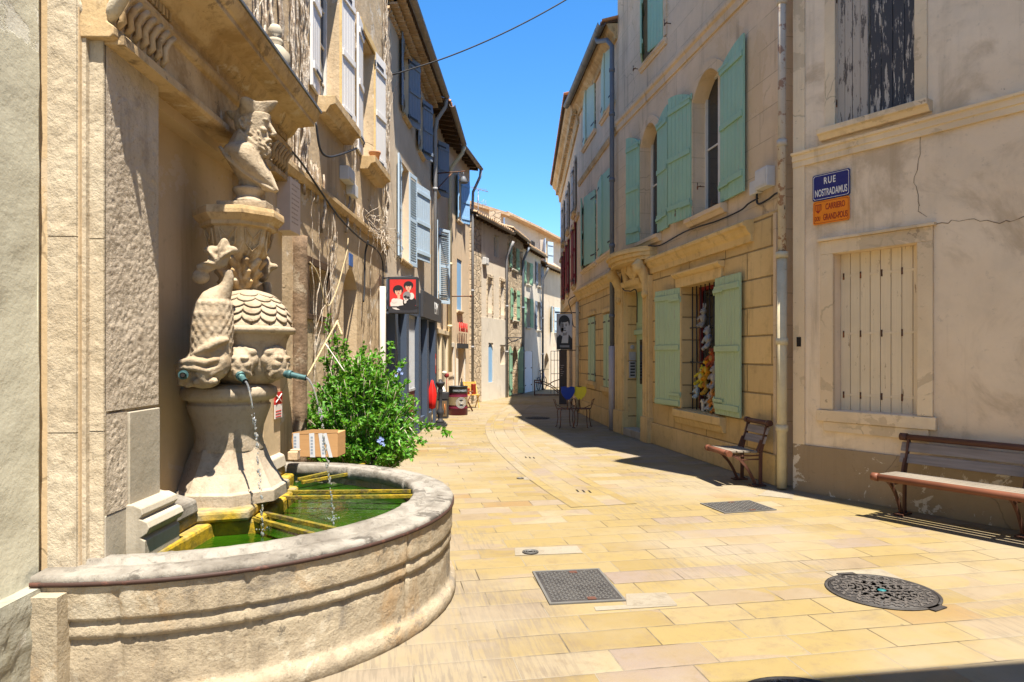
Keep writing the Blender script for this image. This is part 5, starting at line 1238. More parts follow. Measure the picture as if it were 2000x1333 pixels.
for k in (-.025, 0, .025): b.prism([(cx+k-.006, .0258, cz+.04), (cx+k+.006, .0258, cz+.04), (cx+k+.006, .0258, cz-.025), (cx+k-.006, .0258, cz-.025)], (0,.001,0), 1)
b.build('shield', [er, eo], o)

# ================================================================= yellow stone house
YW = Wall((2.40, 15.5), (3.50, 8.92))
yh = YW.root('yellow_stone_house', 'yellow ashlar house with green shutters, barred shop window and carved doorway', 'house'); YL = YW.len; YT = 11.0
zcor = YW.z(1450, 440); zstr = YW.z(1300, 152)
r1 = (YW.u(1355), YW.u(1412), YW.z(1370,420), 0, .28); r1 = (r1[0], r1[1], r1[2], r1[2]+2.28, .28)
l1 = (YW.u(1253), YW.u(1287), YW.z(1270,455), 0, .28); l1 = (l1[0], l1[1], r1[2], r1[3], .28)
s2 = (YW.u(1257), YW.u(1297), YW.z(1260,118), 0, .15); s2 = (s2[0], s2[1], s2[2], s2[2]+2.0, .15)
sw = (YW.u(1336), YW.u(1404), YW.z(1360,803), YW.z(1360,556), .5)
dw = (YW.u(1229), YW.u(1265), 0.0, YW.z(1250,566), .24)
b = MB(); wall_sheet(b, 0, YL, zcor+.02, YT, [r1, l1, s2], 0); shell(b, 0, YL, YT, 0, 6)
for h in (r1, l1): arch_fill(b, h[0], h[1], h[3]-.34, h[3], .0005, .29)
b.build('upper_wall', M['upper'], yh)
b = MB(); wall_sheet(b, 0, YL, 0, zcor+.02, [sw, dw], 0.03); b.quad((YL,.03,0),(YL,-.1,0),(YL,-.1,zcor),(YL,.03,zcor)); b.build('ground_floor_wall', M['yellow'], yh)
b = MB(); b.box(dw[1]+.3, YL+.0, -.01, .075, 0, .40); b.build('plinth', M['yellow_plain'], yh, bevel=.012)
b = MB(); up = YW.u(1480); b.box(YL-.07, YL+.0, -.02, .055, .402, zcor-.02); b.build('corner_strip', M['upper'], yh, bevel=.004)
uc0, uc1 = YW.u(1276), YW.u(1476)
b = MB(); pr = [(.02,-.30),(-.045,-.30),(-.05,-.20),(-.09,-.16),(-.12,-.10),(-.16,-.08),(-.17,-.03),(-.13,0),(.02,.02)]; b.sweep([(a-.03, c+zcor) for a, c in pr], [(uc0, 0, 0), (uc1, 0, 0)]); b.build('shop_cornice', M['yellow_plain'], yh, bevel=.006)
b = MB(); b.sweep([(.01,-.1),(-.03,-.1),(-.035,.02),(-.07,.05),(-.08,.11),(.01,.13)], [(0,0,zstr), (YL,0,zstr)]); b.build('string_course', M['upper'], yh, bevel=.006)
def arch_band(W, root, h, wd, out, mat):
    a, c, z0, z1 = h[:4]; b = MB(); n = 12; zs = z1-.34; pts = []
    for i in range(n+1): k = -1+2*i/n; pts.append((a+(c-a)*i/n, zs+.34*(1-k*k), k))
    ins = [(a, zs-.3)]+[(x, z) for x, z, _ in pts]+[(c, zs-.3)]; cx = (a+c)/2
    outs = [(a-wd, zs-.3)]+[(cx+(x-cx)*(1+2*wd/(c-a)), z+wd*.9) for x, z, _ in pts]+[(c+wd, zs-.3)]
    for i in range(len(ins)-1):
        b.prism([(ins[i][0], -.01, ins[i][1]), (ins[i+1][0], -.01, ins[i+1][1]), (outs[i+1][0], -.01, outs[i+1][1]), (outs[i][0], -.01, outs[i][1])], (0, out+.01, 0))
    b.box(a-wd, a, -.01, out, z0, zs-.3); b.box(c, c+wd, -.01, out, z0, zs-.3)
    b.build('window_surround', mat, root)
for h in (r1, l1):
    arch_band(YW, yh, h, .15, .028, M['upper']); o = window(yh, h[0], h[1], h[2], h[3], 0, .25, bars=1)
    w_ = (h[1]-h[0])/2
    if h is r1:
        wl_, wr = abs(YW.u(1348)-YW.u(1317)), abs(YW.u(1453)-YW.u(1405))
        shutter(o, h[0]-.02, .05, max(.4, wl_+.06), h[2]+.03, h[3]+.0, 172, 1, M['green_teal'], arch=.2, arch_at='free', iron=M['green_teal'], plank=.13); shutter(o, h[1]+.0, .05, max(.5, wr*1.0), h[2]+.03, h[3]+.0, 178, -1, M['green_teal'], arch=.2, arch_at='free', iron=M['green_teal'], plank=.13)
    else:
        shutter(o, h[0]-.02, .05, .52, h[2]+.03, h[3], 168, 1, M['green_teal'], arch=.2, arch_at='free', iron=M['green_teal'], plank=.13); shutter(o, h[1]+.02, .05, .55, h[2]+.03, h[3], 178, -1, M['green_teal'], arch=.2, arch_at='free', iron=M['green_teal'], plank=.13)
    sill(yh, h[0]-.15, h[1]+.15, h[2]-.0, 0, M['upper'], .14, .14)
b = MB(); b.box(s2[0]-.14, s2[0], -.01, .025, s2[2], s2[3]); b.box(s2[1], s2[1]+.14, -.01, .025, s2[2], s2[3]); b.box(s2[0]-.14, s2[1]+.14, -.01, .027, s2[3], s2[3]+.14); b.build('window_surround', M['upper'], yh)
ws = window(yh, s2[0], s2[1], s2[2], s2[3], 0, .14); w_ = (s2[1]-s2[0])/2
shutter(ws, s2[0], .005, w_, s2[2]-.05, s2[3], 24, 1, M['green_teal']); shutter(ws, s2[1], .005, w_, s2[2]-.05, s2[3], 10, -1, M['green_teal']); sill(yh, s2[0]-.15, s2[1]+.15, s2[2]-.06, 0, M['upper'], .09, .12)
# shutter stays
for (x, y) in ((1243,135),(1305,46),(1370,365),(1326,418),(1398,398)):
    b = MB(); u, z = YW.uz(x, y, .05); b.tube([(u, 0, z), (u, .12, z), (u, .12, z+.06)], .009, 6); b.tube([(u, .12, z), (u, .12, z-.05)], .011, 6); b.tube([(u-.05,.09,z),(u+.05,.09,z)], .007, 6); b.build('shutter_stay', M['iron_rust'], yh)
# shop window with bars
b = MB(); b.box(sw[0]-.13, sw[0], .028, .06, sw[2], sw[3]+.0); b.box(sw[0]-.2, sw[1]+.22, .028, .075, sw[3]+.001, sw[3]+.16); b.sweep([(-.07,.16),(-.11,.18),(-.15,.22),(-.15,.25),(-.03,.26),(-.03,.16)], [(sw[0]-.24, 0, sw[3]), (sw[1]+.26, 0, sw[3])]); b.build('window_surround', M['yellow_plain'], yh, bevel=.006)
fr = MB(); v = -.33
fr.box(sw[0], sw[0]+.06, v, v+.05, sw[2], sw[3]); fr.box(sw[1]-.06, sw[1], v, v+.05, sw[2], sw[3]); fr.box(sw[0]+.06, sw[1]-.06, v, v+.05, sw[3]-.06, sw[3]); fr.box((sw[0]+sw[1])/2-.04, (sw[0]+sw[1])/2+.04, v, v+.05, sw[2], sw[3]-.06)
shw = fr.build('window', M['red_paint'], yh, bevel=.003)
g = MB(); g.quad((sw[0],v+.01,sw[2]), (sw[1],v+.01,sw[2]), (sw[1],v+.01,sw[3]), (sw[0],v+.01,sw[3])); g.build('pane', M['glass'], shw)
g = MB(); g.box(sw[0], sw[1], -.46, -.44, sw[2], sw[3]); g.build('dark_room', M['dark'], shw)
b = MB()
for i in range(8): u = sw[0]+.08+(sw[1]-sw[0]-.16)*i/7; b.tube([(u, -.12, sw[2]), (u, -.12, sw[3])], .011, 7)
for f in (.12, .38, .66): z = sw[2]+(sw[3]-sw[2])*f; b.box(sw[0], sw[1], -.135, -.105, z, z+.02)
b.build('window_bars', M['iron'], shw)
slW, srW = abs(YW.u(1334)-YW.u(1297)), abs(YW.u(1457)-YW.u(1404))
shutter(shw, sw[0]-.03, .07, slW+.0, sw[2]+.03, sw[3]-.0, 172, 1, M['green_sage'], bars=(.03,.5,.93), plank=.085, iron=M['green_sage']); shutter(shw, sw[1]+.03, .085, srW, sw[2]+.03, sw[3]-.0, 178, -1, M['green_sage'], bars=(.06,.48,.92), plank=.085, iron=M['green_sage'])
sill(yh, sw[0]-.2, sw[1]+.3, sw[2]-.01, .03, M['yellow_plain'], .13, .24)
b = MB(); b.quad((sw[0]-.0,.03,sw[2]-.005),(sw[1],.03,sw[2]-.005),(sw[1],-.34,sw[2]-.005),(sw[0],-.34,sw[2]-.005)); b.build('window_ledge', M['smooth_stone'], yh)
# doorway
b = MB(); zt = dw[3]
for (ua, ub) in ((dw[0]-.62, dw[0]-.02), (dw[1]+.02, dw[1]+.36)):
    b.box(ua, ub, .02, .12, .0, zcor-.32); b.box(ua+.05, ua+.11, .12, .14, .5, zcor-.34); b.box(ub-.11, ub-.05, .12, .14, .5, zcor-.34); b.box(ua-.02, ub+.02, .02, .16, 0, .5)
b.build('door_pilaster', M['yellow_plain'], yh, bevel=.008)
b = MB(); b.sweep([(-.03,0),(-.1,.0),(-.12,.05),(-.17,.09),(-.2,.16),(-.2,.2),(-.03,.22)], [(dw[0]-.0, 0, zt+.0), (dw[1]+.0, 0, zt)]); b.box(dw[0], dw[1], -.02, .07, zt+.22, zcor-.02); b.build('door_lintel', M['yellow_plain'], yh, bevel=.006)
b = MB(); ucx = (dw[0]+dw[1])/2; zc2 = (zt+.22+zcor)/2+.06       # shield and garlands
b.ball((ucx, .10, zc2), (.20,.10,.27), 16, 10); b.ball((ucx, .17, zc2), (.13,.07,.18), 14, 9); b.ball((ucx, .13, zc2-.27), (.09,.07,.09)); b.ball((ucx,.16,zc2+.26),(.12,.08,.07))
for k in (-1, 1):
    b.tube([(ucx+.16*k,.12,zc2+.25),(ucx+.34*k,.16,zc2+.18),(ucx+.40*k,.15,zc2-.0),(ucx+.28*k,.16,zc2-.2),(ucx+.1*k,.14,zc2-.33)], [.05,.07,.085,.07,.03], 9)
    for j in range(7): a = j*.9; b.ball((ucx+.36*k+.06*math.cos(a), .17, zc2+.02+.1*math.sin(a)), (.035,.04,.05), 8, 6)
    b.tube([(ucx+.2*k,.14,zc2-.1),(ucx+.24*k,.2,zc2),(ucx+.18*k,.2,zc2+.12)], [.03,.035,.02], 7)
b.build('cartouche', M['yellow_plain'], yh, remesh=.014, smooth_it=1, noise_amp=.012, noise_scale=.05)
for ua in (dw[0]-.42, dw[1]+.12):
    b = MB(); z1 = zcor-.02; b.tube([(ua+.1,.02,z1-.75),(ua+.1,.10,z1-.62),(ua+.1,.12,z1-.4),(ua+.1,.2,z1-.2),(ua+.1,.30,z1-.08),(ua+.1,.22,z1-.02)], [.08,.1,.1,.11,.12,.1], 10); b.ball((ua+.1,.28,z1-.14), (.13,.11,.12)); b.ball((ua+.1,.14,z1-.66), (.12,.07,.09)); b.build('console', M['yellow_plain'], yh, remesh=.016, smooth_it=1)
b = MB(); ha, hb_ = dw[0]-.62, dw[1]+.5; pts = []; n = 14                    # bowed hood slab
for i in range(n+1): t = i/n; pts.append((ha+(hb_-ha)*t, .16+.42*math.sin(math.pi*t)**.6))
for (z0, z1, gsc) in ((zcor-.02, zcor+.05, .78), (zcor+.05, zcor+.13, .9), (zcor+.13, zcor+.20, 1.0), (zcor+.20, zcor+.23, .96)):
    b.prism([(ha, -.02, z0)]+[(u, v*gsc, z0) for u, v in pts]+[(hb_, -.02, z0)], (0,0,z1-z0))
b.build('door_hood', M['yellow_plain'], yh, bevel=.01)
b = MB(); v = -.20; zm = YW.z(1255, 650, -.2)
b.box(dw[0], dw[1], v, v+.04, .16, zm-.04); b.box(dw[0], dw[1], v, v+.04, zm+.06, zt); b.box(dw[0]-.0, dw[1], v, v+.10, zm-.04, zm+.06)
for (za, zb) in ((.3, 1.0), (zm+.14, zt-.1)): b.box(dw[0]+.1, dw[1]-.1, v+.04, v+.055, za, zb); b.box(dw[0]+.15, dw[1]-.15, v+.055, v+.065, za+.05, zb-.05)
dr_ = b.build('door', M['green_sage'], yh, bevel=.006)
b = MB(); b.box(dw[0]+.22, dw[1]-.2, v+.041, v+.044, 1.1, zm-.15); b.build('pane', M['glass'], dr_)
b = MB(); uc = (dw[0]+dw[1])/2
for k in range(6):
    z = 1.15+k*(zm-1.35)/6; h = (zm-1.35)/6
    for s in (-1, 1): b.tube([(uc+.02*s, v+.065, z), (uc+.09*s, v+.065, z+h*.35), (uc+.02*s, v+.065, z+h*.6), (uc+.07*s, v+.065, z+h*.85), (uc, v+.065, z+h)], .009, 6)
b.build('door_grille', M['green_sage'], dr_)
b = MB(); b.box(dw[0]-.0, dw[1], -.21, .14, 0, .16); b.build('doorstep', M['smooth_stone'], yh, bevel=.012)
ic = YW.root('intercom', 'steel intercom and letter panel in the jamb of the carved doorway', 'intercom'); u0 = dw[0]-.012; b = MB()
ic.location = YW.w(dw[0]+.022, -.06, 0); ic.rotation_euler = (0, 0, YW.rz+R(90)); zb, zt_ = 1.22, 1.85
b.box(-.07, .07, -.02, .02, zb, zb+.36); b.box(-.07, .07, -.02, .02, zb+.38, zb+.56); b.ball((0,.0,zb+.66), (.05,.03,.05)); b.build('panel', metal('brushed_steel', (.33,.33,.34), .35), ic, bevel=.004)
b = MB()
for k in range(5): b.box(-.05, .05, .02, .026, zb+.04+k*.065, zb+.075+k*.065)
b.build('button', M['iron'], ic)
# utility box and cables near the corner
ub_ = YW.root('meter_box', 'pair of grey plastic boxes at the corner beside the drainpipe', 'electrical box'); u0, u1 = YW.u(1468,.05), YW.u(1508,.05); z0, z1 = YW.z(1490,371,.05), YW.z(1490,338,.05)
b = MB(); um = u0+(u1-u0)*.42; b.box(u0, um-.01, 0, .09, z0-.02, z1-.06); b.box(um, u1, 0, .13, z0, z1+.04); b.build('case', M['white_plastic'], ub_, bevel=.012)
b = MB(); b.box(um+.02, u1-.02, .13, .137, z0+.03, z1+.01); b.build('lid', M['white_plastic'], ub_, bevel=.003)
YWp = lambda x, y, v=.05: YW.w(*(lambda t: (t[0], v, t[1]))(YW.uz(x, y, v)))
cable('cable', 'black cable running along the shop cornice up to the grey boxes', [YWp(1266,480,.2), YWp(1290,479), YWp(1340,452), YWp(1400,432), YWp(1445,412), YWp(1462,398), YWp(1480,388)], .013)
cable('cable', 'black cable looping from the grey boxes down the corner strip', [YWp(1478,374), YWp(1480,398), YWp(1500,390), YWp(1518,378), YWp(1530,392,.1), YWp(1530,440,.1), YWp(1530,480,.1)], .015)
cable('cable', 'black cable wound round the console of the carved doorway', [YWp(1198,500,.2), YWp(1214,498,.2), YWp(1215,560,.16), YWp(1230,569,.2), YWp(1243,570,.1), YWp(1244,630,.0)], .013)
# big downpipe at the corner
z = YW.z(1540, 482); pA = NW.w(-.10, .10, 0)
downpipe('drainpipe', 'cream drainpipe with collars at the corner beside the pale house', [Vector((pA.x, pA.y, 3.0)), Vector((pA.x, pA.y, .02))], .062, M['pipe_cream'], [(pA.x, pA.y, 1.88), (pA.x, pA.y, .78), (pA.x, pA.y, 2.98)])
downpipe('drainpipe', 'upper drainpipe with peeling white and rust paint above the cream pipe', [Vector((pA.x, pA.y, 7.9)), Vector((pA.x, pA.y, 3.0))], .05, M['pipe_peel'], [(pA.x, pA.y, 4.4), (pA.x, pA.y, 6.2)])
rafters(yh, 0, YL, -.1, .32, YT, .45); gutter(yh, 0, YL, .36, YT-.05)

# ================================================================= house with pale green shutters
GW = Wall((2.02, 20.5), (2.40, 15.5))
gh = GW.root('green_shutter_house', 'tan house with closed pale green shutters beyond the zinc downpipe', 'house'); GL = GW.len; GT = 9.25
ops = []
for (xl, xr, yb, yt, mt, ang) in ((1174.5,1197,216,66,'green_pale',6),(1139,1161,272,140,'green_pale',6),(1168,1195,496,341,'green_teal',5),(1137,1162,520,386,'green_teal',12),(1180,1196,757,614,'green_sage',3),(1150,1162,744,620,'green_sage',3)):
    xm = (xl+xr)/2; ops.append((GW.u(xl, .03), GW.u(xr, .03), GW.z(xm, yb, .03), GW.z(xm, yt, .03), .12, mt, ang))
zg = GW.z(1165, 551)
b = MB(); wall_sheet(b, 0, GL, zg, GT, [o[:5] for o in ops[:4]], 0); shell(b, 0, GL, GT); b.build('upper_wall', M['upper'], gh)
b = MB(); wall_sheet(b, 0, GL, 0, zg, [o[:5] for o in ops[4:]], .02); b.quad((0,.02,0),(0,-.1,0),(0,-.1,zg),(0,.02,zg)); b.build('ground_floor_wall', M['yellow'], gh)
for i, (a, c, z0, z1, dep, mt, ang) in enumerate(ops):
    o = window(gh, a, c, z0, z1, 0, .11); hw_ = (c-a)/2
    shutter(o, a, .02 if i >= 4 else .012, hw_, z0+.01, z1, ang, 1, M[mt], plank=.13, iron=M['iron']); shutter(o, c, .02 if i >= 4 else .012, hw_, z0+.01, z1, ang*.6, -1, M[mt], plank=.13, iron=M['iron'])
    sill(gh, a-.12, c+.12, z0, .0 if i < 4 else .02, M['upper'] if i < 4 else M['yellow_plain'], .1, .11 if i < 4 else .2)
    if i >= 4: b = MB(); b.box(a-.1, c+.1, .0, .08, z1+.05, z1+.15); b.build('window_surround', M['yellow_plain'], gh, bevel=.005)
b = MB(); b.sweep([(a-.02, c+zg) for a, c in pr], [(0, 0, 0), (GL-.25, 0, 0)]); b.build('shop_cornice', M['yellow_plain'], gh, bevel=.006)
zz = GW.z(1166, 312); b = MB(); b.sweep([(.01,-.06),(-.03,-.06),(-.06,.04),(-.06,.07),(.01,.08)], [(0,0,zz), (GL,0,zz)]); b.build('string_course', M['cornice_stone'], gh)
b = MB(); b.box(0, GL, -.01, .05, 0, .4); b.build('plinth', M['yellow_plain'], gh, bevel=.01)
b = MB(); b.sweep([(0,-.35),(-.05,-.35),(-.08,-.25),(-.2,-.15),(-.26,-.02),(0,0)], [(0,0,GT), (GL,0,GT)]); b.build('cornice', M['cornice_stone'], gh)
gutter(gh, -.1, GL+.05, .38, GT-.02, .09, M['zinc_dark']); tile_eave(gh, 0, GL, -1.5, .34, GT+.5, GT+.0)
p = GW.w(GL-.05, .12, 0); downpipe('drainpipe', 'dark zinc downpipe with elbow between the yellow house and green shuttered house', [GW.w(GL-.55,.38,9.2), GW.w(GL-.5,.36,9.05), GW.w(GL-.2,.2,8.95), Vector((p.x,p.y,8.75)), Vector((p.x,p.y,1.9))], .055, M['zinc_dark'], [(p.x,p.y,z) for z in (8.2,7.2,5.7,4.2,2.6)])
downpipe('drainpipe', 'pale grey lower sleeve of the zinc downpipe by the doorway', [Vector((p.x,p.y,1.92)), Vector((p.x,p.y,.02))], .075, flat('grey_pvc', (.42,.38,.37), .5), [])
p = GW.w(.25, .10, 0); downpipe('drainpipe', 'thin drainpipe beside the portrait sign', [Vector((p.x,p.y,3.3)), Vector((p.x,p.y,.05))], .05, M['pipe_cream'], [(p.x,p.y,2.0)])

# ================================================================= house with red shutters
RW = Wall((2.20, 31.0), (2.02, 20.5))
rh = RW.root('red_shutter_house', 'tall grey house with wine red shutters and a moulded stone cornice', 'house'); RL = RW.len; RT = 9.4
ups_ = [RW.u(1121), RW.u(1109), RW.u(1100)]; zr0, zr1 = RW.z(1127,552), RW.z(1127,420)
hs = []
for u in (8.7, 5.5, 2.6): hs += [(u-.45, u+.45, zr0, zr1, .2), (u-.45, u+.45, 6.35, 8.0, .2)]
hs += [(8.9, 9.9, 0, 2.3, .3), (6.0, 7.6, 0, 2.4, .3)]
b = MB(); wall_sheet(b, 0, RL, 0, RT, hs, 0); shell(b, 0, RL, RT); b.build('wall', M['upper'], rh)
for h in hs[:6]:
    o = window(rh, h[0], h[1], h[2], h[3], 0, .18); mt = M['red_paint'] if h[3] < 6.2 else M['grey_board']
    shutter(o, h[0], .03, .4, h[2], h[3], 174, 1, mt, iron=M['iron']); shutter(o, h[1], .03, .4, h[2], h[3], 174, -1, mt, iron=M['iron']); sill(rh, h[0]-.1, h[1]+.1, h[2], 0, M['cornice_stone'], .12, .12)
for h in hs[6:]: b = MB(); b.box(h[0], h[1], -.3, -.26, 0, h[3]); b.build('door', M['dark_board'], rh)
b = MB(); b.sweep([(0,-.75),(-.06,-.75),(-.08,-.6),(-.1,-.45),(-.2,-.36),(-.24,-.2),(-.34,-.12),(-.38,-.0),(0,.02)], [(0,0,RT), (RL,0,RT)])
k = .1
while k < RL: b.box(k, k+.12, .1, .22, RT-.45, RT-.36); k += .26
b.build('cornice', M['cornice_stone'], rh, bevel=.004)
tile_eave(rh, 0, RL+.15, -1.5, .45, RT+.5, RT+.06)
b = MB(); b.sweep([(0,0),(-.05,0),(-.07,.1),(0,.12)], [(0,0,5.9),(RL,0,5.9)]); b.sweep([(0,0),(-.06,0),(-.1,.12),(0,.14)], [(0,0,3.4),(RL,0,3.4)]); b.build('string_course', M['cornice_stone'], rh)
# hanging portrait sign
ps = empty('portrait_sign', (1.60, 20.3, 2.40), 0, 'black and white portrait of a dark haired man hanging off the wall', 'sign'); Y = 20.3
w_ = (1118-1087)/F*Y; h_ = (683-613)/F*Y; ox = (1102.5-1000)/F*Y-1.60; oz = CZ-(648-HZ)/F*Y-2.40
b = MB(); b.box(ox-w_/2, ox+w_/2, -.02, .02, oz-h_/2, oz+h_/2); b.build('board', M['iron'], ps)
b = MB(); fy = .0205; q = lambda x0, x1, z0, z1, m, l: b.quad((ox+x0*w_, fy+l*.0006, oz+z0*h_), (ox+x1*w_, fy+l*.0006, oz+z0*h_), (ox+x1*w_, fy+l*.0006, oz+z1*h_), (ox+x0*w_, fy+l*.0006, oz+z1*h_), m)
q(-.48,.48,-.48,.49,0,0)
pol = lambda pts, m, l: b.add([(ox+x*w_, fy+l*.0006, oz+z*h_) for x, z in pts], [tuple(range(len(pts)))], m)
pol([(-.48,-.49),(.48,-.49),(.48,-.2),(.3,-.1),(.1,-.06),(-.05,-.16),(-.3,-.08),(-.48,-.17)], 1, 1); pol([(-.2,-.32),(.22,-.32),(.25,-.1),(.1,-.02),(-.1,-.06)], 3, 2)
pol([(-.12,-.12),(.14,-.1),(.17,.08),(-.08,.08)], 2, 3); blob2 = lambda cx, cz, rx, rz, m, l: pol([(cx+rx*math.cos(.3*k_), cz+rz*math.sin(.3*k_)) for k_ in range(21)], m, l)
blob2(-.02,.26,.36,.20,1,3); blob2(-.0,.16,.27,.20,3,4); blob2(-.16,.13,.12,.16,2,5); blob2(-.03,.34,.31,.085,1,6); blob2(.1,.165,.05,.016,4,6); blob2(-.12,.15,.05,.016,4,6); blob2(.02,.09,.03,.035,2,6); blob2(.03,.03,.075,.014,4,6); blob2(.1,.205,.075,.013,4,6); blob2(-.13,.19,.075,.013,4,6); blob2(-.14,.05,.09,.06,2,5)
q(-.44,.44,-.48,-.33,1,7); q(-.3,.3,-.44,-.38,2,8)
b.build('portrait', [flat('print_light', (.5,.5,.5), .5), flat('print_black', (.03,.03,.03), .5), flat('print_mid', (.24,.24,.24), .5), flat('print_pale', (.55,.55,.54), .5), flat('print_shade', (.12,.12,.12), .5)], ps)
b = MB(); b.tube([(ox-w_/2-.05, 0, oz+h_/2+.03), (ox+w_/2+.25, 0, oz+h_/2+.03)], .015, 7); b.tube([(ox-w_/2, 0, oz-h_/2-.02), (ox+w_/2+.22, 0, oz-h_/2-.02)], .012, 7); b.build('bracket', M['iron'], ps)
pn = empty('notice_board', (1.86, 23.6, 0), 0, 'tall narrow dark board standing below the portrait sign', 'sign')
x0, x1 = (1092-1000)/F*23.6-1.86, (1107-1000)/F*23.6-1.86; b = MB(); b.box(x0, x1, -.03, .03, 0.02, 1.88); b.build('board', flat('dark_panel', (.07,.06,.055), .5), pn, flip=False)
b = MB()
for k in range(6): b.box(x0+.05, x0+.05+.03*(2+k%3), -.034, -.031, 1.0+k*.07, 1.025+k*.07)
b.build('lettering', flat('panel_print', (.3,.29,.27), .6), pn, flip=False)
cable('cable', 'loose black cable hanging beside the portrait sign bracket', [GW.w(.0,.12,3.5), GW.w(-.1,.3,3.35), GW.w(.05,.25,3.0), GW.w(.1,.2,2.6), GW.w(.15,.1,2.55)], .014)

# corner house just out of the picture, right of the camera: it throws the shade across the nearest paving
kh = empty('corner_house', (2.75, .45, 0), R(8.5), 'rendered corner house beside the photographer, outside the picture', 'house')
b = MB(); b.box(0, 7, -7, 0, 0, 8); b.build('wall', M['near'], kh, flip=False)
b = MB(); b.box(-.35, 7.35, -7.35, .35, 8.002, 8.15); b.build('roof', M['tile'], kh, flip=False)
# overhead wire
pA_, pB_ = VWp(766,147,.15), YW.w(2.6, .1, 9.6)
cable('overhead_wire', 'thin black wire slung across the street against the sky', [pA_ + (pB_-pA_)*t + Vector((0,0,-.30*4*t*(1-t))) for t in (0,.2,.4,.6,.8,1)], .012)
# ================================================================= far houses, left of the bend
def far_house(name, label, W, top, mat, holes, gut=True, depth=6):
    r = W.root(name, label, 'house'); b = MB(); wall_sheet(b, 0, W.len, 0, top, holes, 0); shell(b, 0, W.len, top, 0, depth); b.build('wall', mat, r)
    rafters(r, -.0, W.len, -.1, .22, top, .4, drop=.05)
    tile_eave(r, 0, W.len, -2.6, .26, top+.85, top-.0, mat=M['tile_pale'])
    if gut: gutter(r, -.02, W.len, .32, top-.06, .07)
    return r
def H(W, xa, xb, yt, yb, dep=.2): return hole(W, xa, xb, yt, yb, dep)
DW = Wall((-1.50, 24.2), (-.21, 28.0)); x0 = DW.u(938)
zl = DW.z(960,622)
hD = [H(DW,965,974,460,503), H(DW,952,961,543,612,.22), H(DW,977,985,550,616,.22), H(DW,953,962.5,670,747,.06), H(DW,976,986,674,712,.3)]
dh = far_house('corner_house', 'greige gabled house with a rough stone pier at the bend', DW, 6.75, M['greige'], hD)
b = MB(); b.box(-.02, x0, -.02, .05, 0, 6.7); b.build('stone_pier', M['rubble'], dh, bevel=.01)
b = MB(); wall_sheet(b, x0+.06, DW.len, 0, zl, [(h[0],h[1],h[2],min(h[3],zl),.03) for h in hD[3:]], .02); b.quad((x0+.06,.02,zl),(DW.len,.02,zl),(DW.len,-.01,zl),(x0+.06,-.01,zl)); b.build('pale_base', M['pale'], dh)
window(dh, *hD[0][:4], 0, .18, M['frame_white'], 'glass', bars=0)
for h in hD[1:3]:
    b = MB(); b.box(h[0], h[1], -.23, -.2, h[2], h[3]); b.build('blind_niche', M['pale'], dh)
    b = MB(); b.box(h[0]-.1, h[0], -.01, .03, h[2]-.1, h[3]); b.box(h[1], h[1]+.1, -.01, .03, h[2]-.1, h[3]); b.box(h[0]-.1, h[1]+.1, -.01, .035, h[3]+.001, h[3]+.12); b.build('window_surround', M['rubble'], dh, bevel=.005)
def archtop(root, h, mat, v=0, col=M['greige']):
    b = MB(); arch_fill(b, h[0], h[1], h[3]-(h[1]-h[0])*.45, h[3], v+.001, h[4], 0); b.build('arch', col, root)
for h in hD[1:5]: archtop(dh, h, None)
o = window(dh, *hD[3][:4], 0, .06, M['mid_blue'], 'boards'); window(dh, *hD[4][:4], 0, .28, M['frame_white'], 'glass')
mb_ = DW.root('meter_box', 'white box fixed high on the greige house', 'box'); u0, u1, z0, z1, _ = H(DW,941.5,948.5,504,518); b = MB(); b.box(u0, u1, 0, .14, z0, z1); b.build('case', M['white_plastic'], mb_, bevel=.015)
b = MB(); b.box(u0+.04, u1-.04, .14, .147, z0+.05, z1-.05); b.build('lid', M['white_plastic'], mb_)
# upper block of the greige house with its own roof edge, behind
EW = Wall((-.21, 28.0), (.51, 31.0))
hE = [H(EW,1000,1008,482,527), H(EW,1002,1009,566,626), H(EW,1000,1011,676,770,.3)]
eh = far_house('stone_house', 'rubble stone house with mid green shutters between two dark pipes', EW, 6.9, M['rubble'], hE)
for h in hE[:2]:
    o = window(eh, *h[:4], 0, .18); shutter(o, h[0]-.02, .02, .5, h[2], h[3], 176, 1, M['green_far']); shutter(o, h[1]+.02, .02, .4, h[2], h[3], 174, -1, M['green_far']); archtop(eh, h, None, 0, M['rubble'])
    sill(eh, h[0]-.1, h[1]+.1, h[2], 0, M['pale'])
h = hE[2]; archtop(eh, h, None, 0, M['rubble']); o = MB(); o.box(h[0], h[1], -.32, -.28, 0, h[3]); dd_ = o.build('door', M['cream_paint'], eh)
shutter(dd_, h[0]-.02, .03, .6, .05, h[3]-.02, 176, 1, M['green_far'], arch=.25, arch_at='free'); shutter(dd_, h[1]+.02, .03, .62, .05, h[3]-.02, 172, -1, M['green_far'], arch=.25, arch_at='free')
FW2 = Wall((.51, 31.0), (1.45, 34.2))
hF = [H(FW2,1028,1034,512,556), H(FW2,1028,1035,583,640), H(FW2,1025.5,1040,686,766,.06), H(FW2,1050,1056,515,560), H(FW2,1049,1055,590,645)]
fh = far_house('pale_house', 'pale narrow house with green shutters over a white boarded door', FW2, 6.7, M['pale'], hF)
for h in hF[:2] + hF[3:]:
    mt = M['green_far'] if h in hF[:2] else M['slate_blue']
    o = window(fh, *h[:4], 0, .18); shutter(o, h[0]-.02, .02, .45, h[2], h[3], 176, 1, mt); shutter(o, h[1]+.02, .02, .42, h[2], h[3], 174, -1, mt); sill(fh, h[0]-.1, h[1]+.1, h[2], 0, M['pale'])
h = hF[2]; o = MB(); n = 5
for i in range(n): o.box(h[0]+(h[1]-h[0])*i/n+.004, h[0]+(h[1]-h[0])*(i+1)/n-.004, -.05, -.02, 0, h[3])
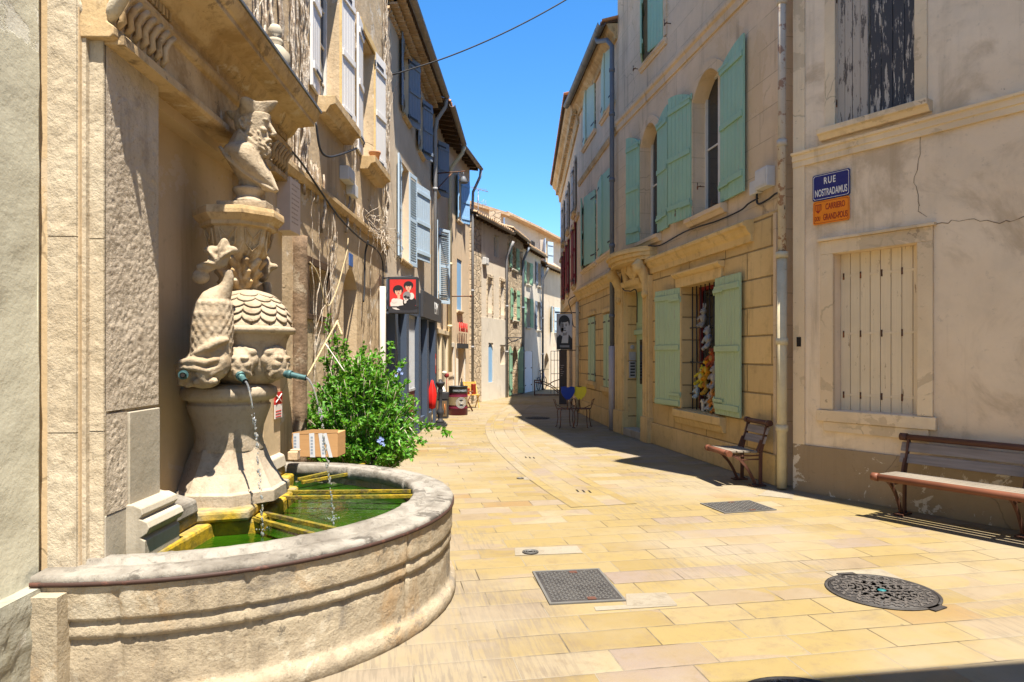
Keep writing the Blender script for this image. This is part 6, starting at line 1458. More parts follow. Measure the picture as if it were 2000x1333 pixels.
for z in (.3, 1.1, 1.9):
    for u in (h[0]+.02, h[1]-.22): o.box(u, u+.2, -.02, -.012, z, z+.05, 1)
o.build('door', [M['white_door'], M['iron']], fh)
GW2 = Wall((1.45, 34.2), (3.2, 39.0))
hG = [H(GW2,1062,1069,470,520), H(GW2,1063,1072,690,768,.3), H(GW2,1076,1082,600,650)]
gh2 = far_house('far_house', 'sunlit cream house seen past the bend above the bicycle', GW2, 6.3, M['far'], hG)
h = hG[1]; archtop(gh2, h, None, 0, M['far']); o = MB(); o.box(h[0], h[1], -.32, -.28, 0, h[3]); o.build('door', M['beam'], gh2)
for h in (hG[0], hG[2]): o = window(gh2, *h[:4], 0, .18); shutter(o, h[0]-.02, .02, .4, h[2], h[3], 150, 1, M['sky_blue']); shutter(o, h[1]+.02, .02, .4, h[2], h[3], 150, -1, M['sky_blue'])
HW = Wall((3.2, 39.0), (9.0, 44.0)); eh3 = far_house('end_house', 'last low house closing the end of the street', HW, 6.0, M['far'], [(1.0,2.0,0,2.3,.3),(3,4,1,2.4,.2)])
b = MB(); b.box(1.0,2.0,-.32,-.28,0,2.3); b.build('door', M['mid_blue'], eh3); window(eh3, 3, 4, 1, 2.4, 0, .18)
# big gable wall standing behind the far houses
bk = empty('gable_house', (0, 0, 0), 0, 'large old house with sloping blank gable wall rising behind the far roofs', 'house'); b = MB()
P = lambda x, y, Y: dp(x, y, Y)
pl_ = [P(985,422,37), P(1040,448,38.5), P(1098,478,40)]
pts = [Vector((p.x, p.y, 0)) for p in (pl_[0], pl_[2])]
poly = [pts[0], pts[1], pl_[2], pl_[1], pl_[0]]; b.prism(poly, (1.5, 6, 0)); b.build('gable_wall', M['far'], bk, flip=False)
b = MB(); pr_ = [(-.2,0),(-.2,.12),(.5,.12),(.5,0)]; b.sweep(pr_, [p + Vector((0,0,.0)) for p in (P(980,420,37), pl_[1], P(1100,479,40))]); b.build('roof', M['tile_pale'], bk, flip=False)
b = MB(); a0 = P(1000,575,39.2); b.box(1.9, 3.4, 38.6, 38.9, 5.0, 6.2); b = None
# block behind the greige house: a small higher roof with a brick chimney stub
rb_ = empty('roof_house', (0, 0, 0), 0, 'taller tiled roof block rising behind the greige gabled house', 'house'); b = MB()
A, B_ = P(905,395,29.5), P(984,424,31.5); b.prism([Vector((A.x,A.y,0)), Vector((B_.x,B_.y,0)), B_, A], (-1.5, 6, 0)); b.build('wall', M['greige'], rb_, flip=False)
b = MB(); b.sweep([(-.3,0),(-.3,.14),(.25,.14),(.25,0)], [A + Vector((-.3,-.1,.0)), B_ + Vector((.1,.0,.0))]); b.build('roof', M['tile_pale'], rb_, flip=False)
b = MB(); c = P(968,421,30.5); b.box(c.x-.25, c.x+.25, c.y-1.2, c.y-.7, c.z-1.0, c.z-.05); b.build('chimney', M['rubble'], rb_, flip=False)
# aerial
an = empty('television_aerial', tuple(P(934,420,28)), 0, 'thin metal television aerial on the tiled roof', 'aerial'); b = MB(); s = 28/F
b.tube([(0,0,-.4), (.0,0,48*s)], .018, 6); b.tube([(-12*s,-.2,52*s), (19*s,.2,47*s)], .012, 6)
for i in range(9): x = -12*s+i*3.6*s; z = 52*s-(i*3.6*s)*.16; b.tube([(x-.05,-.28,z),(x+.05,.28,z)], .007, 5)
for i in range(4): b.tube([(-.02, 0, 20*s), (.30*math.cos(i*1.1-.5), .1, 24*s+.25*math.sin(i*1.1-.5))], .008, 5)
b.tube([(0,0,20*s),(17*s,.1,22*s)], .01, 5); b.tube([(8*s,0,14*s),(10*s,0,30*s)], .007, 5); b.tube([(13*s,0,16*s),(15*s,0,28*s)], .007, 5)
b.build('antenna', M['zinc'], an, flip=False)
def fpipe(x, yt, Y, r, label, z0=0, mat=None, el=None):
    p = P(x, yt, Y); pts = ([p + Vector(el), p + Vector((el[0]*.7, el[1]*.7, -.05)), p + Vector((0,0,-.45))] if el else [p]); pts = pts + [Vector((p.x, p.y, z0))]
    downpipe('drainpipe', label, pts, r, mat or M['zinc_dark'], [(p.x, p.y, p.z*.6), (p.x, p.y, p.z*.3)])
fpipe(990, 480, 27.75, .055, 'dark pipe between the greige house and the stone house', mat=M['zinc'], el=(.27,-.12,.15))
fpipe(1022, 490, 30.7, .06, 'blue grey pipe between the stone house and the pale house', mat=M['slate_blue'], el=(.25,-.10,.12))
fpipe(1060, 530, 33.8, .055, 'far pipe with a long elbow at the end of the pale house', el=(.27,-.10,.15))

sc = DW.root('sign_bracket', 'black iron scroll bracket on the pale base of the greige house', 'bracket'); u, z = DW.uz(986, 660); b = MB(); b.tube([(u, 0, z), (u, .75, z)], .02, 6)
b.tube([(u, .05+.12*k+.06*math.cos(k*1.7), z-.10+.07*math.sin(k*1.7)) for k in range(6)], .016, 6); b.tube([(u, .0, z-.3), (u, .3, z-.16), (u, .7, z-.02)], .016, 6); b.build('scrollwork', M['iron'], sc)
# ================================================================= benches
M['slat'] = bare_wood('weathered_slat', (.30,.25,.21), (.22,.18,.15)); M['seat_slat'] = bare_wood('pale_weathered_slat', (.22,.19,.155), (.17,.145,.115), 3)
def bench(W, u0, vf, L, name, label, supports):
    """vf: distance of the feet from the wall"""
    r = W.root(name, label, 'bench'); p = W.w(u0, vf, 0); r.location = p
    o = MB(); o.tube([(-.04,.47,.44), (L+.04,.47,.44)], .036, 14); o.tube([(-.05,.47,.44), (.02,.47,.44)], .042, 14); o.tube([(L-.02,.47,.44), (L+.05,.47,.44)], .042, 14); o.build('front_rail', M['brown_steel'], r)
    o = MB(); o.tube([(-.03,-.10,.82), (L+.03,-.10,.82)], .032, 14); o.tube([(-.04,-.10,.82), (.03,-.10,.82)], .04, 14); o.tube([(L-.03,-.10,.82), (L+.04,-.10,.82)], .04, 14); o.build('top_rail', M['dark_steel'], r)
    for k in range(4): 
        o = MB(); v0 = .06+k*.098; o.obox((.0, v0, .435+k*.003), (L,0,0), (0,.082,.003), (0,0,.026)); o.build('seat_slat', M['seat_slat'], r, bevel=.005)
    for z, v in ((.67,-.055), (.55,-.02)):
        o = MB(); o.obox((-.02, v, z), (L+.04,0,0), (0,-.022,.0), (0,-.034,.095)); o.build('back_slat', M['slat'], r, bevel=.005)
    for u in supports:
        o = MB(); d = (.022, 0, 0)
        def bar(pts, wd=.03):
            for (a, c), (e, f) in zip(pts, pts[1:]):
                L_ = math.hypot(e-a, f-c); nx, nz = -(f-c)/L_*wd/2, (e-a)/L_*wd/2
                o.prism([(u-.011, a-nx, c-nz), (u-.011, e-nx, f-nz), (u-.011, e+nx, f+nz), (u-.011, a+nx, c+nz)], d)
        bar([(0,.02),(-.005,.45),(-.075,.70),(-.10,.82)], .045); bar([(.05,.44),(-.015,.60)], .035)
        arc = [(.46,.43),(.38,.41),(.29,.355),(.2,.26),(.13,.15),(.07,.02)]; bar(arc, .034); bar([(.03,.40),(.36,.40)], .018); bar([(.0,.35),(.28,.35)], .016)
        o.box(u-.05, u+.05, -.06, .14, .004, .022); o.build('support', M['dark_steel'], r)
        o = MB(); 
        for k in (-.03, .1): o.lathe([(.014,.02),(.014,.035),(0,.036)], (u,k,0), 8)
        o.build('bolt', M['iron'], r)
    return r
pL = local(NW, gp(1757, 1003)); bench(NW, pL.x, pL.y, 2.3, 'bench', 'long slatted bench with red brown steel rails against the pale house', (.05, 1.15, 2.25))
pS = local(YW, gp(1447, 936)); bench(YW, pS.x, pS.y, .54, 'bench', 'short single seat bench under the barred shop window', (.03, .51))

# ================================================================= two painted metal chairs
def cafe_chair(loc, rz, label, c):
    r = empty('cafe_chair', loc, rz, label, 'chair', 'painted metal chairs in the shade'); wire = M['iron_rust']
    o = MB(); n = 24; o.add([(.21*math.cos(6.283*i/n), .21*math.sin(6.283*i/n), z) for z in (.44,.455) for i in range(n)], [tuple(range(n-1,-1,-1)), tuple(range(n,2*n))]+[(i,(i+1)%n,n+(i+1)%n,n+i) for i in range(n)]); o.build('seat', wire, r, flip=False)
    for a in (45, 135, 225, 315):
        o = MB(); x, y = math.cos(R(a)), math.sin(R(a)); o.tube([(.18*x,.18*y,.44), (.215*x,.215*y,.38), (.2*x,.2*y,.2), (.235*x,.235*y,.02), (.27*x,.27*y,.01)], .010, 7); o.build('leg', wire, r, flip=False)
    o = MB(); o.tube([(0,-.2,.44),(0,-.235,.55),(0,-.24,.70)], .011, 7); o.tube([(-.03,-.2,.44),(-.24,-.1,.55),(-.25,-.02,.66),(-.25,.22,.665)], .008, 7); o.tube([(.03,-.2,.44),(.24,-.1,.55),(.25,-.02,.66),(.25,.22,.665)], .008, 7); o.tube([(-.24,.2,.665),(-.17,.14,.44)], .008, 7); o.tube([(.24,.2,.665),(.17,.14,.44)], .008, 7); o.build('frame', wire, r, flip=False)
    o = MB(); pts = [(-.16,.97),(-.06,.985),(-.045,.965),(.045,.965),(.06,.985),(.16,.97),(.165,.86),(.12,.76),(.03,.67),(-.03,.67),(-.12,.76),(-.165,.86)]
    o.prism([(x,-.245-.06*(z-.67),z) for x, z in pts], (0,.012,0)); o.build('backrest', c, r, flip=False, bevel=.003); return r
cafe_chair(gp(1110,838)+Vector((-.05,.3,0)), R(10), 'metal chair with a royal blue back plate left of the yellow one', flat('paint_blue', (.02,.05,.30), .5))
cafe_chair(gp(1136,838)+Vector((.05,.35,0)), R(-20), 'metal chair with a lemon yellow back plate next to the blue one', flat('paint_yellow', (.62,.52,.03), .5))

# ================================================================= iron covers and drains
def quadframe(px): return [gp(*p) for p in px]
t = NT('cast_iron'); x, y, z = t.sep(t.obj); cst = t.mix(t.step(t.noise(t.obj, 8, 5, .6), .4, .65), (.20,.19,.185), (.11,.10,.10)); M['cast'] = t.fin(t.mix(1.0, cst, (.26,.25,.24), 'MULTIPLY'), .65, t.bump(t.noise(t.obj, 90, 3), .3, .003), spec=.3)
M['cast_worn'] = metal('worn_iron_stud', (.125,.12,.112), .5)
def square_cover(px, name, label, nx, ny, gap=.0, style='stud'):
    c = quadframe(px); ctr = sum(c, Vector())/4; o = empty(name, ctr, 0, label, 'manhole cover'); q = [p-ctr for p in c]
    # keep it a true rectangle: average the sides
    ax = ((q[1]-q[0])+(q[2]-q[3]))/2; ay = ((q[3]-q[0])+(q[2]-q[1]))/2; ax.z = ay.z = 0; wdt, dep = ax.length, ay.length; ax.normalize(); ay = Vector((ax.y, -ax.x, 0)) if ay.dot(Vector((ax.y,-ax.x,0))) > 0 else Vector((-ax.y, ax.x, 0))
    P = lambda s, t, z: ax*s*wdt + ay*t*dep + Vector((0,0,z))
    m = MB(); m.obox(P(-.5,-.5,.002), ax*wdt, ay*dep, (0,0,.006)); fb = m.build('cover', M['cast'], o, flip=False)
    m = MB()
    for s, e in (((-.53,-.53),(1.06,.035)), ((-.53,.495),(1.06,.035)), ((-.53,-.495),(.035,.99)), ((.495,-.495),(.035,.99))): m.obox(P(*s,.002), ax*wdt*e[0], ay*dep*e[1], (0,0,.009))
    m.build('rim', metal('zinc_rim', (.12,.115,.105), .55), o, flip=False)
    m = MB()
    for i in range(nx):
        for j in range(ny):
            p = P(-.46+.92*(i+.5)/nx, -.46+.92*(j+.5)/ny, .008); a = R(45 if (i+j)%2 else -45); L = .92*wdt/nx*.45
            d = (ax*math.cos(a)+ay*math.sin(a)); e = Vector((-d.y, d.x, 0)); m.obox(p-d*L-e*L*.28, d*2*L, e*L*.56, (0,0,.005))
    m.build('stud_pattern', M['cast_worn'], o, flip=False)
    m = MB()
    for s in (.08,): 
        for t_ in (-.46, .40): m.obox(P(s-.06,t_,.0085), ax*wdt*.12, ay*dep*.07, (0,0,.006))
    m.build('lifting_slot', M['dark_steel'], o, flip=False)
square_cover([(1042,1119),(1165,1115),(1220,1172),(1079,1181)], 'manhole_cover', 'square studded iron cover set in the paving near the basin', 16, 20)
square_cover([(1373,985),(1464,979),(1511,997),(1415,1003)], 'manhole_cover', 'square iron cover in front of the short bench', 14, 14)
def round_cover(c, r, label, dot=True, small=False, rot=0.0, segs=48):
    o = empty('manhole_cover', c, rot, label, 'manhole cover'); m = MB(); m.lathe([(r*.93,.003),(r*.93,.008),(0,.008)], (0,0,0), segs); m.build('cover', M['cast'], o, flip=False)
    m = MB(); m.lathe([(r*.945,.003),(r*.945,.010),(r,.010),(r,.003)], (0,0,0), segs); 
    if not small:
        for a in (R(100), R(-60)): d = Vector((math.cos(a), math.sin(a), 0)); e = Vector((-d.y, d.x, 0)); m.obox(d*r*.9-e*.07+Vector((0,0,.003)), e*.14, d*r*.2, (0,0,.007))
    m.build('rim', M['cast'], o, flip=False)
    m = MB()
    if small:
        for q in (.35,.6,.8): m.lathe([(r*q,.008),(r*q,.012),(r*(q+.08),.012),(r*(q+.08),.008)], (0,0,0), 24)
    else:
        for q, k in ((.16,6),(.28,10),(.40,15),(.53,20),(.67,26),(.82,32)):
            for i in range(k):
                a = 6.283*i/k; p = Vector((q*r*math.cos(a), q*r*math.sin(a), .008)); b2 = a+R(45 if (i % 2) else -45); d = Vector((math.cos(b2), math.sin(b2), 0)); e = Vector((-d.y, d.x, 0)); L = .033; m.obox(p-d*L-e*.007, d*2*L, e*.014, (0,0,.006)); m.obox(p-e*L*.6-d*.006, e*1.2*L, d*.012, (0,0,.0055))
        m.lathe([(r*.59,.008),(r*.59,.0125),(r*.615,.0125),(r*.615,.008)], (0,0,0), segs)
    m.build('stud_pattern', M['cast_worn'] if small else metal('stud_iron', (.085,.076,.07), .6), o, flip=False)
    if dot: m = MB(); m.lathe([(.028,.008),(.028,.0145),(0,.0145)], (0,0,0), 14); m.build('paint_dot', flat('turquoise', (.015,.13,.14), .5), o, flip=False)
round_cover(gp(1722,1156), .375, 'round cast iron cover with a turquoise dot at its centre')
round_cover(Vector((1.42,3.24,0)), .36, 'round iron cover half cut off at the lower picture edge', False, rot=1.0)
round_cover(gp(1050,817), .34, 'dark round cover in the shade of the far street', False)
def pale_slab(px, col=(.70,.62,.50), z=.0035):
    m = MB(); m.add([gp(x, y)+Vector((0,0,z)) for x, y in px], [(0,1,2,3)]); tag(m.build('paving_slab', M['pale_slab'], flip=False), kind='structure')
M['pale_slab'] = stone('pale_slab_stone', (.245,.215,.165), (.215,.185,.14), (.15,.12,.085), bump=.3, scale=2, seed=31, pit=.3)
pale_slab([(1006,1086),(1139,1081),(1127,1067),(1005,1071)]); pale_slab([(1164,1193),(1323,1183),(1300,1158),(1224,1161),(1222,1174),(1160,1183)][:4] if False else [(1164,1194),(1323,1184),(1318,1177),(1160,1186)]); pale_slab([(1224,1184),(1323,1182),(1300,1158),(1222,1161)], z=.0042)
pale_slab([(1024,938),(1057,937),(1050,931),(1020,932)]); pale_slab([(1655,1140),(1770,1135),(1720,1112),(1610,1117)]); pale_slab([(1480,968),(1548,975),(1552,962),(1500,957)])
round_cover(gp(1036,1080)+Vector((0,0,.003)), .07, 'tiny round iron plug let into a pale paving slab', False, True)
round_cover(gp(1016,935), .05, 'tiny round plug in the paving beside the channel', False, True)
sl = empty('drain_slots', gp(1140,962), 0, 'three short dark drain slots cut into the channel paving', 'drain')
for k in range(3):
    m = MB(); p = gp(1128+k*12,960+k*.8)-gp(1140,962); m.obox(p+Vector((-.006,-.06,.0062)), (.022,-.004,0), (-.012,.14,0), (0,0,.0015)); m.build('slot', M['dark'], sl, flip=False)

sl = empty('drain_slots', gp(1035,895), 0, 'three short dark drain slots farther up the channel', 'drain')
for k in range(3):
    m = MB(); p = gp(1027+k*8,894.5+k*.5)-gp(1035,895); m.obox(p+Vector((-.006,-.06,.0062)), (.022,-.004,0), (-.012,.16,0), (0,0,.0015)); m.build('slot', M['dark'], sl, flip=False)
st_ = AW.root('poster', 'narrow red sticker on the dark shopfront post', 'sticker'); u = AL-.19; m = MB(); m.box(u-.07, u+.07, .16, .163, 1.25, 1.75); m.box(u-.04, u+.04, .163, .1645, 1.45, 1.62, 1); m.build('paper', [flat('sticker_red', (.4,.03,.025), .5), flat('sticker_pale', (.5,.4,.35), .5)], st_)

# ================================================================= shrub, canes, box
t = NT('leaf_green'); oi = t.noise(t.obj, 3.5, 3); hu = t.noise(t.obj, 40, 2)
lc = t.mix(t.step(oi, .35, .65), (.075,.25,.02), (.12,.33,.025)); lc = t.mix(t.math('MULTIPLY', t.step(hu, .45, .7), .6), lc, (.16,.36,.03)); dd2 = t.noise(t.obj, 23, 2); lc = t.mix(t.math('MULTIPLY', t.step(dd2, .4, .62), .55), lc, (.04,.15,.015)); lc = t.mix(t.math('MULTIPLY', t.step(t.noise(t.obj, 31, 2), .66, .70), .8), lc, (.34,.30,.05)); t.fin(lc, .55, spec=.3)
tr = t.n('ShaderNodeBsdfTranslucent'); t.put(tr.inputs[0], t.mix(.5, lc, (.22,.42,.02))); mx = t.n('ShaderNodeMixShader'); mx.inputs[0].default_value = .38
t.t.links.new(t.b.outputs[0], mx.inputs[1]); t.t.links.new(tr.outputs[0], mx.inputs[2]); t.t.links.new(mx.outputs[0], t.out.inputs[0]); M['leaf'] = t.m
sb = Vector((-1.72, 7.75, 0)); sh_ = empty('shrub', sb, 0, 'bright green leafy shrub with a few pale blue flowers beyond the basin', 'shrub'); rl = random.Random(21)
lv = MB(); stm = MB(); tips = []
def leaf(p, d, L, wd):
    d = d.normalized(); s = d.cross(Vector((rl.uniform(-1,1), rl.uniform(-1,1), rl.uniform(.2,1)))).normalized(); nn = s.cross(d).normalized()
    a = p; m1 = p + d*L*.45; e = p + d*L - nn*L*.12; k = nn*wd*.35
    lv.add([a, m1 + s*wd + k, e, m1 - s*wd + k, m1], [(0,4,1),(4,2,1),(0,3,4),(4,3,2)], 0, True)
def twig(p0, p1, droop, n, r0=.009, lp=(.045,.07), dens=1.0):
    pts = []; mid = (p0+p1)/2 + Vector((rl.uniform(-.08,.08), rl.uniform(-.08,.08), droop))
    for i in range(9): t_ = i/8; pts.append(p0*(1-t_)**2 + mid*2*t_*(1-t_) + p1*t_*t_)
    stm.tube(pts, [r0*(1-.75*i/8) for i in range(9)], 5)
    for i in range(n):
        t_ = rl.uniform(.38, 1.0); f = t_*8; k = min(7, int(f)); p = pts[k].lerp(pts[k+1], f-k); ax = (pts[k+1]-pts[k]).normalized()
        d = ax*.5 + Vector((rl.gauss(0,1), rl.gauss(0,1), rl.gauss(.15,.8))).normalized(); leaf(p + Vector((rl.gauss(0,.014), rl.gauss(0,.014), rl.gauss(0,.014))), d, rl.uniform(*lp), rl.uniform(.013,.021))
for i in range(560):
    a = rl.uniform(0, 6.283); el_ = rl.uniform(-.35, 1.45); cx = math.cos(el_)*.66; rr = rl.uniform(.72, 1.0)*(1+.16*noise.noise(Vector((math.cos(a)*2, math.sin(a)*2, el_*2))))
    tgt = Vector((cx*math.cos(a)*rr*1.0+.0, cx*math.sin(a)*rr*.92, .88 + math.sin(el_)*.90*rr))
    st_ = Vector((rl.gauss(0,.07), rl.gauss(0,.07), .12)); st_ = st_.lerp(tgt, .25) if rl.random() < .6 else st_
    twig(st_, tgt + Vector((0,0,-.05)), rl.uniform(.05,.2), 42)
PX = lambda x, y, Y=7.7: dp(x, y, Y) - sb
for (a, c, n) in (((650,760),(640,622),60), ((640,740),(628,700),45), ((745,740),(764,668),50), ((740,760),(790,706),55), ((660,760),(655,655),70), ((680,740),(672,668),60), ((700,740),(712,672),40), ((770,780),(800,745),30)): twig(PX(*a), PX(*c), .03, n, .007, (.04,.065))
for (a, c, n) in (((800,815),(842,846),40), ((805,820),(880,850),46), ((800,835),(826,868),34), ((790,840),(812,880),30), ((780,860),(800,893),30)): twig(PX(*a, 7.3), PX(*c, 7.2), .05, n, .006, (.045,.07))
stm.build('stems', M['vine'], sh_, flip=False); fo_ = lv.build('foliage', M['leaf'], sh_, flip=False, merge=False); fo_['kind'] = 'stuff'
M['flower'] = flat('plumbago_blue', (.30,.40,.75), .6)
for (x, y, Y) in ((742,862,7.0), (781,727,7.2), (652,860,7.05)):
    c = PX(x, y, Y); m = MB()
    for k in range(9 if x == 742 else 5):
        q = c + Vector((rl.uniform(-.045,.045), rl.uniform(-.02,.0), rl.uniform(-.04,.04)))
        for j in range(5): a = 1.2566*j; p1 = Vector((math.cos(a), -.25, math.sin(a)))*.019; p2 = Vector((math.cos(a+.55), -.1, math.sin(a+.55)))*.012; p3 = Vector((math.cos(a-.55), -.1, math.sin(a-.55)))*.012; m.add([q, q+p2, q+p1, q+p3], [(0,1,2,3)])
    m.build('flower', M['flower'], sh_, flip=False, merge=False)
M['cane'] = bare_wood('bamboo', (.58,.46,.28), (.48,.37,.2), axis='z')
def cane(a, c, Y1, Y2, r, label, mat=None):
    p, q = dp(*a, Y1), dp(*c, Y2); o = empty('garden_cane', p, 0, label, 'cane'); m = MB(); n = 8; pts = [(q-p)*i/n for i in range(n+1)]; m.tube(pts, r, 8)
    for i in range(1, n): m.ball(pts[i], r*1.25, 8, 5)
    m.build('stick', mat or M['cane'], o, flip=False)
cane((660,626), (597,741), 7.5, 7.15, .010, 'bamboo cane leaning across the shrub towards the fountain')
cane((636,672), (673,726), 7.35, 7.3, .006, 'thin pale stick crossing the top of the shrub', flat('pale_stick', (.6,.57,.5), .6)); cane((658,628), (668,655), 7.5, 7.45, .012, 'stub of broken cane at the top of the shrub')
# taped carton on the coping
Y = 6.55; bl = dp(577,893,Y); o = empty('carton', bl, R(-3), 'brown cardboard carton with printed tape resting on the basin rim', 'box'); W_, D_, H_ = .41, .26, .245
cb = NT('cardboard'); g_ = cb.noise(cb.mapv(cb.obj, (3,3,120)), 1, 3); cb.fin(cb.mix(cb.step(g_,.3,.7), (.47,.27,.12), (.42,.235,.10)), .85, cb.bump(g_, .2, .002)); 
m = MB(); tilt = .03
m.prism([(-.02,0,.0),(W_,0,0),(W_-.0,0,H_-.01),(-.035,0,H_-.03),(-.04,0,H_*.6)], (.0,D_,0)); m.build('body', cb.m, o, flip=False, bevel=.006)
m = MB()
m.prism([(-.036,-.002,H_-.028),(W_,-.002,H_-.008),(W_+.01,-.002,H_+.02),(.16,-.002,H_+.022),(-.03,-.002,H_-.01)], (0,.004,0)); m.build('flap', cb.m, o, flip=False)
tp = flat('printed_tape', (.55,.57,.60), .35); m = MB()
for (x0, x1, x2) in ((-.025,.035,-.02), (.135,.185,.135), (.245,.285,.225), (.32,.355,.27)):
    m.add([(x0+.01,-.003,.0),(x1+.01,-.003,0),(x2+(x1-x0),-.003,H_-.012),(x2,-.003,H_-.018)], [(0,1,2,3)])
m.build('tape', tp, o, flip=False)
m = MB()
for x0 in (-.012, .15, .262):
    for k in range(6): m.add([(x0+.0,-.004,.03+k*.03),(x0+.022,-.004,.03+k*.03),(x0+.022,-.004,.048+k*.03),(x0+.0,-.004,.048+k*.03)], [(0,1,2,3)])
m.build('print', flat('tape_print', (.25,.3,.38), .5), o, flip=False)
o = empty('broken_brick', dp(572,886,6.3), 0, 'broken piece of hollow brick wedged beside the carton', 'brick'); m = MB(); m.box(-.04,.05,-.03,.05,-.06,.02); m.box(-.03,.06,-.0,.06,.02,.035); m.build('fragment', M['tile_pale'], o, flip=False, bevel=.008)

# ================================================================= wares outside the shops on the left
def at(x, y): return gp(x, y)
c = at(893.5, 812)+Vector((0,.27,0)); o = empty('barrel', c, 0, 'maroon and charcoal paint drum with a cream stripe and round emblem', 'barrel'); r = .272; Hh = .83
mar, chc, crm = flat('drum_maroon', (.115,.012,.03), .4), flat('drum_charcoal', (.03,.033,.038), .4), flat('drum_cream', (.62,.56,.44), .4)
m = MB(); m.lathe([(r-.01,.005),(r,.01),(r,.19),(r+.008,.2),(r,.21),(r,.29)], (0,0,0), 40, 0); m.lathe([(r,.29),(r,.52)], (0,0,0), 40, 1); m.lathe([(r,.52),(r+.008,.53),(r,.54),(r,.63)], (0,0,0), 40, 0); m.lathe([(r,.63),(r,Hh-.02),(r+.008,Hh-.012),(r,Hh),(r-.02,Hh),(r-.02,Hh-.02),(0,Hh-.02)], (0,0,0), 40, 2); m.build('drum', [mar, crm, chc], o, flip=False)
def onround(me_o, r): 
    for v in me_o.data.vertices: a = v.co.x/r; k = r - v.co.y; v.co.x, v.co.y = math.sin(a)*k, -math.cos(a)*k
e = text('lettering', 'FARROW&BALL', .082, flat('drum_letter', (.4,.45,.5), .4), o, Matrix.Translation((.09,-.003,.70)) @ Matrix.Rotation(R(90), 4, 'X'), .0012, xs=.78); onround(e, r)
m = MB(); n = 32; cxr, czr = .11, .36
def disc(m, r0, r1, dy, mi): m.add([(cxr+rr*math.cos(6.283*i/n), dy, czr+rr*math.sin(6.283*i/n)) for rr in (r0, r1) for i in range(n)], [(i,(i+1)%n,n+(i+1)%n,n+i) for i in range(n)] , mi)
disc(m, .001, .155, -.003, 0); disc(m, .10, .108, -.0045, 1); disc(m, .147, .155, -.0045, 1)
for k in range(26): a = 6.283*k/26; x, z = cxr+.128*math.cos(a), czr+.128*math.sin(a); m.add([(x-.006,-.0045,z-.011),(x+.006,-.0045,z-.011),(x+.006,-.0045,z+.011),(x-.006,-.0045,z+.011)], [(0,1,2,3)], 1)
em = m.build('emblem', [chc, flat('drum_print', (.6,.58,.55), .4)], o, flip=False, merge=False); onround(em, r)
e = text('lettering', 'F&B', .12, flat('drum_print2', (.62,.6,.57), .4), o, Matrix.Translation((cxr,-.005,czr)) @ Matrix.Rotation(R(90), 4, 'X'), .0012, xs=.8); onround(e, r)
o = empty('bottle', c+Vector((.10,-.05,Hh-.02)), 0, 'dark bottle standing on the maroon drum', 'bottle'); m = MB(); m.lathe([(.035,0),(.037,.01),(.037,.12),(.016,.16),(.013,.22),(.016,.225),(.016,.24),(0,.24)], (0,0,0), 16); m.build('glass_body', M['iron'], o, flip=False)
# furled red parasol and black pedestal
c = at(849, 833); o = empty('parasol', c+Vector((-.06,-.02,0)), 0, 'small furled red parasol on a pale pole before the shop', 'parasol'); m = MB()
m.lathe([(.03,.42),(.075,.45),(.085,.6),(.10,.75),(.085,.88),(.05,1.0),(.025,1.10),(.0,1.12)], (0,0,0), 20, 0, True, fn=lambda a, z: 1+.13*math.cos(5*a)); m.build('canopy', flat('parasol_red', (.60,.015,.012), .6), o, flip=False)
m = MB(); m.tube([(0,0,.0),(0,0,.5)], .016, 8); m.build('pole', M['cane'], o, flip=False); m = MB(); m.lathe([(.14,.003),(.14,.03),(.04,.06),(.03,.1),(0,.1)], (0,0,0), 18); m.build('base', M['iron'], o, flip=False)
o = empty('pedestal', c+Vector((.13,.05,0)), 0, 'black turned pedestal on a square foot beside the red parasol', 'pedestal'); m = MB(); m.box(-.16,.16,-.16,.16,.003,.05); m.box(-.13,.13,-.13,.13,.05,.09); m.lathe([(.10,.09),(.11,.12),(.06,.16),(.05,.22),(.085,.30),(.09,.36),(.05,.44),(.042,.6),(.045,.8),(.07,.86),(.05,.92),(.09,.98),(.11,1.03),(.11,1.06),(.04,1.08),(.05,1.12),(0,1.14)], (0,0,0), 20); m.build('column', M['iron'], o, flip=False)
c = at(863, 818); o = empty('cabinet', c+Vector((0,.2,0)), 0, 'black topped counter with two wooden panels between parasol and drum', 'cabinet'); m = MB(); m.box(-.16,.15,-.2,.2,.003,.52); m.box(-.17,.16,-.21,.21,.52,.70); m.build('body', M['iron'], o, flip=False, bevel=.01)
m = MB(); m.box(-.14,-.015,-.207,-.2,.06,.48); m.box(.01,.135,-.207,-.2,.06,.48); m.build('panel', bare_wood('stained_panel', (.16,.11,.06), (.12,.08,.045), axis='z'), o, flip=False)
m = MB(); 
for x in (-.075,.075): m.tube([(x,-.215,.15),(x+.012,-.22,.26),(x,-.215,.4)], .011, 6)
m.build('handle', flat('handle_orange', (.45,.14,.03), .5), o, flip=False)
o = empty('lampshade', c+Vector((-.04,.2,.70)), 0, 'white conical lampshade standing on the black counter', 'lampshade'); m = MB(); m.lathe([(.13,.01),(.13,.03),(.05,.26),(.045,.28),(.0,.28)], (0,0,0), 20); m.build('shade', flat('shade_white', (.72,.71,.68), .6), o, flip=False)
o = empty('spool', c+Vector((.10,.3,.70)), 0, 'dark red and cream round ornament on a stem on the counter', 'ornament'); m = MB(); m.tube([(0,0,0),(0,0,.42)], .012, 6); m.ball((0,0,.46), (.07,.04,.07), 14, 10); m.build('stem', flat('ornament_red', (.2,.02,.02), .5), o, flip=False); m = MB(); m.ball((-.06,-.02,.53), (.07,.035,.05), 14, 9); m.build('disc', crm, o, flip=False)
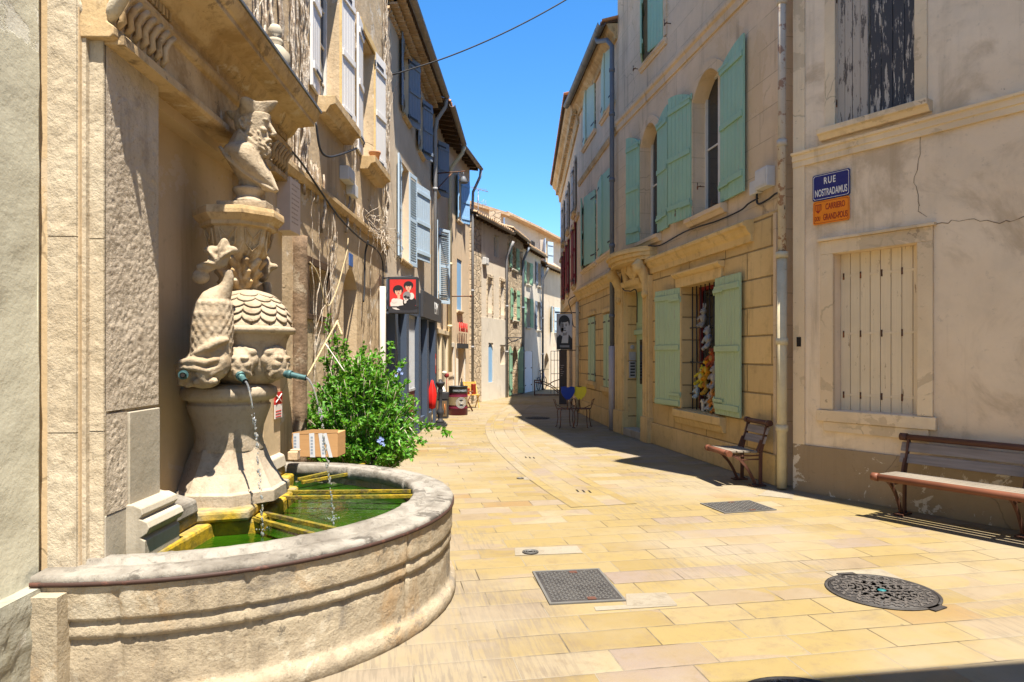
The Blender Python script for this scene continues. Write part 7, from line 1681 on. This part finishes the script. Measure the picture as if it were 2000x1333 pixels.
# yellow chair and red canisters beyond the drum
c = at(921, 797); yl = bare_wood('yellow_stained_wood', (.60,.36,.08), (.5,.29,.06)); o = empty('garden_chair', c, R(20), 'yellow slatted wooden chair beyond the maroon drum', 'chair'); m = MB()
for i in range(5): m.box(-.22,.22,-.2+i*.085,-.13+i*.085,.42,.44)
m.build('seat', yl, o, flip=False); m = MB()
for i in range(4): m.obox((-.22,.21+i*.012,.52+i*.085), (.44,0,0), (0,.02,0), (0,.008,.065))
m.build('backrest', yl, o, flip=False)
for x in (-.21,.19): m = MB(); m.obox((x,-.2,0), (.025,0,0), (0,.03,0), (0,.44,.86)); m.build('leg', yl, o, flip=False); m = MB(); m.obox((x,.24,0), (.025,0,0), (0,.03,0), (0,-.44,.44)); m.build('leg', yl, o, flip=False)
for (dx, dy, h_, l) in ((-.14,-.02,.20,'shorter round red tin on the yellow chair seat'), (.06,.05,.34,'taller round red tin on the yellow chair seat')):
    o = empty('tin', c+Vector((dx,dy,.44)), 0, l, 'tin'); m = MB(); m.lathe([(.075,0),(.08,.01),(.08,h_-.03),(.083,h_-.02),(.083,h_),(0,h_)], (0,0,0), 18); m.build('can', flat('tin_red%g' % h_, (.26,.03,.015), .5), o, flip=False)
c = at(905, 806); o = empty('folding_stool', c+Vector((.1,.3,0)), 0, 'dark red folding stool leaning by the maroon drum', 'stool'); m = MB(); m.tube([(-.15,0,0),(.15,0,.6)], .014, 6); m.tube([(.15,.05,0),(-.15,.05,.6)], .014, 6); m.tube([(-.15,.25,0),(.15,.25,.6)], .014, 6); m.tube([(.15,.3,0),(-.15,.3,.6)], .014, 6); m.build('frame', M['brown_steel'], o, flip=False); m = MB(); m.box(-.17,.17,-.02,.3,.6,.62); m.build('seat', M['brown_steel'], o, flip=False)
# bicycle and iron gate at the bend
c = gp(1058, 762); o = empty('bicycle', c, R(70), 'dark bicycle leaning by the wall at the far bend', 'bicycle')
for x in (-.5, .5):
    m = MB(); m.tube([(x+.31*math.cos(6.283*i/24), 0, .33+.31*math.sin(6.283*i/24)) for i in range(25)], .02, 7); w_o = m.build('wheel', M['iron'], o, flip=False)
    m = MB()
    for i in range(10): m.tube([(x,0,.33), (x+.3*math.cos(.628*i), 0, .33+.3*math.sin(.628*i))], .003, 4)
    m.build('spokes', M['zinc'], w_o, flip=False)
m = MB(); bb, st, hd = Vector((-.05,0,.30)), Vector((-.18,0,.80)), Vector((.36,0,.85)); A_ = Vector((-.5,0,.33)); F_ = Vector((.5,0,.33))
for p, q in ((bb,st),(bb,hd),(st,hd),(A_,bb),(A_,st),(hd,F_)): m.tube([p,q], .018, 7)
m.build('frame', flat('bike_blue', (.05,.07,.16), .4), o, flip=False); m = MB(); m.tube([st, st+Vector((-.02,0,.14))], .014, 7); m.ball(st+Vector((-.03,0,.16)), (.12,.06,.03)); m.build('saddle', M['iron'], o, flip=False)
m = MB(); m.tube([hd, hd+Vector((-.03,0,.16)), ], .016, 7); m.tube([hd+Vector((-.03,-.26,.18)), hd+Vector((-.03,0,.16)), hd+Vector((-.03,.26,.18))], .013, 7); m.build('handlebar', M['iron'], o, flip=False)
Y = 28.7; o = empty('iron_gate', (.95, Y, 0), 0, 'low iron gate with arched bars open across the lane', 'gate'); s = Y/F; X = lambda x: (x-1043)*s+.0; Zz = lambda y: CZ-(y-HZ)*s
m = MB(); m.tube([(X(1043),0,Zz(742)),(X(1043),0,.02)], .025, 7); m.tube([(X(1043),0,.05),(X(1100),0,.05)], .022, 7); m.tube([(X(1100),0,1.2),(X(1100),0,.02)], .025, 7)
for dz in (0, .09): m.tube([(X(1043)+1.2*k/10, 0, Zz(743)-dz-.62*(k/10)**2) for k in range(11)], .02, 7)
m.tube([(X(1100)-.75*k/8, .05, Zz(741)-.30*(k/8)**2) for k in range(9)], .02, 7)
m.build('frame', M['iron_rust'], o, flip=False)
o = empty('railing', (1.95, 30.2, 0), R(20), 'tall iron railing panel behind the low gate', 'railing'); m = MB()
for k in range(5): m.tube([(-.25+k*.16,0,.02),(-.25+k*.16,0,1.9)], .012, 6)
for z in (.3,.9,1.5,1.9): m.tube([(-.25,0,z),(.4,0,z)], .012, 6)
m.build('panel', M['iron'], o, flip=False)

# ================================================================= soft toys hung on the shop window bars
def toy(u, z, sc, cols, label, ears='round', lay=.0):
    r = YW.root('soft_toy', label, 'soft toy', 'soft toys on the shop window bars'); r.location = YW.w(u, -.06, z); r.rotation_euler = (0, rnd.uniform(-.25,.25), YW.rz+rnd.uniform(-.3,.3)); r.scale = (sc, sc, sc)
    a, c = mulc(cols[0], .62), mulc(cols[1], .62); m = MB(); m.ball((0,0,0), (.075,.06,.095), 14, 10); m.ball((0,.01,.135), (.07,.06,.065), 14, 10)
    for k in (-1, 1):
        m.tube([(.05*k,0,.05),(.10*k,.03,.02),(.125*k,.05,-.02)], [.03,.03,.024], 8); m.ball((.13*k,.055,-.03), .026, 8, 6); m.tube([(.035*k,0,-.07),(.06*k,.04,-.12),(.07*k,.06,-.145)], [.035,.034,.03], 8); m.ball((.07*k,.075,-.15), .036, 8, 6)
        if ears == 'round': m.ball((.055*k,0,.195), (.028,.016,.028), 8, 6)
        else: m.tube([(.03*k,0,.18),(.045*k,-.01,.25),(.06*k,.0,.30)], [.018,.022,.01], 8)
    m.build('body', flat('plush_'+label[:9], a, .95, .1, .6), r, remesh=.012, smooth_it=1)
    m = MB(); m.ball((0,.062,.12), (.032,.022,.025), 10, 7); m.ball((0,.04,-.0), (.05,.03,.06), 10, 7); m.build('snout', flat('plush2_'+label[:9], c, .95, .1, .6), r)
    m = MB(); m.ball((0,.085,.127), .009, 8, 6)
    for k in (-1, 1): m.ball((.027*k,.062,.15), .008, 8, 6)
    m.build('eyes', M['iron'], r)
    m = MB(); m.tube([(0,0,.19),(0,.0,.30)], .004, 5); m.build('loop', M['iron'], r)
ug = lambda x: YW.u(x, -.06); zg_ = lambda x, y: YW.z(x, y, -.06)
for x, y, sc, cols, label, ear in ((1374,622,.85,((.36,.34,.31),(.44,.42,.38)),'long eared off white soft toy hung highest on the bars','long'), (1384,662,1.0,((.42,.40,.37),(.36,.42,.48)),'white soft toy with a pale blue belly on the bars','round'),
    (1391,700,.8,((.42,.10,.04),(.55,.3,.1)),'rust red soft toy high on the right of the bars','round'), (1383,722,1.0,((.70,.30,.02),(.72,.52,.08)),'orange and yellow soft toy in the middle of the bars','round'), (1371,736,.9,((.66,.52,.05),(.66,.6,.3)),'lemon yellow soft toy beside the orange one','round'),
    (1396,738,1.0,((.40,.37,.35),(.55,.52,.48)),'grey soft toy with a paler belly on the right bars','long'), (1380,752,.9,((.55,.33,.05),(.5,.2,.04)),'mustard soft toy under the orange one','round'), (1395,766,.95,((.62,.25,.05),(.62,.5,.35)),'ginger soft toy low on the right bars','long'), (1387,785,.75,((.55,.52,.48),(.35,.3,.26)),'pale grey soft toy just above the window ledge','round'), (1362,764,.7,((.45,.55,.6),(.6,.6,.58)),'small pale blue soft toy low on the left bars','round'), (1398,788,.85,((.70,.28,.06),(.7,.5,.3)),'bright orange soft toy at the bottom right of the bars','round')):
    toy(ug(x), zg_(x, y), sc, cols, label, ear)
o = YW.root('toy_house', 'small white toy house on the window ledge', 'toy'); m = MB(); u = YW.u(1374,-.15); z = sw[2]-.004
m.box(u-.05,u+.05,-.2,-.12,z,z+.14); m.prism([(u-.06,-.21,z+.14),(u+.06,-.21,z+.14),(u,-.21,z+.2)], (0,.1,0)); m.build('body', M['frame_white'], o)
o = YW.root('toy_bird', 'turquoise and white plush bird on the window ledge', 'soft toy'); m = MB(); u = YW.u(1392,-.1); m.ball((u,-.1,z+.06), (.09,.06,.06)); m.ball((u-.06,-.08,z+.12), (.045,.04,.04)); m.tube([(u+.06,-.1,z+.08),(u+.14,-.1,z+.12)], [.03,.008], 8); m.build('body', flat('plush_turq', (.25,.50,.56), .9), o, remesh=.01)
for o in bpy.data.objects:
    o.select_set(False)
